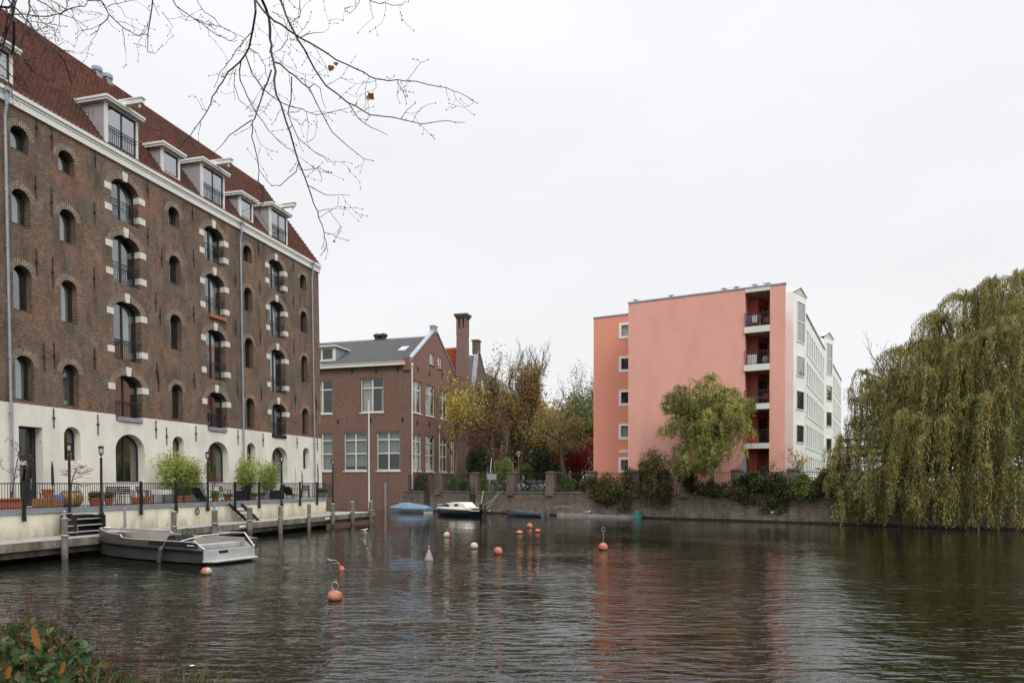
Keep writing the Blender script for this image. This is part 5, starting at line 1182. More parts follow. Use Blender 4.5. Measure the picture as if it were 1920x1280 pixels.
# ---- weeping willows -------------------------------------------------------------------
def willow(base, label, domes, nstr, seed, mat, trunkr, H, lsz=.24, group=None, lim=None, extra=0, loose=.35, nb_=5, fmax=1.15):
    """domes: (cx, cy, z_apex, radius, hang, weight): fountains of hanging strands around the trunk; strands come in bundles"""
    rng = np.random.default_rng(seed); e = empty('weeping_willow', base, 0, label, 'willow tree', group); segs = []; lp = []; ld = []; tw = []
    segs.append(((0, 0, -.3), (0, 0, H*.22), trunkr*1.2, trunkr*.85)); dl = list(domes)
    for k in range(extra):      # smaller side sprays scattered over the big ones
        c = domes[rng.integers(0, len(domes))]; a = rng.uniform(0, 2*PI); f = rng.uniform(.4, fmax)
        dl.append((c[0]+math.cos(a)*c[3]*f, c[1]+math.sin(a)*c[3]*f, c[2]-c[3]*rng.uniform(-.15, .9)-rng.uniform(0, c[4]*.4), c[3]*rng.uniform(.3, .6), c[4]*rng.uniform(.35, .75), c[5]*.28))
    for di, (cx, cy, za, rr, hang, wgt) in enumerate(dl):
        ap = np.array([cx, cy, za]); p0 = np.array([0, 0, H*.22]); m_ = np.array([cx*.35, cy*.35, H*.22+(za-H*.22)*.62]); prev = p0; rad0 = trunkr*(.42 if di < len(domes) else .15)
        for k in range(1, 7):
            t_ = k/6; q = (1-t_)**2*p0+2*t_*(1-t_)*m_+t_*t_*ap; q = q+rng.normal(size=3)*.12*(k < 6); segs.append((prev, q, rad0*(1-.13*(k-1)), rad0*(1-.13*k))); prev = q
        nbun = max(3, int(nstr*wgt/nb_))
        for s_ in range(nbun):
            a = rng.uniform(0, 2*PI); R_ = rr*math.sqrt(rng.uniform(.03, 1))*rng.uniform(.8, 1.25); d = np.array([math.cos(a), math.sin(a), 0]); up_ = rr*rng.uniform(.05, .5); drop = rng.uniform(.35, .9)*R_
            L = hang*rng.uniform(.35, 1.05); arc = []
            for k in range(5): t_ = k/4; arc.append(ap+d*R_*t_+np.array([0, 0, up_*math.sin(t_*PI*.7)-drop*t_*t_]))
            sway = rng.normal(size=2)*.03
            for j in range(nb_):
                off = rng.normal(size=3)*np.array([.10, .10, .12]); pts = [q+off*(i/4) for i, q in enumerate(arc)]; x = pts[-1].copy(); st = .36
                for k in range(max(1, int(L*rng.uniform(.7, 1.1)/st))): x = x+np.array([sway[0]+rng.normal()*.018, sway[1]+rng.normal()*.018, -st]); pts.append(x.copy())
                pts = [p for p in pts if p[2]+base[2] > (.12 if lim is None else lim)]
                if len(pts) < 3: continue
                if j < 2: tw += [(pts[i], pts[i+1], .011, .009) for i in range(0, len(pts)-1)]
                Pt = np.array(pts); step = lsz*.60; cum = np.concatenate([[0], np.cumsum(np.linalg.norm(np.diff(Pt, axis=0), axis=1))]); s__ = np.arange(step*rng.uniform(.2, .9), cum[-1], step)
                X = np.stack([np.interp(s__, cum, Pt[:, j_]) for j_ in range(3)], 1); lp.append(X+rng.normal(size=X.shape)*.035); ld.append(rng.normal(size=X.shape)*loose+np.array([0, 0, -1.0]))
    P = np.concatenate(lp); D = np.concatenate(ld); n = len(P)
    link('trunk', tubes_mesh('trunk', segs, 7), M['barkl'], e); link('twigs', tubes_mesh('twigs', tw, 3), M['l_grass'], e)
    link('crown', leaf_mesh('crown', P, D, lsz*rng.uniform(.7, 1.25, n), lsz*.21*rng.uniform(.7, 1.2, n), rng), M[mat], e); return e
# big one on the right: fountains placed along the outline seen in the photo
rngw = np.random.default_rng(11)
WB = QF.w(13.0, 4.0, QZ); WB = Vector((31.5, 49.5, QZ))
dm_ = []
# (px, py, depth, radius, hang, weight)
spec = [(1905,520,50,2.6,4),(1862,528,47,2.2,5),(1812,552,49,2.4,5),(1765,590,48,2.3,5),(1725,640,48,2.2,5),(1690,655,51,2.2,4),(1905,600,45,2.2,5.5),(1850,620,44.5,2.1,5),(1795,655,46,2.0,5),
        (1742,690,46,2.0,5),(1700,700,49,1.9,5.5),(1660,715,50,1.9,5.5),(1625,735,51,1.8,5),(1600,790,51,1.5,4.6),(1578,815,50.5,1.2,4.0),(1650,800,48,1.6,5.2),(1690,770,46.5,1.6,6.0),(1730,775,45,1.5,6.3),
        (1770,780,44.5,1.6,6.3),(1815,800,44,1.6,6.2),(1590,845,50,1.2,4.2),(1572,830,51,1.0,4.0),(1610,880,48.5,1.1,4.2),(1640,840,47,1.4,5),(1590,900,48,.9,3.2),(1568,850,50,.9,2.4),(1850,740,43.5,1.8,5.0),(1890,720,43.5,1.8,5.5),(1880,800,43,1.7,5.6),(1915,840,43,1.6,5.2),(1860,860,43,1.4,4.6),
        (1640,880,47.5,1.1,3.6),(1680,870,46,1.2,4.0),(1935,560,47,2.4,5),(1960,660,45,2.2,6),(1980,780,44,2.2,6),(1950,880,43,1.6,4.6),(2040,640,47,2.6,6),(2060,800,46,2.6,6),(1830,690,47,2.0,5),(1780,720,47,2,5),(1620,690,53,1.3,3.5),(1560,880,49.5,.6,1.8),(1870,560,53,2.6,5),(1760,640,53,2.4,5),(1720,880,45,1.1,4.0),(1760,885,44.5,1.2,4.2),(1800,880,44,1.1,4.2)]
for px, py, Y, r_, hg in spec:
    P = at(px, py+8, Y); dm_.append((P.x-WB.x, P.y-WB.y, P.z-WB.z, r_*.82, hg, r_*r_/4.0))
willow((WB.x, WB.y, WB.z), 'huge weeping willow at the right edge, its curtains of foliage hanging down to the water', dm_, 98, 4, 'l_willow', .55, 15, .26, extra=190)
SB = at(1322, 905, 55.0); SB = QF.w(QF.loc(SB)[0], 1.0, QZ); ds = []
spec2 = [(1335,705,55.5,1.1,3.6),(1275,722,56.5,.8,3.2),(1372,728,54.5,1.1,3.4),(1295,752,56,.9,3.6),(1345,760,54.2,1.1,4.6),(1268,780,56.3,.8,3.0),(1385,775,54.2,.8,3.4),(1310,790,55,1.0,4.6),(1330,820,54,1.0,4.2),(1290,825,55.3,.8,2.8),(1362,815,54,.9,3.0),(1315,850,54,.7,3.0),(1395,745,54.5,.5,2.2),(1260,745,56.5,.5,2.2),(1325,740,57,1.1,4),(1280,860,55,.5,1.6),(1305,735,56.5,.9,3.6),(1355,735,56,.9,3.4)]
for px, py, Y, r_, hg in spec2:
    P = at(px, py+5, Y); ds.append((P.x-SB.x, P.y-SB.y, P.z-SB.z, r_*.95, hg*.5, r_))
willow((SB.x, SB.y, SB.z), 'young yellow-green willow in front of the pink wall, spilling over the fence', ds, 60, 9, 'l_willow2', .16, 8.5, .22, lim=.6, extra=330, loose=.9, fmax=1.7)

# ---- garden trees in the gap ------------------------------------------------------------
def gp(px, Y): P = at(px, 905, Y); return (P.x, P.y, QZ)
def hh(py, Y): return at(960, py, Y).z-QZ
put_tree('yellow_tree', gp(853, 77), hh(698, 77), 'thin young tree with yellow autumn leaves close to the school gable', seed=12, r0=.13, leafm='l_yellow', nleaf=1500, lsize=.28, lspread=.55, bark='barkl', rad=3.4, levels=3, nb=(9, 5, 4), spread=.9, up=.3, trunk_frac=.35, sel=lambda p: p[0]+.35*p[2] > 1.6 or p[2] < 5.5)
put_tree('brown_tree', gp(968, 84), hh(622, 84), 'tall half-bare tree with russet leaves, tallest in the garden', seed=21, r0=.30, leafm='l_brown', nleaf=9000, lsize=.22, lspread=.6, rad=4.0, levels=4, nb=(13, 6, 5, 3), spread=.6, up=.6, trunk_frac=.22, min_r=.014, sel=lambda p: p[2] < 15.2)
put_tree('ochre_tree', gp(938, 92), hh(655, 92), 'dense ochre-leaved tree behind the tall russet one', seed=22, r0=.25, leafm='l_ochre', nleaf=4200, lsize=.26, lspread=.8, rad=3.0, levels=3, nb=(12, 6, 5), spread=.8, up=.3, trunk_frac=.2)
put_tree('rust_tree', gp(928, 80), hh(765, 80), 'low rust-red leaved tree left of the tall russet one', seed=23, r0=.16, leafm='l_rust', nleaf=3600, lsize=.22, lspread=.7, rad=3.6, levels=3, nb=(9, 6, 5), spread=.9, up=.1, trunk_frac=.2)
put_tree('gnarled_tree', gp(1058, 76), hh(752, 76), 'gnarled spreading fruit tree with sparse olive leaves, near the pink wing', seed=31, r0=.24, leafm='l_ochre', nleaf=5500, lsize=.20, lspread=.6, bark='barkl', rad=4.4, levels=4, nb=(7, 5, 4, 3), spread=1.1, up=.1, trunk_frac=.35, min_r=.014)
put_tree('birch_tree', gp(1078, 98), hh(682, 98), 'pale wispy birch rising behind the gnarled fruit tree', 'tree', seed=33, r0=.18, leafm='l_ochre', nleaf=2600, lsize=.24, lspread=.7, bark='barkl', rad=3.6, levels=4, nb=(10, 5, 4, 3), spread=.7, up=.35, trunk_frac=.3)
put_tree('green_tree', gp(1104, 92), hh(735, 92), 'green-leaved tree tucked against the left edge of the pink wing', seed=35, r0=.2, leafm='l_green', nleaf=9000, lsize=.34, lspread=1.0, rad=4.0, levels=3, nb=(10, 6, 5), spread=.8, up=.2, trunk_frac=.2)
put_tree('maple', gp(1093, 78), hh(822, 78), 'small crimson Japanese maple beside the pink wing', seed=37, r0=.09, leafm='l_red', nleaf=4200, lsize=.24, lspread=.6, rad=2.7, levels=3, nb=(6, 5, 4), spread=1.0, up=.1, trunk_frac=.3)
for i, (px, Y, py, rd, mt, lb) in enumerate(((1005, 104, 742, 6, 'l_brown', 'brown background tree between the tall russet tree and the birch'), (1045, 112, 765, 6, 'l_green', 'dull green background tree behind the gnarled fruit tree'), (962, 112, 750, 6, 'l_brown', 'brown background tree behind the trunk of the tall russet tree'),
    (1128, 120, 760, 7, 'l_ochre', 'ochre background tree partly hidden by the pink wing'))):
    put_tree('background_tree', gp(px, Y), hh(py, Y), lb, seed=50+i, r0=.22, leafm=mt, nleaf=8000, lsize=.42, lspread=1.4, rad=rd*.8, levels=3, nb=(10, 6, 5), spread=.85, up=.2, trunk_frac=.12)
put_tree('bare_tree', gp(1678, 72), hh(628, 72), 'bare twiggy tree showing above the left shoulder of the big willow', seed=61, r0=.25, leafm='l_brown', nleaf=900, lsize=.16, lspread=.5, rad=4.0, levels=4, nb=(9, 6, 5, 4), spread=.8, up=.35, trunk_frac=.3, min_r=.010)
def gb(name, px, Y, py_top, hw, lb, n, size, mat, seed, **kw):
    H = hh(py_top, Y); c = gp(px, Y); Rx = hw*Y/F
    return bush(name, c, (0, 0, H*.46), (Rx*1.1, Rx*.8, H*.62), lb, n, size, mat, seed, lo=-.8, **kw)
gb('yew_bush', 893, 79, 845, 24, 'near-black evergreen bush behind the fence, right of the school gable', 5200, .22, 'l_dark', 70)
gb('yew_bush', 1010, 82, 838, 26, 'dark evergreen bush behind the parked bicycles', 5000, .24, 'l_dark', 71)
gb('yew_bush', 1040, 86, 830, 24, 'dark evergreen bush behind the gnarled tree, to its left', 4500, .24, 'l_dark', 72)
gb('yew_bush', 1080, 82, 848, 22, 'dark evergreen bush under the crimson maple', 4200, .22, 'l_dark', 73)
gb('garden_bush', 945, 75, 862, 24, 'bright green bush behind the notice board on the fence', 4200, .17, 'l_lime', 74)
gb('garden_bush', 985, 80, 868, 18, 'mid green bush right of the garden lamp', 3000, .18, 'l_green', 75)
gb('garden_bush', 1045, 72, 884, 18, 'low green bush behind the fence before the gnarled trunk', 2600, .15, 'l_green', 76)
gb('garden_bush', 1068, 71.5, 893, 10, 'low yellow-green shrub behind the fence bars', 1500, .13, 'l_lime', 77)
gb('garden_bush', 848, 76, 893, 14, 'low yellowish shrub at the fence below the yellow tree', 1800, .14, 'l_lime', 78)
gb('garden_bush', 868, 75.5, 896, 12, 'low green shrub at the fence right of the yellow tree', 1600, .14, 'l_green', 79)
gb('garden_bush', 905, 73.5, 893, 12, 'small fresh green shrub left of the notice board', 1500, .14, 'l_lime', 80)
gb('garden_bush', 1095, 70, 893, 10, 'low green shrub behind the last bay of bare fence', 1500, .14, 'l_green', 81)
gb('clipped_bush', 792, 76.0, 882, 14, 'dark rounded bush at the foot of the school gable', 2400, .14, 'l_green', 82)
# shrubs hanging over the far quay wall
def qbush(name, pxa, pxb, pyt, pyb, lb, n, size, mat, seed, depth=.9, lumps=18, cat='shrub', front=-.9):
    xa, xb = qx(pxa, 905), qx(pxb, 905); P = QF.w((xa+xb)/2, .3); Y = P.y; zt = at(960, pyt, Y).z; zb_ = at(960, pyb, Y).z
    e = bush(name, (P.x, P.y, QZ), (0, front*.3, (zt+zb_)/2-QZ), ((xb-xa)/2*1.16, depth, (zt-zb_)/2*1.2), lb, int(n*1.3), size, mat, seed, cat, True, lumps, rz=QF.phi, droop=.7)
    return e
qbush('creeper', 1114, 1160, 884, 950, 'autumn-tinted creeper spilling over the quay wall, first one right of the garden', 4600, .15, 'l_ivyr', 90)
qbush('creeper', 1150, 1195, 886, 962, 'longer dark green creeper hanging down left of the domed shrub', 4600, .15, 'l_ivy', 91)
qbush('domed_shrub', 1196, 1266, 858, 945, 'domed brownish shrub taller than the fence, left of the young willow', 8000, .15, 'l_ivyr', 92, 1.3, 26)
qbush('creeper', 1296, 1345, 898, 935, 'low creeper under the young willow', 2200, .15, 'l_ivy', 93, .6)
qbush('creeper', 1335, 1385, 904, 932, 'thin low creeper right of the young willow', 2200, .15, 'l_ivy', 94, .5)
qbush('creeper', 1386, 1430, 888, 945, 'dark ivy mass right of the young willow, below the balconies', 5000, .16, 'l_ivy', 95)
qbush('creeper', 1420, 1482, 885, 956, 'largest ivy mass with yellow flecks, hanging lowest on the quay wall', 7500, .16, 'l_ivy', 96)
qbush('creeper', 1488, 1530, 886, 930, 'yellow-green climber behind the fence right of the ivy', 3800, .15, 'l_lime', 97, .7)
qbush('creeper', 1520, 1572, 884, 938, 'green climber next to the big willow', 4200, .15, 'l_ivy', 98, .8)
qbush('creeper', 1283, 1310, 888, 925, 'small creeper around the pillar left of the young willow trunk', 1800, .14, 'l_ivy', 121, .5)
qbush('creeper', 1100, 1128, 890, 925, 'small autumn creeper beside the first pillar of the pink block', 1800, .14, 'l_ivyr', 122, .5)
qbush('creeper', 1372, 1400, 890, 935, 'narrow ivy column on the pillar left of the dark ivy mass', 2200, .14, 'l_ivy', 123, .5)
qbush('creeper', 1455, 1500, 900, 940, 'ivy strip climbing the pillar right of the largest ivy mass', 2200, .14, 'l_ivy', 124, .5)
for px, py, Y, sd, lb in ((1493, 838, 55, 3, 'leggy sapling with yellow leaves in front of the white bay'), (1440, 862, 54, 5, 'thin bare sapling before the corner pier of the pink block'), (1268, 848, 55.5, 7, 'wispy sapling between the domed shrub and the young willow')):
    P = at(px, 905, Y); put_tree('sapling', (P.x, P.y, QZ), hh(py, Y), lb, seed=100+sd, r0=.04, leafm='l_yellow' if sd == 3 else 'l_ivyr', nleaf=260 if sd == 3 else 90, lsize=.2, lspread=.3, rad=.9, levels=2, nb=(7, 4), spread=.7, up=.3, trunk_frac=.3)
# lawn strip and hedge behind the willow, far tree line closing the horizon
rngb = np.random.default_rng(77)
P = QF.w(14, 9); bush('hedge', (P.x, P.y, QZ), (0, 0, .9), (14, 1.2, 2.6), 'long hedge on the bank behind the big willow', 16000, .2, 'l_green', 110, 'hedge', False, 60, rz=QF.phi)
for i, (px, Y, py) in enumerate(((1760, 95, 700), (1850, 90, 680), (1950, 92, 670), (1700, 110, 770), (2080, 88, 690))):
    put_tree('background_tree', gp(px, Y), hh(py, Y), ['dense tree far behind the middle of the big willow', 'dense tree far behind the right of the big willow', 'dense tree beyond the right edge behind the big willow', 'lower tree far behind the left of the big willow', 'farthest right tree behind the big willow'][i], seed=150+i, r0=.3, leafm='l_green' if i % 2 else 'l_ochre', nleaf=6000, lsize=.5, lspread=1.6, rad=6, levels=3, nb=(10, 6, 5), spread=.85, up=.2, trunk_frac=.12)

# ---- overhanging tree near the camera --------------------------------------------------------
rt = np.random.default_rng(42); O8 = lambda x, y: (300+x/2.6667, y/2.6667); O5 = lambda x, y: (x/5.817, y/5.817)
LIMBS = [ # (conv, points, depth, start px width, end px width)
 (O8, [(475,0),(478,60),(465,140),(445,240),(400,310),(340,360),(280,460),(220,580),(150,680),(100,740)], 8.0, 3.4, .9),
 (O8, [(510,0),(545,90),(550,200),(568,310),(575,440),(610,540),(650,660),(690,800),(740,930),(790,1060),(820,1160),(830,1240),(800,1280)], 7.6, 4.2, .9),
 (O8, [(558,350),(515,460),(480,570),(460,620),(470,720),(495,850),(510,1000),(495,1060),(520,1110)], 7.6, 2.4, .8),
 (O8, [(478,0),(540,75),(640,150),(700,190),(800,245),(880,300),(990,350),(1080,395),(1140,405),(1280,407),(1400,435),(1500,465),(1572,513)], 7.2, 3.0, .8),
 (O8, [(603,0),(640,100),(690,200),(770,340),(830,430),(940,515),(1050,575),(1200,595),(1330,618),(1390,608),(1525,612)], 7.4, 3.2, .8),
 (O8, [(568,310),(600,320),(690,395),(745,440),(800,550),(860,660),(950,740),(1020,795),(1070,805)], 7.6, 2.4, .8),
 (O8, [(430,280),(460,370),(520,450),(600,510),(680,540),(780,575),(930,545)], 8.0, 1.8, .8),
 (O8, [(405,310),(400,400),(440,490),(480,565),(540,650),(610,720),(670,770)], 8.1, 1.7, .8),
 (O8, [(658,385),(655,500),(640,570),(690,690),(750,740),(840,810)], 7.6, 1.7, .8),
 (O8, [(460,600),(400,640),(330,700),(300,735),(265,768)], 7.6, 1.5, .8),
 (O8, [(690,820),(680,860),(600,930),(560,930),(495,850)], 7.6, 1.3, .8),
 (O8, [(700,0),(700,80),(650,120)], 7.4, 1.2, .9),
 (O8, [(1048,-10),(1050,5),(1100,20),(1198,25)], 7.0, 1.2, .8), (O8, [(1050,5),(1055,50),(1066,90)], 7.0, 1.0, .7), (O8, [(1000,0),(980,40),(950,68)], 7.0, 1.0, .7),
 (O8, [(735,925),(800,960),(830,975),(950,978)], 7.6, 1.3, .7), (O8, [(945,520),(990,590),(1060,640),(1140,678)], 7.4, 1.4, .7), (O8, [(1205,595),(1235,550),(1280,515)], 7.4, 1.1, .7),
 (O8, [(455,165),(400,230),(360,290),(300,360),(270,440)], 8.0, 1.3, .7), (O8, [(640,150),(635,200),(610,240),(575,262)], 7.2, 1.2, .7), (O8, [(700,190),(770,165),(820,162)], 7.2, 1.2, .7),
 (O8, [(1080,395),(1080,440),(1062,470)], 7.2, .9, .6), (O8, [(1190,410),(1215,460),(1232,515)], 7.2, .9, .7), (O8, [(745,440),(770,420),(800,440),(830,545)], 7.6, 1.2, .7),
 (O8, [(560,60),(620,95),(640,160)], 7.6, 1.1, .7), (O8, [(445,240),(490,268),(525,330),(540,400)], 8, 1.2, .7), (O8, [(380,345),(370,420),(395,500),(480,560)], 8.1, 1.2, .7),
 (O8, [(820,1160),(880,1185),(940,1203)], 7.6, 1.1, .7), (O8, [(790,1060),(840,1045),(910,1140)], 7.6, 1.0, .6), (O8, [(690,800),(700,850),(790,840),(812,897)], 7.6, 1.1, .7),
 (O5, [(140,-20),(146,100),(150,250),(152,450),(122,590)], 8.8, 5.2, 3.2), (O5, [(-60,80),(0,75),(60,82),(118,66),(142,40)], 8.8, 3.2, 3.6), (O5, [(60,82),(75,180),(75,300),(50,460),(0,500),(-60,520)], 8.9, 3.2, 1.6),
 (O5, [(122,590),(50,500),(0,400),(-50,330)], 8.8, 2.0, 1.2), (O5, [(150,380),(190,430),(250,560),(262,650),(340,760),(430,840),(600,880)], 8.7, 2.8, .9),
 (O5, [(324,-20),(325,80),(300,170),(262,280),(240,420),(230,520)], 8.5, 2.6, 1.0), (O5, [(85,-10),(160,80),(330,260),(450,430),(620,570),(700,660),(750,800),(780,930),(810,1050),(860,1140),(920,1220),(985,1235)], 8.4, 2.6, .8),
 (O5, [(-20,158),(150,160),(270,155),(400,180),(540,180),(650,155),(780,90),(870,70),(920,75),(965,-5)], 8.5, 1.7, 1.2), (O5, [(400,0),(520,60),(650,155),(800,200),(880,250),(960,300)], 8.4, 1.5, .7),
 (O5, [(940,0),(1110,15),(1190,160),(1340,300),(1500,385),(1570,378),(1612,380)], 8.0, 1.9, 1.0), (O5, [(1190,160),(1170,210),(1085,285),(1045,350),(980,390)], 8.0, 1.4, .9), (O5, [(1664,-10),(1640,200),(1612,380),(1610,560),(1690,590)], 8.0, 1.9, .8),
 (O5, [(1664,10),(1740,180)], 8.0, 1.0, .8), (O5, [(1340,300),(1355,420),(1355,480),(1372,550)], 8.0, 1.1, .8), (O5, [(1180,70),(1290,40),(1450,5)], 8.0, 1.0, .7), (O5, [(1250,0),(1330,110),(1372,190)], 8, 1.0, .7),
 (O5, [(-20,690),(100,800),(200,920),(310,1010),(420,1085)], 8.8, 1.6, .8), (O5, [(-20,560),(120,690),(200,790),(300,960)], 8.8, 1.3, .7), (O5, [(620,570),(720,550),(812,566)], 8.4, 1.0, .9),
 (O5, [(330,60),(460,250),(560,300),(585,310),(600,430),(614,485)], 8.5, 1.3, .8), (O5, [(240,330),(360,340),(470,310),(560,240),(600,180)], 8.5, 1.2, .7), (O5, [(0,240),(40,430),(100,560),(180,700)], 8.8, 1.4, .8),
 (O5, [(160,130),(330,235),(470,250),(700,290),(740,293)], 8.6, 1.1, .6), (O5, [(360,60),(420,170),(415,240),(440,320),(510,430)], 8.5, 1.1, .6), (O5, [(230,450),(330,550),(420,600),(560,560),(450,470)], 8.6, 1.1, .6),
 (O5, [(260,640),(380,680),(500,700),(600,650)], 8.6, 1.0, .6), (O5, [(720,0),(718,100),(660,170)], 8.4, 1.2, .8), (O5, [(540,0),(640,60),(720,100),(850,100),(900,155)], 8.4, 1.1, .6),
 (O8, [(60,-10),(80,30),(170,95),(240,145),(290,180),(345,205),(385,205)], 8.2, 1.5, .8), (O8, [(170,95),(250,125),(345,150)], 8.2, 1.1, .7), (O8, [(185,0),(220,60),(270,90),(330,150),(420,190)], 8.2, 1.2, .7),
 (O8, [(10,60),(40,100),(65,135)], 8.2, 1.0, .7),
]
segs = []; P0s = []; buds = []
def jit(a, b, n):
    return [a+(b-a)*k/n for k in range(n+1)]
def rough(pl, w0, w1, Y, lvl=0):
    n = len(pl); tot = 0; L = [0]
    for i in range(1, n): tot += (pl[i]-pl[i-1]).length; L.append(tot)
    for i in range(n-1):
        m_ = max(1, int((pl[i+1]-pl[i]).length/.09)); a = pl[i]
        for k in range(1, m_+1):
            b = pl[i].lerp(pl[i+1], k/m_)
            if k < m_: b = b+Vector(rt.normal(size=3))*.006
            f0 = (L[i]+(L[i+1]-L[i])*(k-1)/m_)/tot; f1 = (L[i]+(L[i+1]-L[i])*k/m_)/tot
            r0 = (w0+(w1-w0)*f0)*Y/F/2; r1 = (w0+(w1-w0)*f1)*Y/F/2; segs.append((tuple(a), tuple(b), r0, r1)); d = (b-a)
            if rt.random() < (.34 if lvl == 0 else .16) and d.length > 1e-4: twig(b, d.normalized(), (w0+(w1-w0)*f1), Y, lvl+1)
            elif rt.random() < .35: buds.append(b+Vector(rt.normal(size=3))*.006)
            a = b
def twig(p, d, w, Y, lvl):
    if lvl > 2: return
    L = rt.uniform(.08, .42)*(1 if lvl == 1 else .55); n = max(2, int(L/.07)); side = Vector(rt.normal(size=3)).cross(d).normalized()
    dd = (d*.7+side*rt.uniform(.5, 1.1)+Vector((0, 0, -.15))).normalized(); a = p; ww_ = min(w*.6, 1.0)
    for k in range(n):
        dd = (dd+Vector(rt.normal(size=3))*.26+Vector((0, 0, .02))).normalized(); b = a+dd*L/n
        r0 = max(.5, ww_*(1-.45*k/n))*Y/F/2; r1 = max(.5, ww_*(1-.45*(k+1)/n))*Y/F/2; segs.append((tuple(a), tuple(b), r0, r1))
        if rt.random() < .35: twig(b, dd, ww_, Y, lvl+1)
        if rt.random() < .4: buds.append(b)
        a = b
    buds.append(a)
hub = [Vector((-6.6, 5.2, 9.6)), Vector((-4.6, 7.6, 10.4)), Vector((-3.0, 8.2, 10.2)), Vector((-1.5, 7.8, 9.9)), Vector((-.3, 7.2, 9.6))]
for cv, pts, Y, w0, w1 in LIMBS:
    pl = []
    for k, (x, y) in enumerate(pts):
        px, py = cv(x, y); pl.append(at(px, py, Y+.25*math.sin(k*.9+w0*3)))
    rough(pl, w0*1.3, w1*1.2, Y)
    if pts[0][1] <= 5 or pts[0][0] < -10:     # comes from above the frame: join to the bough
        q = min(hub, key=lambda h_: (h_-pl[0]).length); a = pl[0]; m_ = a.lerp(q, .5)+Vector((0, 0, -.12)); r_ = w0*Y/F/2
        segs += [(tuple(a), tuple(m_), r_, r_*1.6), (tuple(m_), tuple(q), r_*1.6, r_*2.4)]
TB = Vector((-9.0, 1.2, 1.2)); ot = empty('overhanging_tree', TB, 0, 'bare tree overhanging the water from the near bank, with a few last yellow leaves', 'tree')
loc_ = lambda s_: (tuple(Vector(s_[0])-TB), tuple(Vector(s_[1])-TB), s_[2], s_[3])
link('twigs', tubes_mesh('twigs', [loc_(s_) for s_ in segs], 5), M['twig'], ot)
bg_ = [(TB-Vector((0, 0, .4)), Vector((-8.9, 1.4, 5.0)), .36, .28), (Vector((-8.9, 1.4, 5.0)), Vector((-8.2, 2.6, 8.3)), .28, .20), (Vector((-8.2, 2.6, 8.3)), hub[0], .20, .13), (Vector((-8.9, 1.4, 5.0)), Vector((-10.2, .2, 9.5)), .2, .12)]+[(hub[i], hub[i+1], .13-.02*i, .11-.02*i) for i in range(4)]
link('trunk', tubes_mesh('trunk', [loc_(s_) for s_ in bg_], 10), M['bark'], ot)
mb = MB()
for b_ in buds: q = b_-TB; s_ = .0065; mb.add([q+Vector((s_,0,0)), q+Vector((-s_,0,0)), q+Vector((0,s_,0)), q+Vector((0,-s_,0)), q+Vector((0,0,s_*1.6)), q+Vector((0,0,-s_*1.6))], [(0,2,4),(2,1,4),(1,3,4),(3,0,4),(2,0,5),(1,2,5),(3,1,5),(0,3,5)])
tag(mb.build('buds', M['twig'], ot, recalc=False), kind='stuff')
def dead_leaf(cx, cy, Y, s_, rot):
    c = at(cx, cy, Y)-TB; n = 11; pts = []
    for k in range(n): a = 2*PI*k/n; r_ = s_*(.55+.45*abs(math.cos(a*2.5))); pts.append(Vector((math.cos(a+rot)*r_, .35*s_*math.sin(a*2), math.sin(a+rot)*r_*.75)))
    mb = MB(); mb.add([c+p for p in pts]+[c+Vector((0, .012, 0))], [(k, (k+1) % n, n) for k in range(n)]); return mb
for i, (x, y, s_) in enumerate(((622, 128, .045), (630, 119, .03), (693, 181, .055))):
    dead_leaf(x, y, 7.2, s_, i*.9).build('yellow_leaf', M['l_leafdead'], ot, recalc=False)

# ---- near bank plants ------------------------------------------------------------------------
rb = np.random.default_rng(8)
n = 14000; X = rb.uniform(-8.0, -2.75, n); Yb = np.array([bank_edge(x) for x in X])-rb.uniform(.15, 2.6, n)**1.0-.05
top = .44*np.clip((-X-2.7)/1.0, .10, 1.0)*(1+.18*np.sin(X*5.1)+.14*np.sin(Yb*7+X*3)); Zb = np.array([bank_z(x, y) for x, y in zip(X, Yb)])+top*rb.uniform(.15, 1.0, n)**.6
D = rb.normal(size=(n, 3))+np.array([.25, -.3, .25]); sz = rb.uniform(.035, .095, n)
o = link('bank_foliage', leaf_mesh('bank_foliage', np.stack([X, Yb, Zb], 1), D, sz, sz*.62, rb, shape='ovate'), M['l_bank']); tag(o, 'leafy knotweed covering the near bank at the lower left', 'ground cover', kind='stuff')
sg = []; sp = []
for k in range(330):
    x = rb.uniform(-7.5, -2.65); y = bank_edge(x)-rb.uniform(.05, 1.6); z = bank_z(x, y); h_ = (.40*min(1, max(.2, (-x-2.0)/1.3))+.05)*rb.uniform(.75, 1.25)+.08
    a = np.array([x, y, z]); b_ = a+np.array([rb.normal()*.09, rb.normal()*.09, h_]); m_ = (a+b_)/2+rb.normal(size=3)*.03; sg += [(a, m_, .0024, .002), (m_, b_, .002, .0014)]
    dd = (b_-m_)/np.linalg.norm(b_-m_)
    if rb.random() < .7: sp.append((b_, b_+dd*rb.uniform(.05, .11), .0042, .0015))
o = link('knotweed_stems', tubes_mesh('knotweed_stems', sg, 4), M['l_spike']); tag(o, 'thin red stems rising above the bank foliage', 'plant stems', kind='stuff')
o = link('flower_spikes', tubes_mesh('flower_spikes', sp, 5), M['l_spike']); tag(o, 'small red flower spikes on the knotweed of the near bank', 'flowers', kind='stuff')
n = 420; X = rb.uniform(-4.2, -1.6, n); Yb = np.array([bank_edge(x) for x in X])-rb.uniform(.1, 1.5, n); Zb = np.array([bank_z(x, y) for x, y in zip(X, Yb)]); D = rb.normal(size=(n, 3))*.35+np.array([.0, .1, 1.]); hl = rb.uniform(.10, .24, n)
hl = hl*np.clip(1.1-(X+1.5)*.3, .3, 1.1)
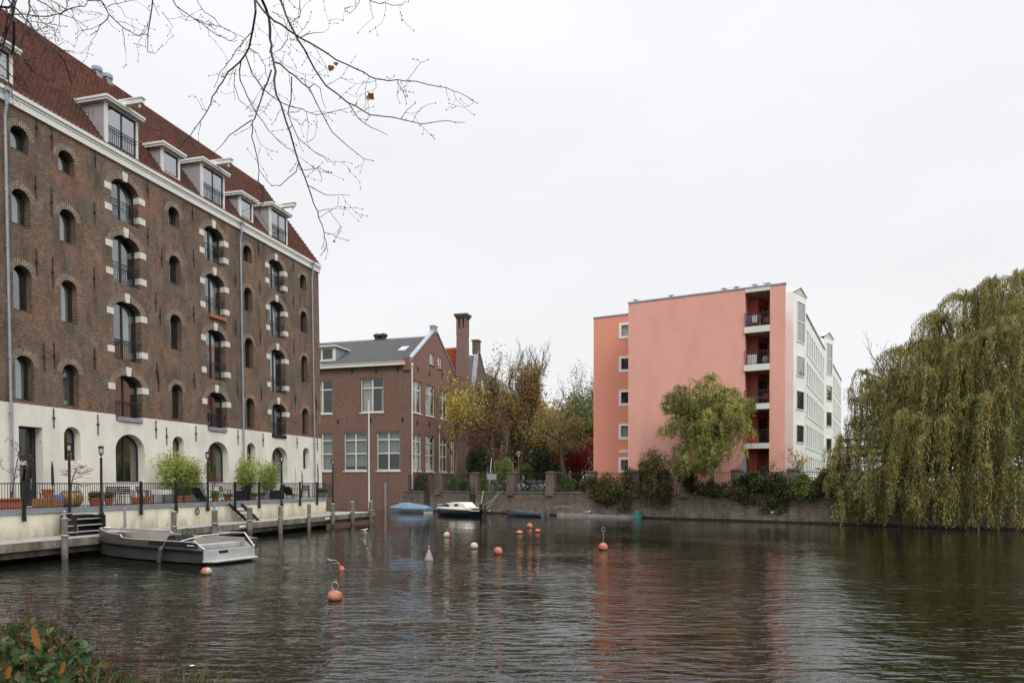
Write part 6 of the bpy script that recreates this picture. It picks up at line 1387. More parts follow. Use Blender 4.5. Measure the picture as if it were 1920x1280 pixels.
o = link('bank_grass', leaf_mesh('bank_grass', np.stack([X, Yb, Zb], 1), D, hl, .010, rb), M['l_grass']); tag(o, 'dry grass blades on the edge of the near bank', 'grass', kind='stuff')
for i, (px, py, Y) in enumerate(((67, 1196, 4.7), (117, 1252, 4.6), (15, 1262, 4.4))):
    c = at(px, py, Y); mb = MB(); s_ = .075 if i == 0 else .045; pts = [(-.0, -1), (.35, -.5), (.42, .1), (.25, .7), (0, 1.1), (-.28, .6), (-.4, 0), (-.3, -.6)]
    mb.add([c+Vector((a*s_+.25*b*s_*(-1 if i == 0 else 1), .01*math.sin(a*9), b*s_)) for a, b in pts], [tuple(range(8))]); o = mb.build('fallen_leaf', M['l_leafdead'], None, recalc=False)
    tag(o, ['large orange-yellow leaf caught upright in the bank foliage', 'small orange leaf low in the bank foliage near its right end', 'small orange leaf at the bottom left corner of the bank foliage'][i], 'leaf')

# leaves drifting on the water
n = 170; X = np.concatenate([rb.normal(1, 1.5, 50), rb.uniform(-16, 20, 120)]); Yl = np.concatenate([rb.normal(12, 1.2, 50), rb.uniform(9, 45, 120)])
D = rb.normal(size=(n, 3))*np.array([1, 1, .02]); D /= np.linalg.norm(D, axis=1, keepdims=True); Sd = np.stack([-D[:, 1], D[:, 0], np.zeros(n)], 1); Lf = rb.uniform(.03, .06, n)[:, None]; Pl = np.stack([X, Yl, np.full(n, .006)], 1)
V = np.stack([Pl, Pl+D*Lf*.5+Sd*Lf*.35, Pl+D*Lf+np.array([0, 0, .008]), Pl+D*Lf*.5-Sd*Lf*.35], 1).reshape(-1, 3)
o = link('floating_leaves', quads('floating_leaves', V, np.arange(4*n).reshape(-1, 4)), M['l_ochre']); tag(o, 'small fallen leaves drifting scattered on the dark water', 'leaves', kind='stuff')
# ================================================================ boats
def hull_rings(L, st, zg, keel, chine=.55, rake=0.0, fl=.85):
    """st: [(x, halfbeam)], zg(x) gunwale height, keel depth; open section from near gunwale round to far gunwale"""
    rings = []
    for x, hb in st:
        g = zg(x); pts = [(hb, g), (hb*.985, g*.55), (hb*fl, .05), (hb*chine, keel*.6), (0, keel), (-hb*chine, keel*.6), (-hb*fl, .05), (-hb*.985, g*.55), (-hb, g)]
        rings.append([(x+rake*(z/g if x > L*.9 else 0), y, z) for y, z in pts])
    return rings
def hull(parent, L, st, zg, keel, mat, inmat, wall=.07, floor=.2, name='hull', rake=0.0, fl=.85):
    mb = MB(); rings = hull_rings(L, st, zg, keel, rake=rake, fl=fl); mb.loft(rings, cap=False, closed=False); n = len(rings[0])
    mb.f.append(tuple(range(n))); mb.mi.append(0)
    inner = []
    for x, hb in st:
        h_ = max(.01, hb-wall); g = zg(x); inner.append([(x+rake*(1 if x > L*.9 else 0), h_, g-.005), (x, h_*.9, floor), (x, -h_*.9, floor), (x+rake*(1 if x > L*.9 else 0), -h_, g-.005)])
    o = mb.build(name, M[mat], parent, smooth=False)
    mb = MB(); inner[0] = [(p[0]+wall, p[1], p[2]) for p in inner[0]]; mb.loft(inner, cap=False, closed=False); mb.f.append((0, 1, 2, 3)); mb.mi.append(0); mb.build('inner_hull', M[inmat], parent, recalc=False)
    return o
# open aluminium sloop moored at the dock, foreground left
P0 = Vector((-10.35, 26.0, 0)); hd = Vector((-6.6, 3.45, 0)).normalized(); e = empty('motor_sloop', P0, math.atan2(hd.y, hd.x), 'open dark grey aluminium sloop with a low steering console, moored bow-first at the timber dock', 'boat')
L = 7.55; st = [(0, 1.18), (1.2, 1.2), (2.6, 1.2), (4.0, 1.16), (5.2, 1.02), (6.2, .78), (6.9, .50), (7.3, .26), (7.5, .05)]
zg = lambda x: .50 if x < .02 else (.78+.0*x if x < 4.4 else .80+(x-4.4)*.015+(.10 if x > 4.7 else 0)+max(0, x-5.5)*.045)
st2 = [(0, 1.18), (.55, 1.19), (1.2, 1.2), (2.6, 1.2), (4.0, 1.17), (4.62, 1.11), (4.75, 1.09), (5.2, 1.02), (6.0, .84), (6.6, .63), (7.0, .45), (7.35, .24), (7.52, .06)]
hull(e, L, st2, zg, -.25, 'hull', 'aluin', .09, .28, fl=.93, rake=.1)
for sg_ in (1, -1):
    mb = MB(); mb.tube([(x, sg_*(hb-.02), zg(x)+.01) for x, hb in st2[1:]], .028, 6); mb.build('gunwale', M['alu'], e)
    mb = MB(); mb.tube([(x, sg_*(hb+.03), .50+.012*x+max(0, x-6)*.06) for x, hb in st2], .075, 8); mb.build('rubbing_strake', M['rubber'], e, smooth=True)
mb = MB(); mb.box(-.012, .05, -1.15, 1.15, .1, .50); mb.build('transom', M['alu'], e)
mb = MB(); mb.prism([(-.42, -.95), (0.02, -1.18), (0.02, 1.18), (-.42, .95)][::-1], .09, .14); mb.build('swim_platform', M['alu'], e, bevel=.01)
mb = MB(); mb.box(.06, 1.1, -1.08, 1.08, .42, .47); mb.build('aft_deck', M['aluin'], e)
mb = MB(); mb.bar((.55, 1.14, .80), (.0, 1.12, .50), .05, .12); mb.bar((.75, -1.1, .72), (2.2, -1.12, .80), .03); mb.tube([(2.0, -1.12, .78), (1.9, -1.12, .98), (.5, -1.12, 1.0), (.02, -1.12, .53)], .03, 6); mb.tube([(.02, -1.12, .53), (-.05, -1.1, .49)], .03, 6)
mb.tube([(1.25, 1.12, .80), (1.05, .3, .97), (1.0, -.9, .99)], .018, 5); mb.build('deck_frame', M['alu'], e)
mb = MB(); mb.add([(1.5, .1, .28), (2.7, .1, .28), (2.7, 1.0, .28), (1.5, 1.0, .28), (1.75, .2, .98), (2.1, .2, .98), (2.1, .95, .98), (1.75, .95, .98)], [(0,3,2,1),(4,5,6,7),(0,1,5,4),(1,2,6,5),(2,3,7,6),(3,0,4,7)]); mb.build('console', M['black'], e, bevel=.03)
mb = MB(); c = Vector((1.62, .55, 1.02)); mb.tube([c+Vector((.06*math.sin(a), .2*math.cos(a), .2*math.sin(a))) for a in np.linspace(0, 2*PI, 17)], .014, 5)
for a in (0, 2.1, 4.2): mb.bar(c, c+Vector((.06*math.sin(a), .2*math.cos(a), .2*math.sin(a))), .012)
mb.build('steering_wheel', M['black'], e)
mb = MB(); mb.box(.55, 1.05, -1.0, 1.0, .473, .66); mb.build('stern_bench', M['gullgrey'], e, bevel=.03)
mb = MB(); mb.box(5.0, 6.6, -.5, .5, .29, .52); mb.build('bow_bench', M['aluin'], e, bevel=.03)
mb = MB(); mb.box(6.2, 7.3, -.35, .35, .905, .925); mb.build('foredeck', M['alu'], e)
mb = MB(); mb.tube([(1.95, 1.32, .62), (2.0, 1.36, .50), (2.1, 1.36, .02)], [.04, .085, .08], 9); mb.tube([(1.95, 1.2, .8), (1.95, 1.3, .6)], .012, 4); mb.build('fender', M['hull'], e)
mb = MB(); mb.box(.25, 2.9, 1.205, 1.212, .60, .76); o = mb.build('dark_side_panel', M['black'], e); mb = MB(); mb.box(.42, .78, 1.213, 1.216, .655, .69); mb.build('name_strip', M['white'], o); mb = MB(); mb.box(.30, .38, 1.213, 1.216, .65, .695); mb.build('red_mark', M['redp'], o)
mb = MB(); mb.box(-.02, -.013, .1, .5, .36, .46); mb.build('number_plate', M['black'], e)
mb = MB()
for x, y in ((6.7, .3), (6.7, -.3), (.2, .9), (.2, -.9)): zz = zg(x)+.02 if x > 3 else .48; mb.tube([(x-.08, y, zz+.05), (x+.08, y, zz+.05)], .014, 5); mb.bar((x, y, zz), (x, y, zz+.05), .02)
mb.build('cleats', M['steel'], e)
a_ = P0+hd*7.3+Vector((0, 0, 1.0)); b_ = DF.w(DF.hy(112, 990, -.24)[0]+3.0, .4, .85); mb = MB(); mb.tube([tuple(a_.lerp(b_, k/6)+Vector((0, 0, -.12*math.sin(PI*k/6)))) for k in range(7)], .014, 4); tag(mb.build('mooring_line', M['rope'], None), 'short line from the bow of the open sloop to the timber dock', 'rope')
# cabin cruiser on the far quay
def qplace(px, off): return QF.w(qx(px, 960), off)
P = qplace(868, 0); Yb_ = 64.5
A = on_z(823, 964, 0); B = on_z(893, 967, 0); c = (A+B)/2; ang = math.atan2(A.y-B.y, A.x-B.x)
e = empty('cabin_boat', B, ang, 'small cream cabin boat with a navy hull beneath the quay fence', 'boat'); Lc = (A-B).length
st = [(0, .85), (Lc*.3, .95), (Lc*.6, .9), (Lc*.82, .6), (Lc*.94, .28), (Lc, .03)]; zg_ = lambda x: .48+.05*x/Lc
hull(e, Lc, st, zg_, -.2, 'navy', 'gelcoat', .05, .40, rake=.25)
mb = MB()
rg = [[(x+(.28 if x >= Lc else 0), y*hb*1.03, z) for y, z in ((1, zg_(x)), (1.04, zg_(x)+.13), (.9, zg_(x)+.17), (-.9, zg_(x)+.17), (-1.04, zg_(x)+.13), (-1, zg_(x)))] for x, hb in st]; mb.loft(rg); mb.build('deck', M['gelcoat'], e)
mb = MB(); cab = [(Lc*.10, .66, .62, .80), (Lc*.22, .72, .62, 1.20), (Lc*.50, .72, .62, 1.18), (Lc*.72, .55, .62, 1.06), (Lc*.88, .35, .62, .70)]
rg = [[(x, w, z0), (x, w*.86, z1-.06), (x, w*.6, z1), (x, -w*.6, z1), (x, -w*.86, z1-.06), (x, -w, z0)] for x, w, z0, z1 in cab]; mb.loft(rg); mb.build('cabin', M['gelcoat'], e)
for sg_ in (1, -1):
    mb = MB(); y = .70*sg_; mb.add([(Lc*.56, y*.97, .78), (Lc*.82, y*.64, .78), (Lc*.80, y*.64, .86), (Lc*.73, y*.76, .98), (Lc*.60, y*.93, 1.03)], [(0,1,2,3,4)]); mb.build('side_window', M['teal'] if False else M['frame'], e, recalc=False)
    mb = MB(); mb.add([(Lc*.33, y*1.015, .84), (Lc*.43, y*1.01, .84), (Lc*.43, y*.96, 1.04), (Lc*.33, y*.965, 1.04)], [(0,1,2,3)]); mb.build('port_light', M['maroon'], e, recalc=False)
mb = MB(); mb.tube([(Lc*.92, .3, .66), (Lc*.95, .28, .95), (Lc+.1, 0, .98), (Lc*.95, -.28, .95), (Lc*.92, -.3, .66)], .02, 5); mb.build('bow_rail', M['steel'], e)
mb = MB(); mb.box(-.95, -.02, -.8, -.6, .46, .54); mb.box(-.95, -.02, .6, .8, .46, .54); mb.box(-.2, .9, .72, .80, .62, .74); mb.box(-.1, 1.0, -.8, -.72, .62, .74); mb.build('stern_platform', M['gelcoat'], e)
mb = MB(); mb.lathe([(.13, 0), (.16, .2), (.15, .45), (.05, .52)], (-.55, 0, .6), 10); mb.bar((-.55, 0, .6), (-.6, 0, -.3), .1, .14); mb.build('outboard_motor', M['black'], e)
mb = MB(); mb.box(-.95, -.1, -.7, .7, .585, .70); mb.build('engine_cover', M['soil'], e)
# blue tarp boat
A = on_z(733, 958.5, 0); B = on_z(803, 961, 0); ang = math.atan2(A.y-B.y, A.x-B.x); Lt = (A-B).length
e = empty('covered_boat', B, ang, 'small boat under a blue tarpaulin, tied up in the corner by the school wall', 'boat')
st = [(0, .75), (Lt*.3, .85), (Lt*.65, .8), (Lt*.88, .45), (Lt, .05)]; hull(e, Lt, st, lambda x: .42, -.2, 'gelcoat', 'gelcoat', .05, .3, rake=.15)
mb = MB(); rg = []
for i, (x, hb, pk_) in enumerate(((-.12, .8, .5), (.25, .86, .72), (Lt*.3, .92, .86), (Lt*.5, .9, .98), (Lt*.72, .75, .92), (Lt*.9, .48, .66), (Lt+.15, .1, .5))):
    rg.append([(x, hb, .24+.04*math.sin(i*2)), (x, hb*1.02, .42), (x, hb*.55, .42+(pk_-.42)*.6), (x, 0, pk_), (x, -hb*.55, .42+(pk_-.42)*.6), (x, -hb*1.02, .42), (x, -hb, .24)])
mb.loft(rg); mb.build('tarpaulin', M['tarp'], e)
# rowing boat
A = on_z(952, 965.5, 0); B = on_z(1022, 968.5, 0); ang = math.atan2(A.y-B.y, A.x-B.x); Lr = (A-B).length
e = empty('rowing_boat', B, ang, 'low blue-grey open rowing boat with an outboard motor, third boat along the quay', 'boat')
st = [(0, .62), (Lr*.3, .72), (Lr*.6, .66), (Lr*.85, .4), (Lr*.96, .15), (Lr, .03)]; zr = lambda x: .36+.05*(x/Lr)+.28*max(0, x/Lr-.5)**1.5*2
hull(e, Lr, st, zr, -.2, 'greyboat', 'greyboat', .05, .14, rake=.3)
mb = MB()
for x in (Lr*.25, Lr*.55): mb.box(x, x+.25, -.6, .6, .28, .31)
mb.build('thwart', M['wood'], e)
mb = MB(); mb.lathe([(.08, 0), (.11, .12), (.1, .3), (.03, .34)], (-.15, 0, .5), 9); mb.bar((-.15, 0, .5), (-.25, 0, -.3), .07, .1); mb.bar((-.1, 0, .6), (.4, .1, .66), .03); mb.build('outboard_motor', M['rust'], e)
mb = MB(); mb.tube([(Lr*.2, .66, .36), (Lr*.2, .66, .95)], .012, 4); mb.build('rod', M['steel'], e)
# mooring lines of the cabin boat
for i, (pa, pb) in enumerate((((905, 948), (944, 919)), ((912, 953), (935, 922)))):
    a = at(*pa, 64.5); hb_ = QF.hy(*pb); b = QF.w(hb_[0], -.08, hb_[2]); mb = MB(); mb.tube([tuple(a.lerp(b, k/6)+Vector((0, 0, -.1*math.sin(PI*k/6)))) for k in range(7)], .022, 4); o = mb.build('mooring_line', M['rope'], None)
    tag(o, ['upper slack mooring line running from the cabin boat to the quay', 'lower mooring line running from the stern of the cabin boat to the quay'][i], 'rope')
h_ = QF.hy(911, 940, -.3); P = QF.w(qx(911), -.2, 0); mb = MB(); mb.bar((0, 0, -.5), (.05, 0, 1.0), .16); mb.build('stump', M['black'], None)
o = S.collection.objects[-1] if False else bpy.data.objects['stump']; o.location = P; o.name = 'mooring_stump'; tag(o, 'black mooring stump by the stern of the cabin boat', 'post')
P = QF.w(qx(904), -.15, 1.0); mb = MB(); mb.bar((0, 0, 0), (.22, 0, 1.15), .06); o = mb.build('boat_hook', M['stone'], None); o.location = P; tag(o, 'pale stick leaning on the quay wall above the cabin boat', 'stick')
# ================================================================ buoys
def buoy(px, py, r_, label, mat='buoy', loop=None, rod=0, cap=None, sz=1.0, tiltx=0.):
    P = on_z(px, py, 0); e = empty('mooring_buoy', P, px*.7, label, 'buoy', 'round mooring buoys on the pond'); mb = MB(); mb.sphere((0, 0, r_*.55*sz), r_, 20, 12, sz); o = mb.build('float', M[mat], e, smooth=True)
    mb = MB(); mb.lathe([(r_*.30, r_*(.5*sz+.93*sz)), (r_*.26, r_*(.55*sz+1.02*sz)), (r_*.1, r_*(.55*sz+1.05*sz))], (0, 0, 0), 12); mb.build('top_fitting', M['rust'], e)
    t_ = r_*.55*sz+r_*sz
    if rod: mb = MB(); mb.tube([(0, 0, t_), (0, 0, t_+rod)], .012, 6); mb.build('rod', M['steel'], e)
    if loop: c = Vector((0, 0, t_+rod+loop)); mb = MB(); mb.tube([c+Vector((loop*math.sin(a)*.75*math.cos(-px*.7), loop*math.sin(a)*.75*math.sin(-px*.7), -loop*math.cos(a))) for a in np.linspace(0, 2*PI, 17)], .010, 6); mb.build('loop', M['steel'], e)
    if cap:
        mb = MB(); n = 10; prof = [(max(1e-5, r_*1.01*math.sin(a)), r_*.55*sz-r_*1.01*sz*math.cos(a)) for a in np.linspace(0, PI, 11)]
        full = MB(); full.lathe(prof, (0, 0, 0), 20); fs = [f for f in full.f if len(f) == 4 and sum(full.v[i][0]*math.cos(cap)+full.v[i][1]*math.sin(cap) for i in f)/4 > r_*.15]; mb.v = full.v; mb.f = fs; mb.mi = [0]*len(fs); mb.build('white_half', M['buoyw'], e, smooth=True, recalc=False)
    if tiltx: e.rotation_euler[0] = tiltx
    return e
buoy(628, 1124, .185, 'nearest and largest orange buoy with a wire loop on top', loop=.105, sz=.85)
buoy(387, 1076, .17, 'orange and white buoy just behind the stern of the sloop', cap=-387*.7+.3, sz=.85)
buoy(838, 1006.5, .19, 'orange and white banded buoy with a small ring, upper left of the group', cap=-838*.7-2.3, loop=.07)
buoy(889, 1028, .18, 'yellowish white buoy in the middle of the pond', mat='buoyw')
buoy(934, 1038, .185, 'red-orange buoy right of the yellowish white one')
buoy(993, 989, .19, 'farthest pale orange buoy with a spike of wire on top', loop=.05)
buoy(974, 1000, .21, 'flattened brown-orange buoy low in the water', sz=.6)
buoy(1008, 997, .17, 'small pale orange buoy on the right of the far trio', sz=.75)
buoy(1131, 1030, .2, 'orange buoy with a tall steel eye rod, in the pink reflection', loop=.09, rod=.48)
P = on_z(641, 1069, 0); e = empty('tipped_buoy', P, .4, 'salmon bulb-shaped buoy tipped over near the swimming duck', 'buoy'); mb = MB(); mb.lathe([(1e-4, -.1), (.09, -.07), (.115, .02), (.09, .11), (.04, .17), (.03, .25), (.05, .26), (.03, .29)], (0, 0, 0), 14); o = mb.build('float', M['buoy'], e, smooth=True); o.rotation_euler = (.1, -.45, 0); mb = MB(); mb.tube([(-.12, 0, .28), (-.3, 0, .24)], .012, 5); mb.build('rope_stub', M['rope'], e)
P = on_z(804, 1050, 0); e = empty('cone_buoy', P, 0, 'pale grey cone-shaped buoy in the middle of the pond', 'buoy'); mb = MB(); mb.lathe([(.15, -.1), (.165, 0), (.165, .05), (.05, .36), (.035, .40), (.035, .44)], (0, 0, 0), 20); mb.build('cone', M['conegrey'], e, smooth=False); mb = MB(); mb.lathe([(.036, .44), (.05, .50), (.02, .55)], (0, 0, 0), 10); mb.build('tip', M['buoy'], e)
# ducks and litter
P = on_z(622, 1055, -.05); gull(P, PI*.98, 'grey and white grebe swimming left of the tipped buoy', 'duck', False, .62, 'gullgrey', 'hull')
P = on_z(474, 1012, -.05); gull(P, PI*1.02, 'brown and white duck swimming by the dock piles', 'duck', False, .75, 'gullgrey', 'duckb')
P = on_z(683, 996, -.05); gull(P, .2, 'small white gull resting on the water beyond the last dock piles', 'gull', False, .7)
P = QF.w(qx(1105), -.2, .22); gull(P, QF.phi+1.2, 'white gull standing on the low concrete ledge below the pink wing', 'gull', True, 1.2)
P = QF.w(qx(1533, 890), .3, 3.82); gull(P, QF.phi+.4, 'white gull perched on the fence before the white wing', 'gull', True, 1.0)
for i, (px, py) in enumerate(((217, 1077), (360, 1247))):
    P = on_z(px, py, .004); mb = MB(); mb.add([(-.04, -.02, 0), (.03, -.03, .004), (.05, .01, 0), (.0, .03, .008), (-.04, .015, .0)], [(0,1,2,3,4)]); o = mb.build('floating_scrap', M['white'], None, recalc=False); o.location = P; tag(o, ['tiny white scrap floating below the bow half of the sloop', 'tiny white scrap floating on the near water'][i], 'litter')
# ================================================================ terrace furniture
def tp(px, d, z=1.80, py=925): h_ = TF.hy(px, py, d); return TF.w(h_[0], d, z)
def pot(px, d, r_, h_, label, mat='terra', plant=None, seed=0, ph=.3, name='flower_pot', lm='l_green', n=500):
    e = empty(name, tp(px, d), TF.phi, label, 'plant pot'); mb = MB(); mb.lathe([(r_*.68, 0), (r_*.95, h_*.82), (r_*1.06, h_*.83), (r_*1.08, h_), (r_*.92, h_), (r_*.85, h_*.86)], (0, 0, 0), 16); mb.build('pot', M[mat], e)
    mb = MB(); mb.lathe([(r_*.9, h_*.87), (.001, h_*.9)], (0, 0, 0), 16); mb.build('soil', M['soil'], e)
    if plant:
        rg_ = np.random.default_rng(seed); a = rg_.uniform(0, 2*PI, n); q = rg_.uniform(0, 1, n)**.5*r_*.9; Pp = np.stack([np.cos(a)*q, np.sin(a)*q, h_*.9+rg_.uniform(0, ph*.6, n)], 1)
        if plant == 'grass': D = rg_.normal(size=(n, 3))*.3+np.array([0, 0, 1.]); me = leaf_mesh('plant', Pp, D, ph*rg_.uniform(.4, .8, n), .022, rg_)
        else: D = rg_.normal(size=(n, 3))+np.array([0, 0, .5]); Pp[:, :2] *= 1.5; me = leaf_mesh('plant', Pp, D, .09, .05, rg_)
        link('plant', me, M[lm], e)
    return e
pot(178, .9, .26, .42, 'large terracotta pot of clipped grass, directly left of the second lantern post', plant='grass', seed=1, n=900)
pot(204, 1.0, .2, .38, 'terracotta pot of clipped grass right of the second lantern post', plant='grass', seed=2)
pot(256, .8, .25, .42, 'wide terracotta pot left of the first railing post past the steps')
pot(273, .8, .22, .42, 'terracotta pot just right of the first railing post past the steps')
pot(335, 1.0, .21, .42, 'left one of two terracotta pots with tall grass, under the big bamboo', plant='grass', seed=3, ph=.6, n=700)
pot(350, 1.0, .21, .42, 'right one of two terracotta pots with tall grass, under the big bamboo', plant='grass', seed=4, ph=.6, n=700)
pot(404, .8, .17, .3, 'small terracotta pot with leafy white-flecked plant, right of the third lantern post', plant='leafy', seed=5, ph=.6, lm='l_lime')
pot(427, 1.0, .2, .34, 'terracotta pot with pale flowers beside the railing post above the black steps', plant='leafy', seed=6, ph=.2, lm='l_grass')
pot(473, .9, .22, .32, 'ochre pot with dark shrub between the black armchair and the hanging red pot', 'glazed', plant='leafy', seed=7, ph=.3)
pot(491, 1.4, .17, .36, 'red pot raised on a dark box under the third bamboo', plant='leafy', seed=8, ph=.25)
for k, (px, lb) in enumerate(((600, 'grey planter of bright grass nearest the terrace end, left of its twin'), (609, 'grey planter of bright grass at the terrace end, right of its twin'))): pot(px, 1.0, .22, .38, lb, 'zinc', 'grass', 20+k, .35, lm='l_lime', n=900)
e = empty('trough', tp(10, .8), TF.phi, 'long terracotta trough with a leggy bare sapling at the left edge', 'planter'); mb = MB(); mb.box(-.75, .55, -.22, .22, 0, .42); mb.box(-.8, .6, -.27, .27, .423, .5); mb.build('trough_body', M['terra'], e, bevel=.02)
P = tp(21, .8, 2.2); put_tree('sapling', P, 2.5, 'leggy sapling with a few dead leaves before the left downpipe', seed=201, r0=.02, leafm='l_rust', nleaf=90, lsize=.09, lspread=.12, rad=.7, levels=2, nb=(8, 3), spread=.8, up=.2, min_r=.006)
e = empty('wooden_planter', tp(89, .9), TF.phi, 'square wooden planter left of the first lantern post', 'planter'); mb = MB()
for k in range(4): mb.box(-.42, .42, -.36, .36, .02+k*.11, .12+k*.11)
mb.build('planter_box', M['planter'], e)
e2 = pot(90, .9, .23, .38, 'terracotta pot standing on the square wooden planter'); e2.location.z += .46
e = empty('glazed_pot', tp(133, 1.2), TF.phi, 'big round ochre glazed pot with a twisted bare shrub, between the first two lantern posts', 'plant pot'); mb = MB(); mb.lathe([(.25, 0), (.42, .2), (.48, .45), (.42, .65), (.35, .72), (.38, .76), (.32, .76), (.3, .7)], (0, 0, 0), 20); mb.build('pot', M['glazed'], e, smooth=True)
P = tp(133, 1.2, 2.5); put_tree('twisted_shrub', P, 1.35, 'twisted bare reddish shrub growing from the big ochre pot', 'shrub', seed=205, r0=.035, leafm='l_rust', nleaf=60, lsize=.05, lspread=.1, rad=.85, levels=3, nb=(6, 5, 4), spread=1.2, up=.05, trunk_frac=.3, min_r=.006, bark='rust')
P = tp(398, 1.6, 1.8); put_tree('twisted_shrub', P, 2.0, 'bare reddish shrub in front of the second wide arch', 'shrub', seed=206, r0=.03, leafm='l_rust', nleaf=150, lsize=.06, lspread=.12, rad=.7, levels=3, nb=(6, 5, 4), spread=1.0, up=.2, trunk_frac=.3, min_r=.006, bark='rust')
def bamboo(px, d, rx, h_, label, seed, n=5200, lo=.32):
    e = empty('bamboo', tp(px, d), TF.phi, label, 'bamboo'); rg_ = np.random.default_rng(seed); mb = MB(); mb.box(-rx*.5, rx*.5, -.25, .25, 0, .45); mb.build('planter', M['zinc'], e)
    sg = []; LP = []; LD = []
    for k in range(34):
        x = rg_.uniform(-rx*.45, rx*.45); a = np.array([x, rg_.uniform(-.2, .2), .4]); H_ = h_*rg_.uniform(.7, 1.02)-.4; lean = np.array([x*.9/rx*1.0+rg_.normal()*.18, rg_.normal()*.2, 0]); prev = a
        for j in range(1, 7):
            t_ = j/6; q = a+np.array([0, 0, H_*t_])+lean*t_*t_*rx*1.1; sg.append((prev, q, .011*(1.1-t_*.6), .011*(1-t_*.6))); prev = q
            if t_ > lo:
                m_ = int(n/34/4.5); LP.append(q+rg_.normal(size=(m_, 3))*np.array([.2, .2, .17])); LD.append(rg_.normal(size=(m_, 3))*.8+np.array([0, 0, -.45]))
    link('canes', tubes_mesh('canes', sg, 4), M['l_grass'], e); Pp = np.concatenate(LP); D = np.concatenate(LD)
    link('leaves', leaf_mesh('leaves', Pp[::2], D[::2], .24*rg_.uniform(.6, 1.3, len(Pp[::2])), .05, rg_), M['l_bamboo'], e)
bamboo(326, 2.2, 1.05, 2.55, 'largest bamboo clump, spreading over the narrow arched window, its left half', 301, 6500)
bamboo(352, 2.0, .95, 2.25, 'lower bamboo clump joined to the right of the largest one', 302, 5200)
bamboo(464, 2.0, .9, 2.6, 'yellow-green bamboo clump beside the middle downpipe', 303, 4600)
bamboo(500, 1.9, .95, 2.35, 'yellow-green bamboo clump left of the third wide arch', 304, 4600)
def chair(px, d, rz, label, arm=True, group='garden chairs on the terrace', mat='black'):
    e = empty('garden_chair', tp(px, d), TF.phi+rz, label, 'chair', group); mb = MB()
    for k in range(5): mb.box(-.23, .23, -.22+k*.09, -.15+k*.09, .43, .45)
    mb.build('seat', M[mat], e); mb = MB()
    for k in range(4): y = .24+.035*k; mb.box(-.23, .23, y, y+.018, .55+k*.1, .62+k*.1)
    mb.build('backrest', M[mat], e)
    for sx in (-1, 1):
        mb = MB(); mb.bar((sx*.25, -.2, 0), (sx*.25, -.16, .66 if arm else .44), .028); mb.build('front_leg', M[mat], e)
        mb = MB(); mb.bar((sx*.25, .12, 0), (sx*.25, .36, .95), .028); mb.build('rear_leg', M[mat], e)
        if arm: mb = MB(); mb.bar((sx*.25, -.2, .66), (sx*.25, .3, .68), .04, .02); mb.build('armrest', M[mat], e)
    return e
chair(62, 1.6, .3, 'black garden chair in front of the entrance door')
chair(207, 2.0, 2.6, 'black slatted chair behind the clipped grass pots')
chair(236, 1.8, -.6, 'black slatted chair under the first wide arch, at the small table')
chair(272, 2.0, 1.2, 'black chair behind the terracotta pot, right end of the small table')
chair(392, 2.2, .6, 'black chair behind the third lantern post')
chair(424, 2.0, 1.0, 'dark chair beside the pale flowers, left of the railing post')
chair(572, 1.8, 2.2, 'dark chair near the downpipe at the end of the terrace')
def gtable(px, d, w, label, mat='black', cloth=None):
    e = empty('garden_table', tp(px, d), TF.phi, label, 'table'); mb = MB(); mb.box(-w/2, w/2, -.35, .35, .70, .73); mb.build('table_top', M[mat], e)
    for a in (-1, 1):
        for b in (-1, 1): mb = MB(); mb.box(a*(w/2-.05)-.018, a*(w/2-.05)+.018, b*.3-.018, b*.3+.018, 0, .70); mb.build('leg', M[mat], e)
    if cloth: mb = MB(); mb.box(-w/2-.01, w/2+.01, -.36, .36, .5, .735); mb.build('drape', M[cloth], e, bevel=.01)
gtable(255, 2.0, 1.0, 'thin black table between two slatted chairs')
gtable(307, 1.6, .9, 'low table with a white cloth left of the big bamboo', cloth='white')
gtable(547, 2.0, 1.1, 'black table among the loungers near the third wide arch')
def armchair(px, d, rz, label, mat='black'):
    e = empty('wicker_armchair', tp(px, d), TF.phi+rz, label, 'armchair'); mb = MB(); mb.box(-.33, .33, -.3, .3, .1, .42); mb.build('seat_base', M[mat], e, bevel=.03)
    mb = MB(); mb.add([(-.33, .22, .42), (.33, .22, .42), (.33, .34, .42), (-.33, .34, .42), (-.30, .38, 1.0), (.30, .38, 1.0), (.30, .46, 1.0), (-.30, .46, 1.0)], [(0,3,2,1),(4,5,6,7),(0,1,5,4),(1,2,6,5),(2,3,7,6),(3,0,4,7)]); mb.build('backrest', M[mat], e, bevel=.02)
    for sx in (-1, 1): mb = MB(); mb.box(sx*.36-.04, sx*.36+.04, -.3, .3, .0, .62); mb.build('arm', M[mat], e, bevel=.02)
armchair(454, 1.2, PI, 'black wicker armchair seen from behind, right of the railing post above the black steps')
armchair(519, 1.4, PI+.2, 'tall black armchair seen from behind, left of the fourth lantern post')
def lounger(px, d, label):
    e = empty('sun_lounger', tp(px, d), TF.phi, label, 'lounger'); mb = MB(); mb.box(-.2, .9, -.3, .3, .28, .33); mb.build('bed', M['black'], e)
    mb = MB(); mb.bar((-.2, 0, .3), (-.65, 0, .85), .6, .04, up=(0, 0, 1)); mb.build('backrest', M['black'], e)
    mb = MB()
    for x in (-.1, .8):
        for y in (-.27, .27): mb.bar((x, y, 0), (x, y, .3), .03)
    mb.build('legs', M['black'], e)
lounger(546, 1.2, 'black reclining lounger right of the fourth lantern post')
lounger(380, 1.3, 'dark lounger between the big bamboo and the third lantern post')
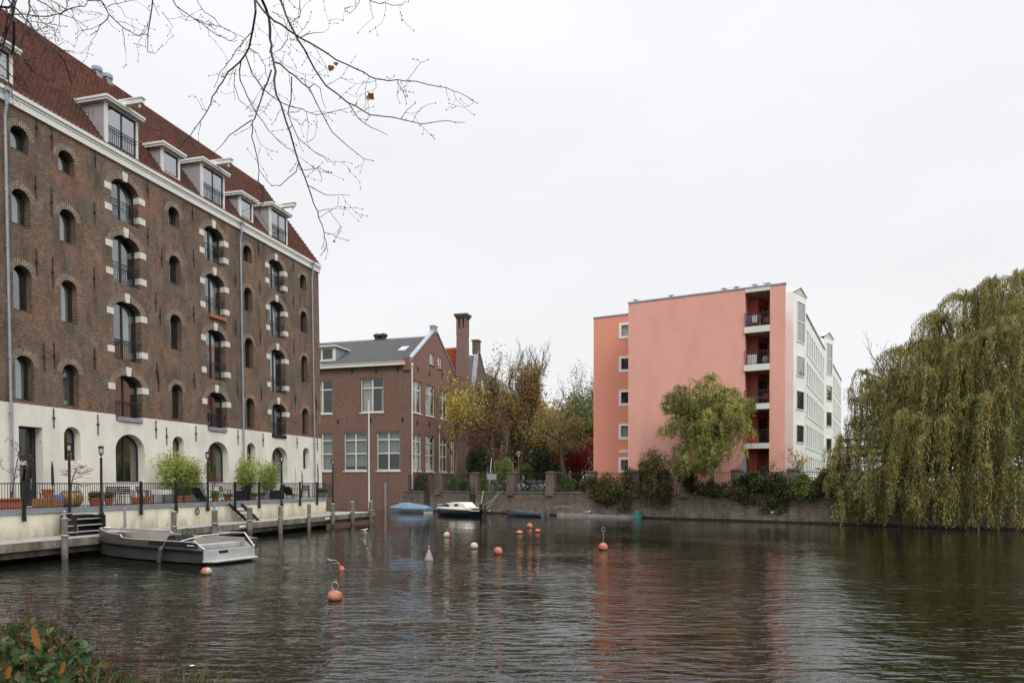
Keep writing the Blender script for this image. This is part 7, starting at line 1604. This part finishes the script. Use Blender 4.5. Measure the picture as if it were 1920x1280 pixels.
for px, d, h_, r_, lb in ((100, 3.0, 2.1, .06, 'closed dark parasol leaning by the plaster wall between door and first arched window'), (568, 2.6, 2.0, .045, 'thin dark pole leaning against the plaster near the terrace end'), (598, 1.4, 2.55, .05, 'tall closed dark parasol at the terrace end'), (556, 2.8, 2.2, .02, 'slim bamboo stick leaning on the wall right of the third wide arch')):
    e = empty('closed_parasol', tp(px, d), TF.phi, lb, 'parasol'); mb = MB(); mb.lathe([(.02, 0), (.02, h_*.45), (r_, h_*.5), (r_*.9, h_*.85), (.015, h_)], (0, 0, 0), 8); mb.build('parasol', M['black'] if r_ > .03 else M['rope'], e).rotation_euler = (-.06, .03, 0)
P = tp(110, 1.3); mb = MB(); mb.lathe([(.2, 0), (.24, .1), (.22, .55), (.18, .6)], (0, 0, 0), 14); o = mb.build('watering_barrel', M['bluep'], None, smooth=True); o.location = P; tag(o, 'blue plastic barrel behind the first lantern post', 'barrel')
P = tp(155, 2.0); e = empty('folding_chair', P, TF.phi+.4, 'pale blue folded deck chair right of the ochre glazed pot', 'chair'); mb = MB(); mb.bar((-.25, 0, 0), (-.25, .3, 1.0), .03); mb.bar((.25, 0, 0), (.25, .3, 1.0), .03); mb.build('frame', M['white'], e); mb = MB(); mb.bar((0, .0, .3), (0, .28, .95), .46, .02, up=(0, 1, 0)); mb.build('canvas', M['gullgrey'], e)
P = tp(371, 1.8); e = empty('covered_grill', P, TF.phi, 'grey covered grill to the right of the bamboo', 'grill'); mb = MB(); mb.add([(-.35,-.3,0),(.35,-.3,0),(.35,.3,0),(-.35,.3,0),(-.22,-.2,.95),(.1,-.2,1.05),(.1,.2,1.05),(-.22,.2,.95)], [(0,3,2,1),(4,5,6,7),(0,1,5,4),(1,2,6,5),(2,3,7,6),(3,0,4,7)]); mb.build('cover', M['zinc'], e, bevel=.04)
# ================================================================ things behind the fence
def bicycle(P, rz, label, col, group='bicycles parked behind the fence', lean=.08):
    e = empty('bicycle', P, rz, label, 'bicycle', group); r_ = .33
    for x in (0, 1.05):
        mb = MB(); mb.tube([(x+r_*math.cos(a), 0, r_+r_*math.sin(a)) for a in np.linspace(0, 2*PI, 19)], .02, 4); w = mb.build('wheel', M['rubber'], e)
        mb = MB()
        for k in range(6): a = PI*k/6; mb.bar((x+r_*.95*math.cos(a), 0, r_+r_*.95*math.sin(a)), (x-r_*.95*math.cos(a), 0, r_-r_*.95*math.sin(a)), .006)
        mb.build('spokes', M['steel'], w)
        mb = MB(); mb.tube([(x+(r_+.04)*math.cos(a), 0, r_+(r_+.04)*math.sin(a)) for a in np.linspace(.3, 2.6, 8)], .018, 4); mb.build('mudguard', M[col], e)
    mb = MB(); A = (0, 0, r_); B_ = (1.05, 0, r_); bb = (.42, 0, .28); stt = (.30, 0, .82); hdn = (.85, 0, .85)
    for a, b in ((A, bb), (A, stt), (bb, stt), (bb, hdn), (stt, hdn), (hdn, B_)): mb.bar(a, b, .032)
    mb.build('frame', M[col], e)
    mb = MB(); mb.bar((.85, 0, .85), (.80, 0, 1.05), .028); mb.tube([(.62, -.28, 1.05), (.78, -.2, 1.08), (.80, 0, 1.06), (.78, .2, 1.08), (.62, .28, 1.05)], .016, 5); mb.build('handlebar', M['steel'], e)
    mb = MB(); mb.bar((.30, 0, .82), (.27, 0, .95), .03); mb.box(.14, .40, -.07, .07, .95, 1.0); mb.build('saddle', M['black'], e, bevel=.01)
    e.rotation_euler[0] = lean; return e
bl = [(963, .8, 'whitewall', 'white-framed bicycle next to the pillar, first of the row by the garden lamp'), (971, 1.5, 'navy', 'dark blue bicycle behind the first white one'), (978, .8, 'navy', 'navy bicycle just right of the garden lamp'), (986, 1.4, 'black', 'black bicycle in the middle of the row'), (993, .9, 'steel', 'grey bicycle with its handlebar highest, middle of the row'),
      (1001, 1.3, 'whitewall', 'white-framed bicycle turned to the right, middle of the row'), (1008, .8, 'steel', 'silver bicycle right of the middle'), (1015, 1.3, 'black', 'black bicycle near the right pillar'), (1020, .8, 'bluep', 'blue bicycle nearest the right pillar')]
for i, (px, d, c_, lb) in enumerate(bl): P = QF.w(qx(px, 905)-.5, d+.3, QZ); bicycle(P, QF.phi+(.25*math.sin(i*2.1)), lb, c_, lean=.1*math.sin(i*3))
for i, (px, d, c_, lb) in enumerate(((912, 1.0, 'steel', 'silver bicycle under the notice board'), (922, 1.5, 'black', 'black bicycle behind the notice board bay'), (934, 1.0, 'bluep', 'blue bicycle left of the pillar right of the notice board'), (945, 1.5, 'bluep', 'bright blue bicycle beside the pillar'))):
    P = QF.w(qx(px, 905)-.5, d+.3, QZ); bicycle(P, QF.phi+.2*math.sin(i*3), lb, c_)
for i, px in enumerate((1648, 1700, 1722, 1742)):
    P = QF.w(qx(px, 905)-.5, 2.5, QZ); bicycle(P, QF.phi+.2*i, ['white bicycle glimpsed through the left curtain of the big willow', 'dark bicycle glimpsed through the middle of the big willow', 'grey bicycle glimpsed beside the dark one under the big willow', 'rightmost bicycle glimpsed under the big willow'][i], ['whitewall', 'black', 'steel', 'navy'][i], 'bicycles parked under the big willow')
h0, h1 = QF.hy(914, 888, .15), QF.hy(931, 899, .15); P = QF.w((h0[0]+h1[0])/2, .12, 0); e = empty('notice_board', (P.x, P.y, QZ), QF.phi, 'blank grey-blue board fixed to the fence bars', 'board'); w_ = (h1[0]-h0[0])/2; mb = MB(); mb.box(-w_, w_, -.02, .02, h1[2]-QZ, h0[2]-QZ); mb.build('board', M['gullgrey'], e)
P = gp(972.5, 74); e = empty('garden_lamp', P, 0, 'old-fashioned garden lamp post in front of the tall russet tree', 'lamp post'); H = hh(845, 74); mb = MB(); mb.lathe([(.08, 0), (.05, .4), (.045, H-.6)], (0, 0, 0), 8); mb.build('pole', M['rust'], e); mb = MB(); mb.lathe([(.08, H-.6), (.2, H-.25)], (0, 0, 0), 8); mb.build('lantern_glass', M['lamp_glass'], e); mb = MB(); mb.lathe([(.32, H-.27), (.2, H-.12), (.05, H)], (0, 0, 0), 8); mb.build('lamp_hood', M['rust'], e)
for px, py0, lb in ((916, 862, 'leaning white pole before the dark evergreen bush'),):
    P = gp(px, 78); mb = MB(); mb.bar((0, 0, 0), (.35, 0, hh(857, 78)), .07); o = mb.build('leaning_pole', M['white'], None); o.location = P; tag(o, lb, 'pole')
# open gate leaf by the school corner
P = QF.w(qx(772, 905), .8, QZ); e = empty('metal_gate', P, QF.phi+.5, 'dark metal gate with a raised post at the school corner', 'gate'); mb = MB(); mb.box(0, .08, 0, .08, 0, 2.4); mb.box(1.1, 1.18, 0, .08, 0, 1.9); mb.build('post', M['iron'], e); mb = MB()
for k in range(8): mb.box(.12+k*.125, .14+k*.125, .03, .05, .1, 1.8)
mb.box(.08, 1.1, .02, .06, 1.8, 1.84); mb.build('bar_panel', M['iron'], e)
# blue-grey panel leaning at the pink block and low kerb walls
h0 = PF.hy(1386, 850, -.4); P = PF.w(h0[0], -.5, QZ); e = empty('sloping_screen', P, PF.phi, 'blue-grey sloping screen beside the ground floor recess of the pink block', 'screen'); mb = MB(); mb.add([(-.3,0,0),(.55,0,0),(.55,0,3.0),(.35,0,3.0),(-.3,.06,0),(.55,.06,0),(.55,.06,3.0),(.35,.06,3.0)], [(0,3,2,1),(4,5,6,7),(0,1,5,4),(1,2,6,5),(2,3,7,6),(3,0,4,7)]); mb.build('panel', M['zinc'], e)
# loose bricks and rusty bits on the low concrete ledge
for i, px in enumerate((1062, 1085, 1130, 1165, 1190)):
    P = QF.w(qx(px), -.2, .222); mb = MB(); mb.box(-.25-.1*(i % 2), .25, -.08, .06, 0, .05+.03*(i % 3)); o = mb.build('debris', M['rust'] if i % 2 else M['wood'], None, bevel=.01); o.location = P; o.rotation_euler[2] = QF.phi+.2*i
    tag(o, ['short plank at the left end of the low concrete ledge', 'rusty bar on the low concrete ledge, left of the standing gull', 'plank on the low concrete ledge right of the standing gull', 'rusty strip on the low concrete ledge, second from its right end', 'plank beside the teal stained block on the low ledge'][i], 'debris')
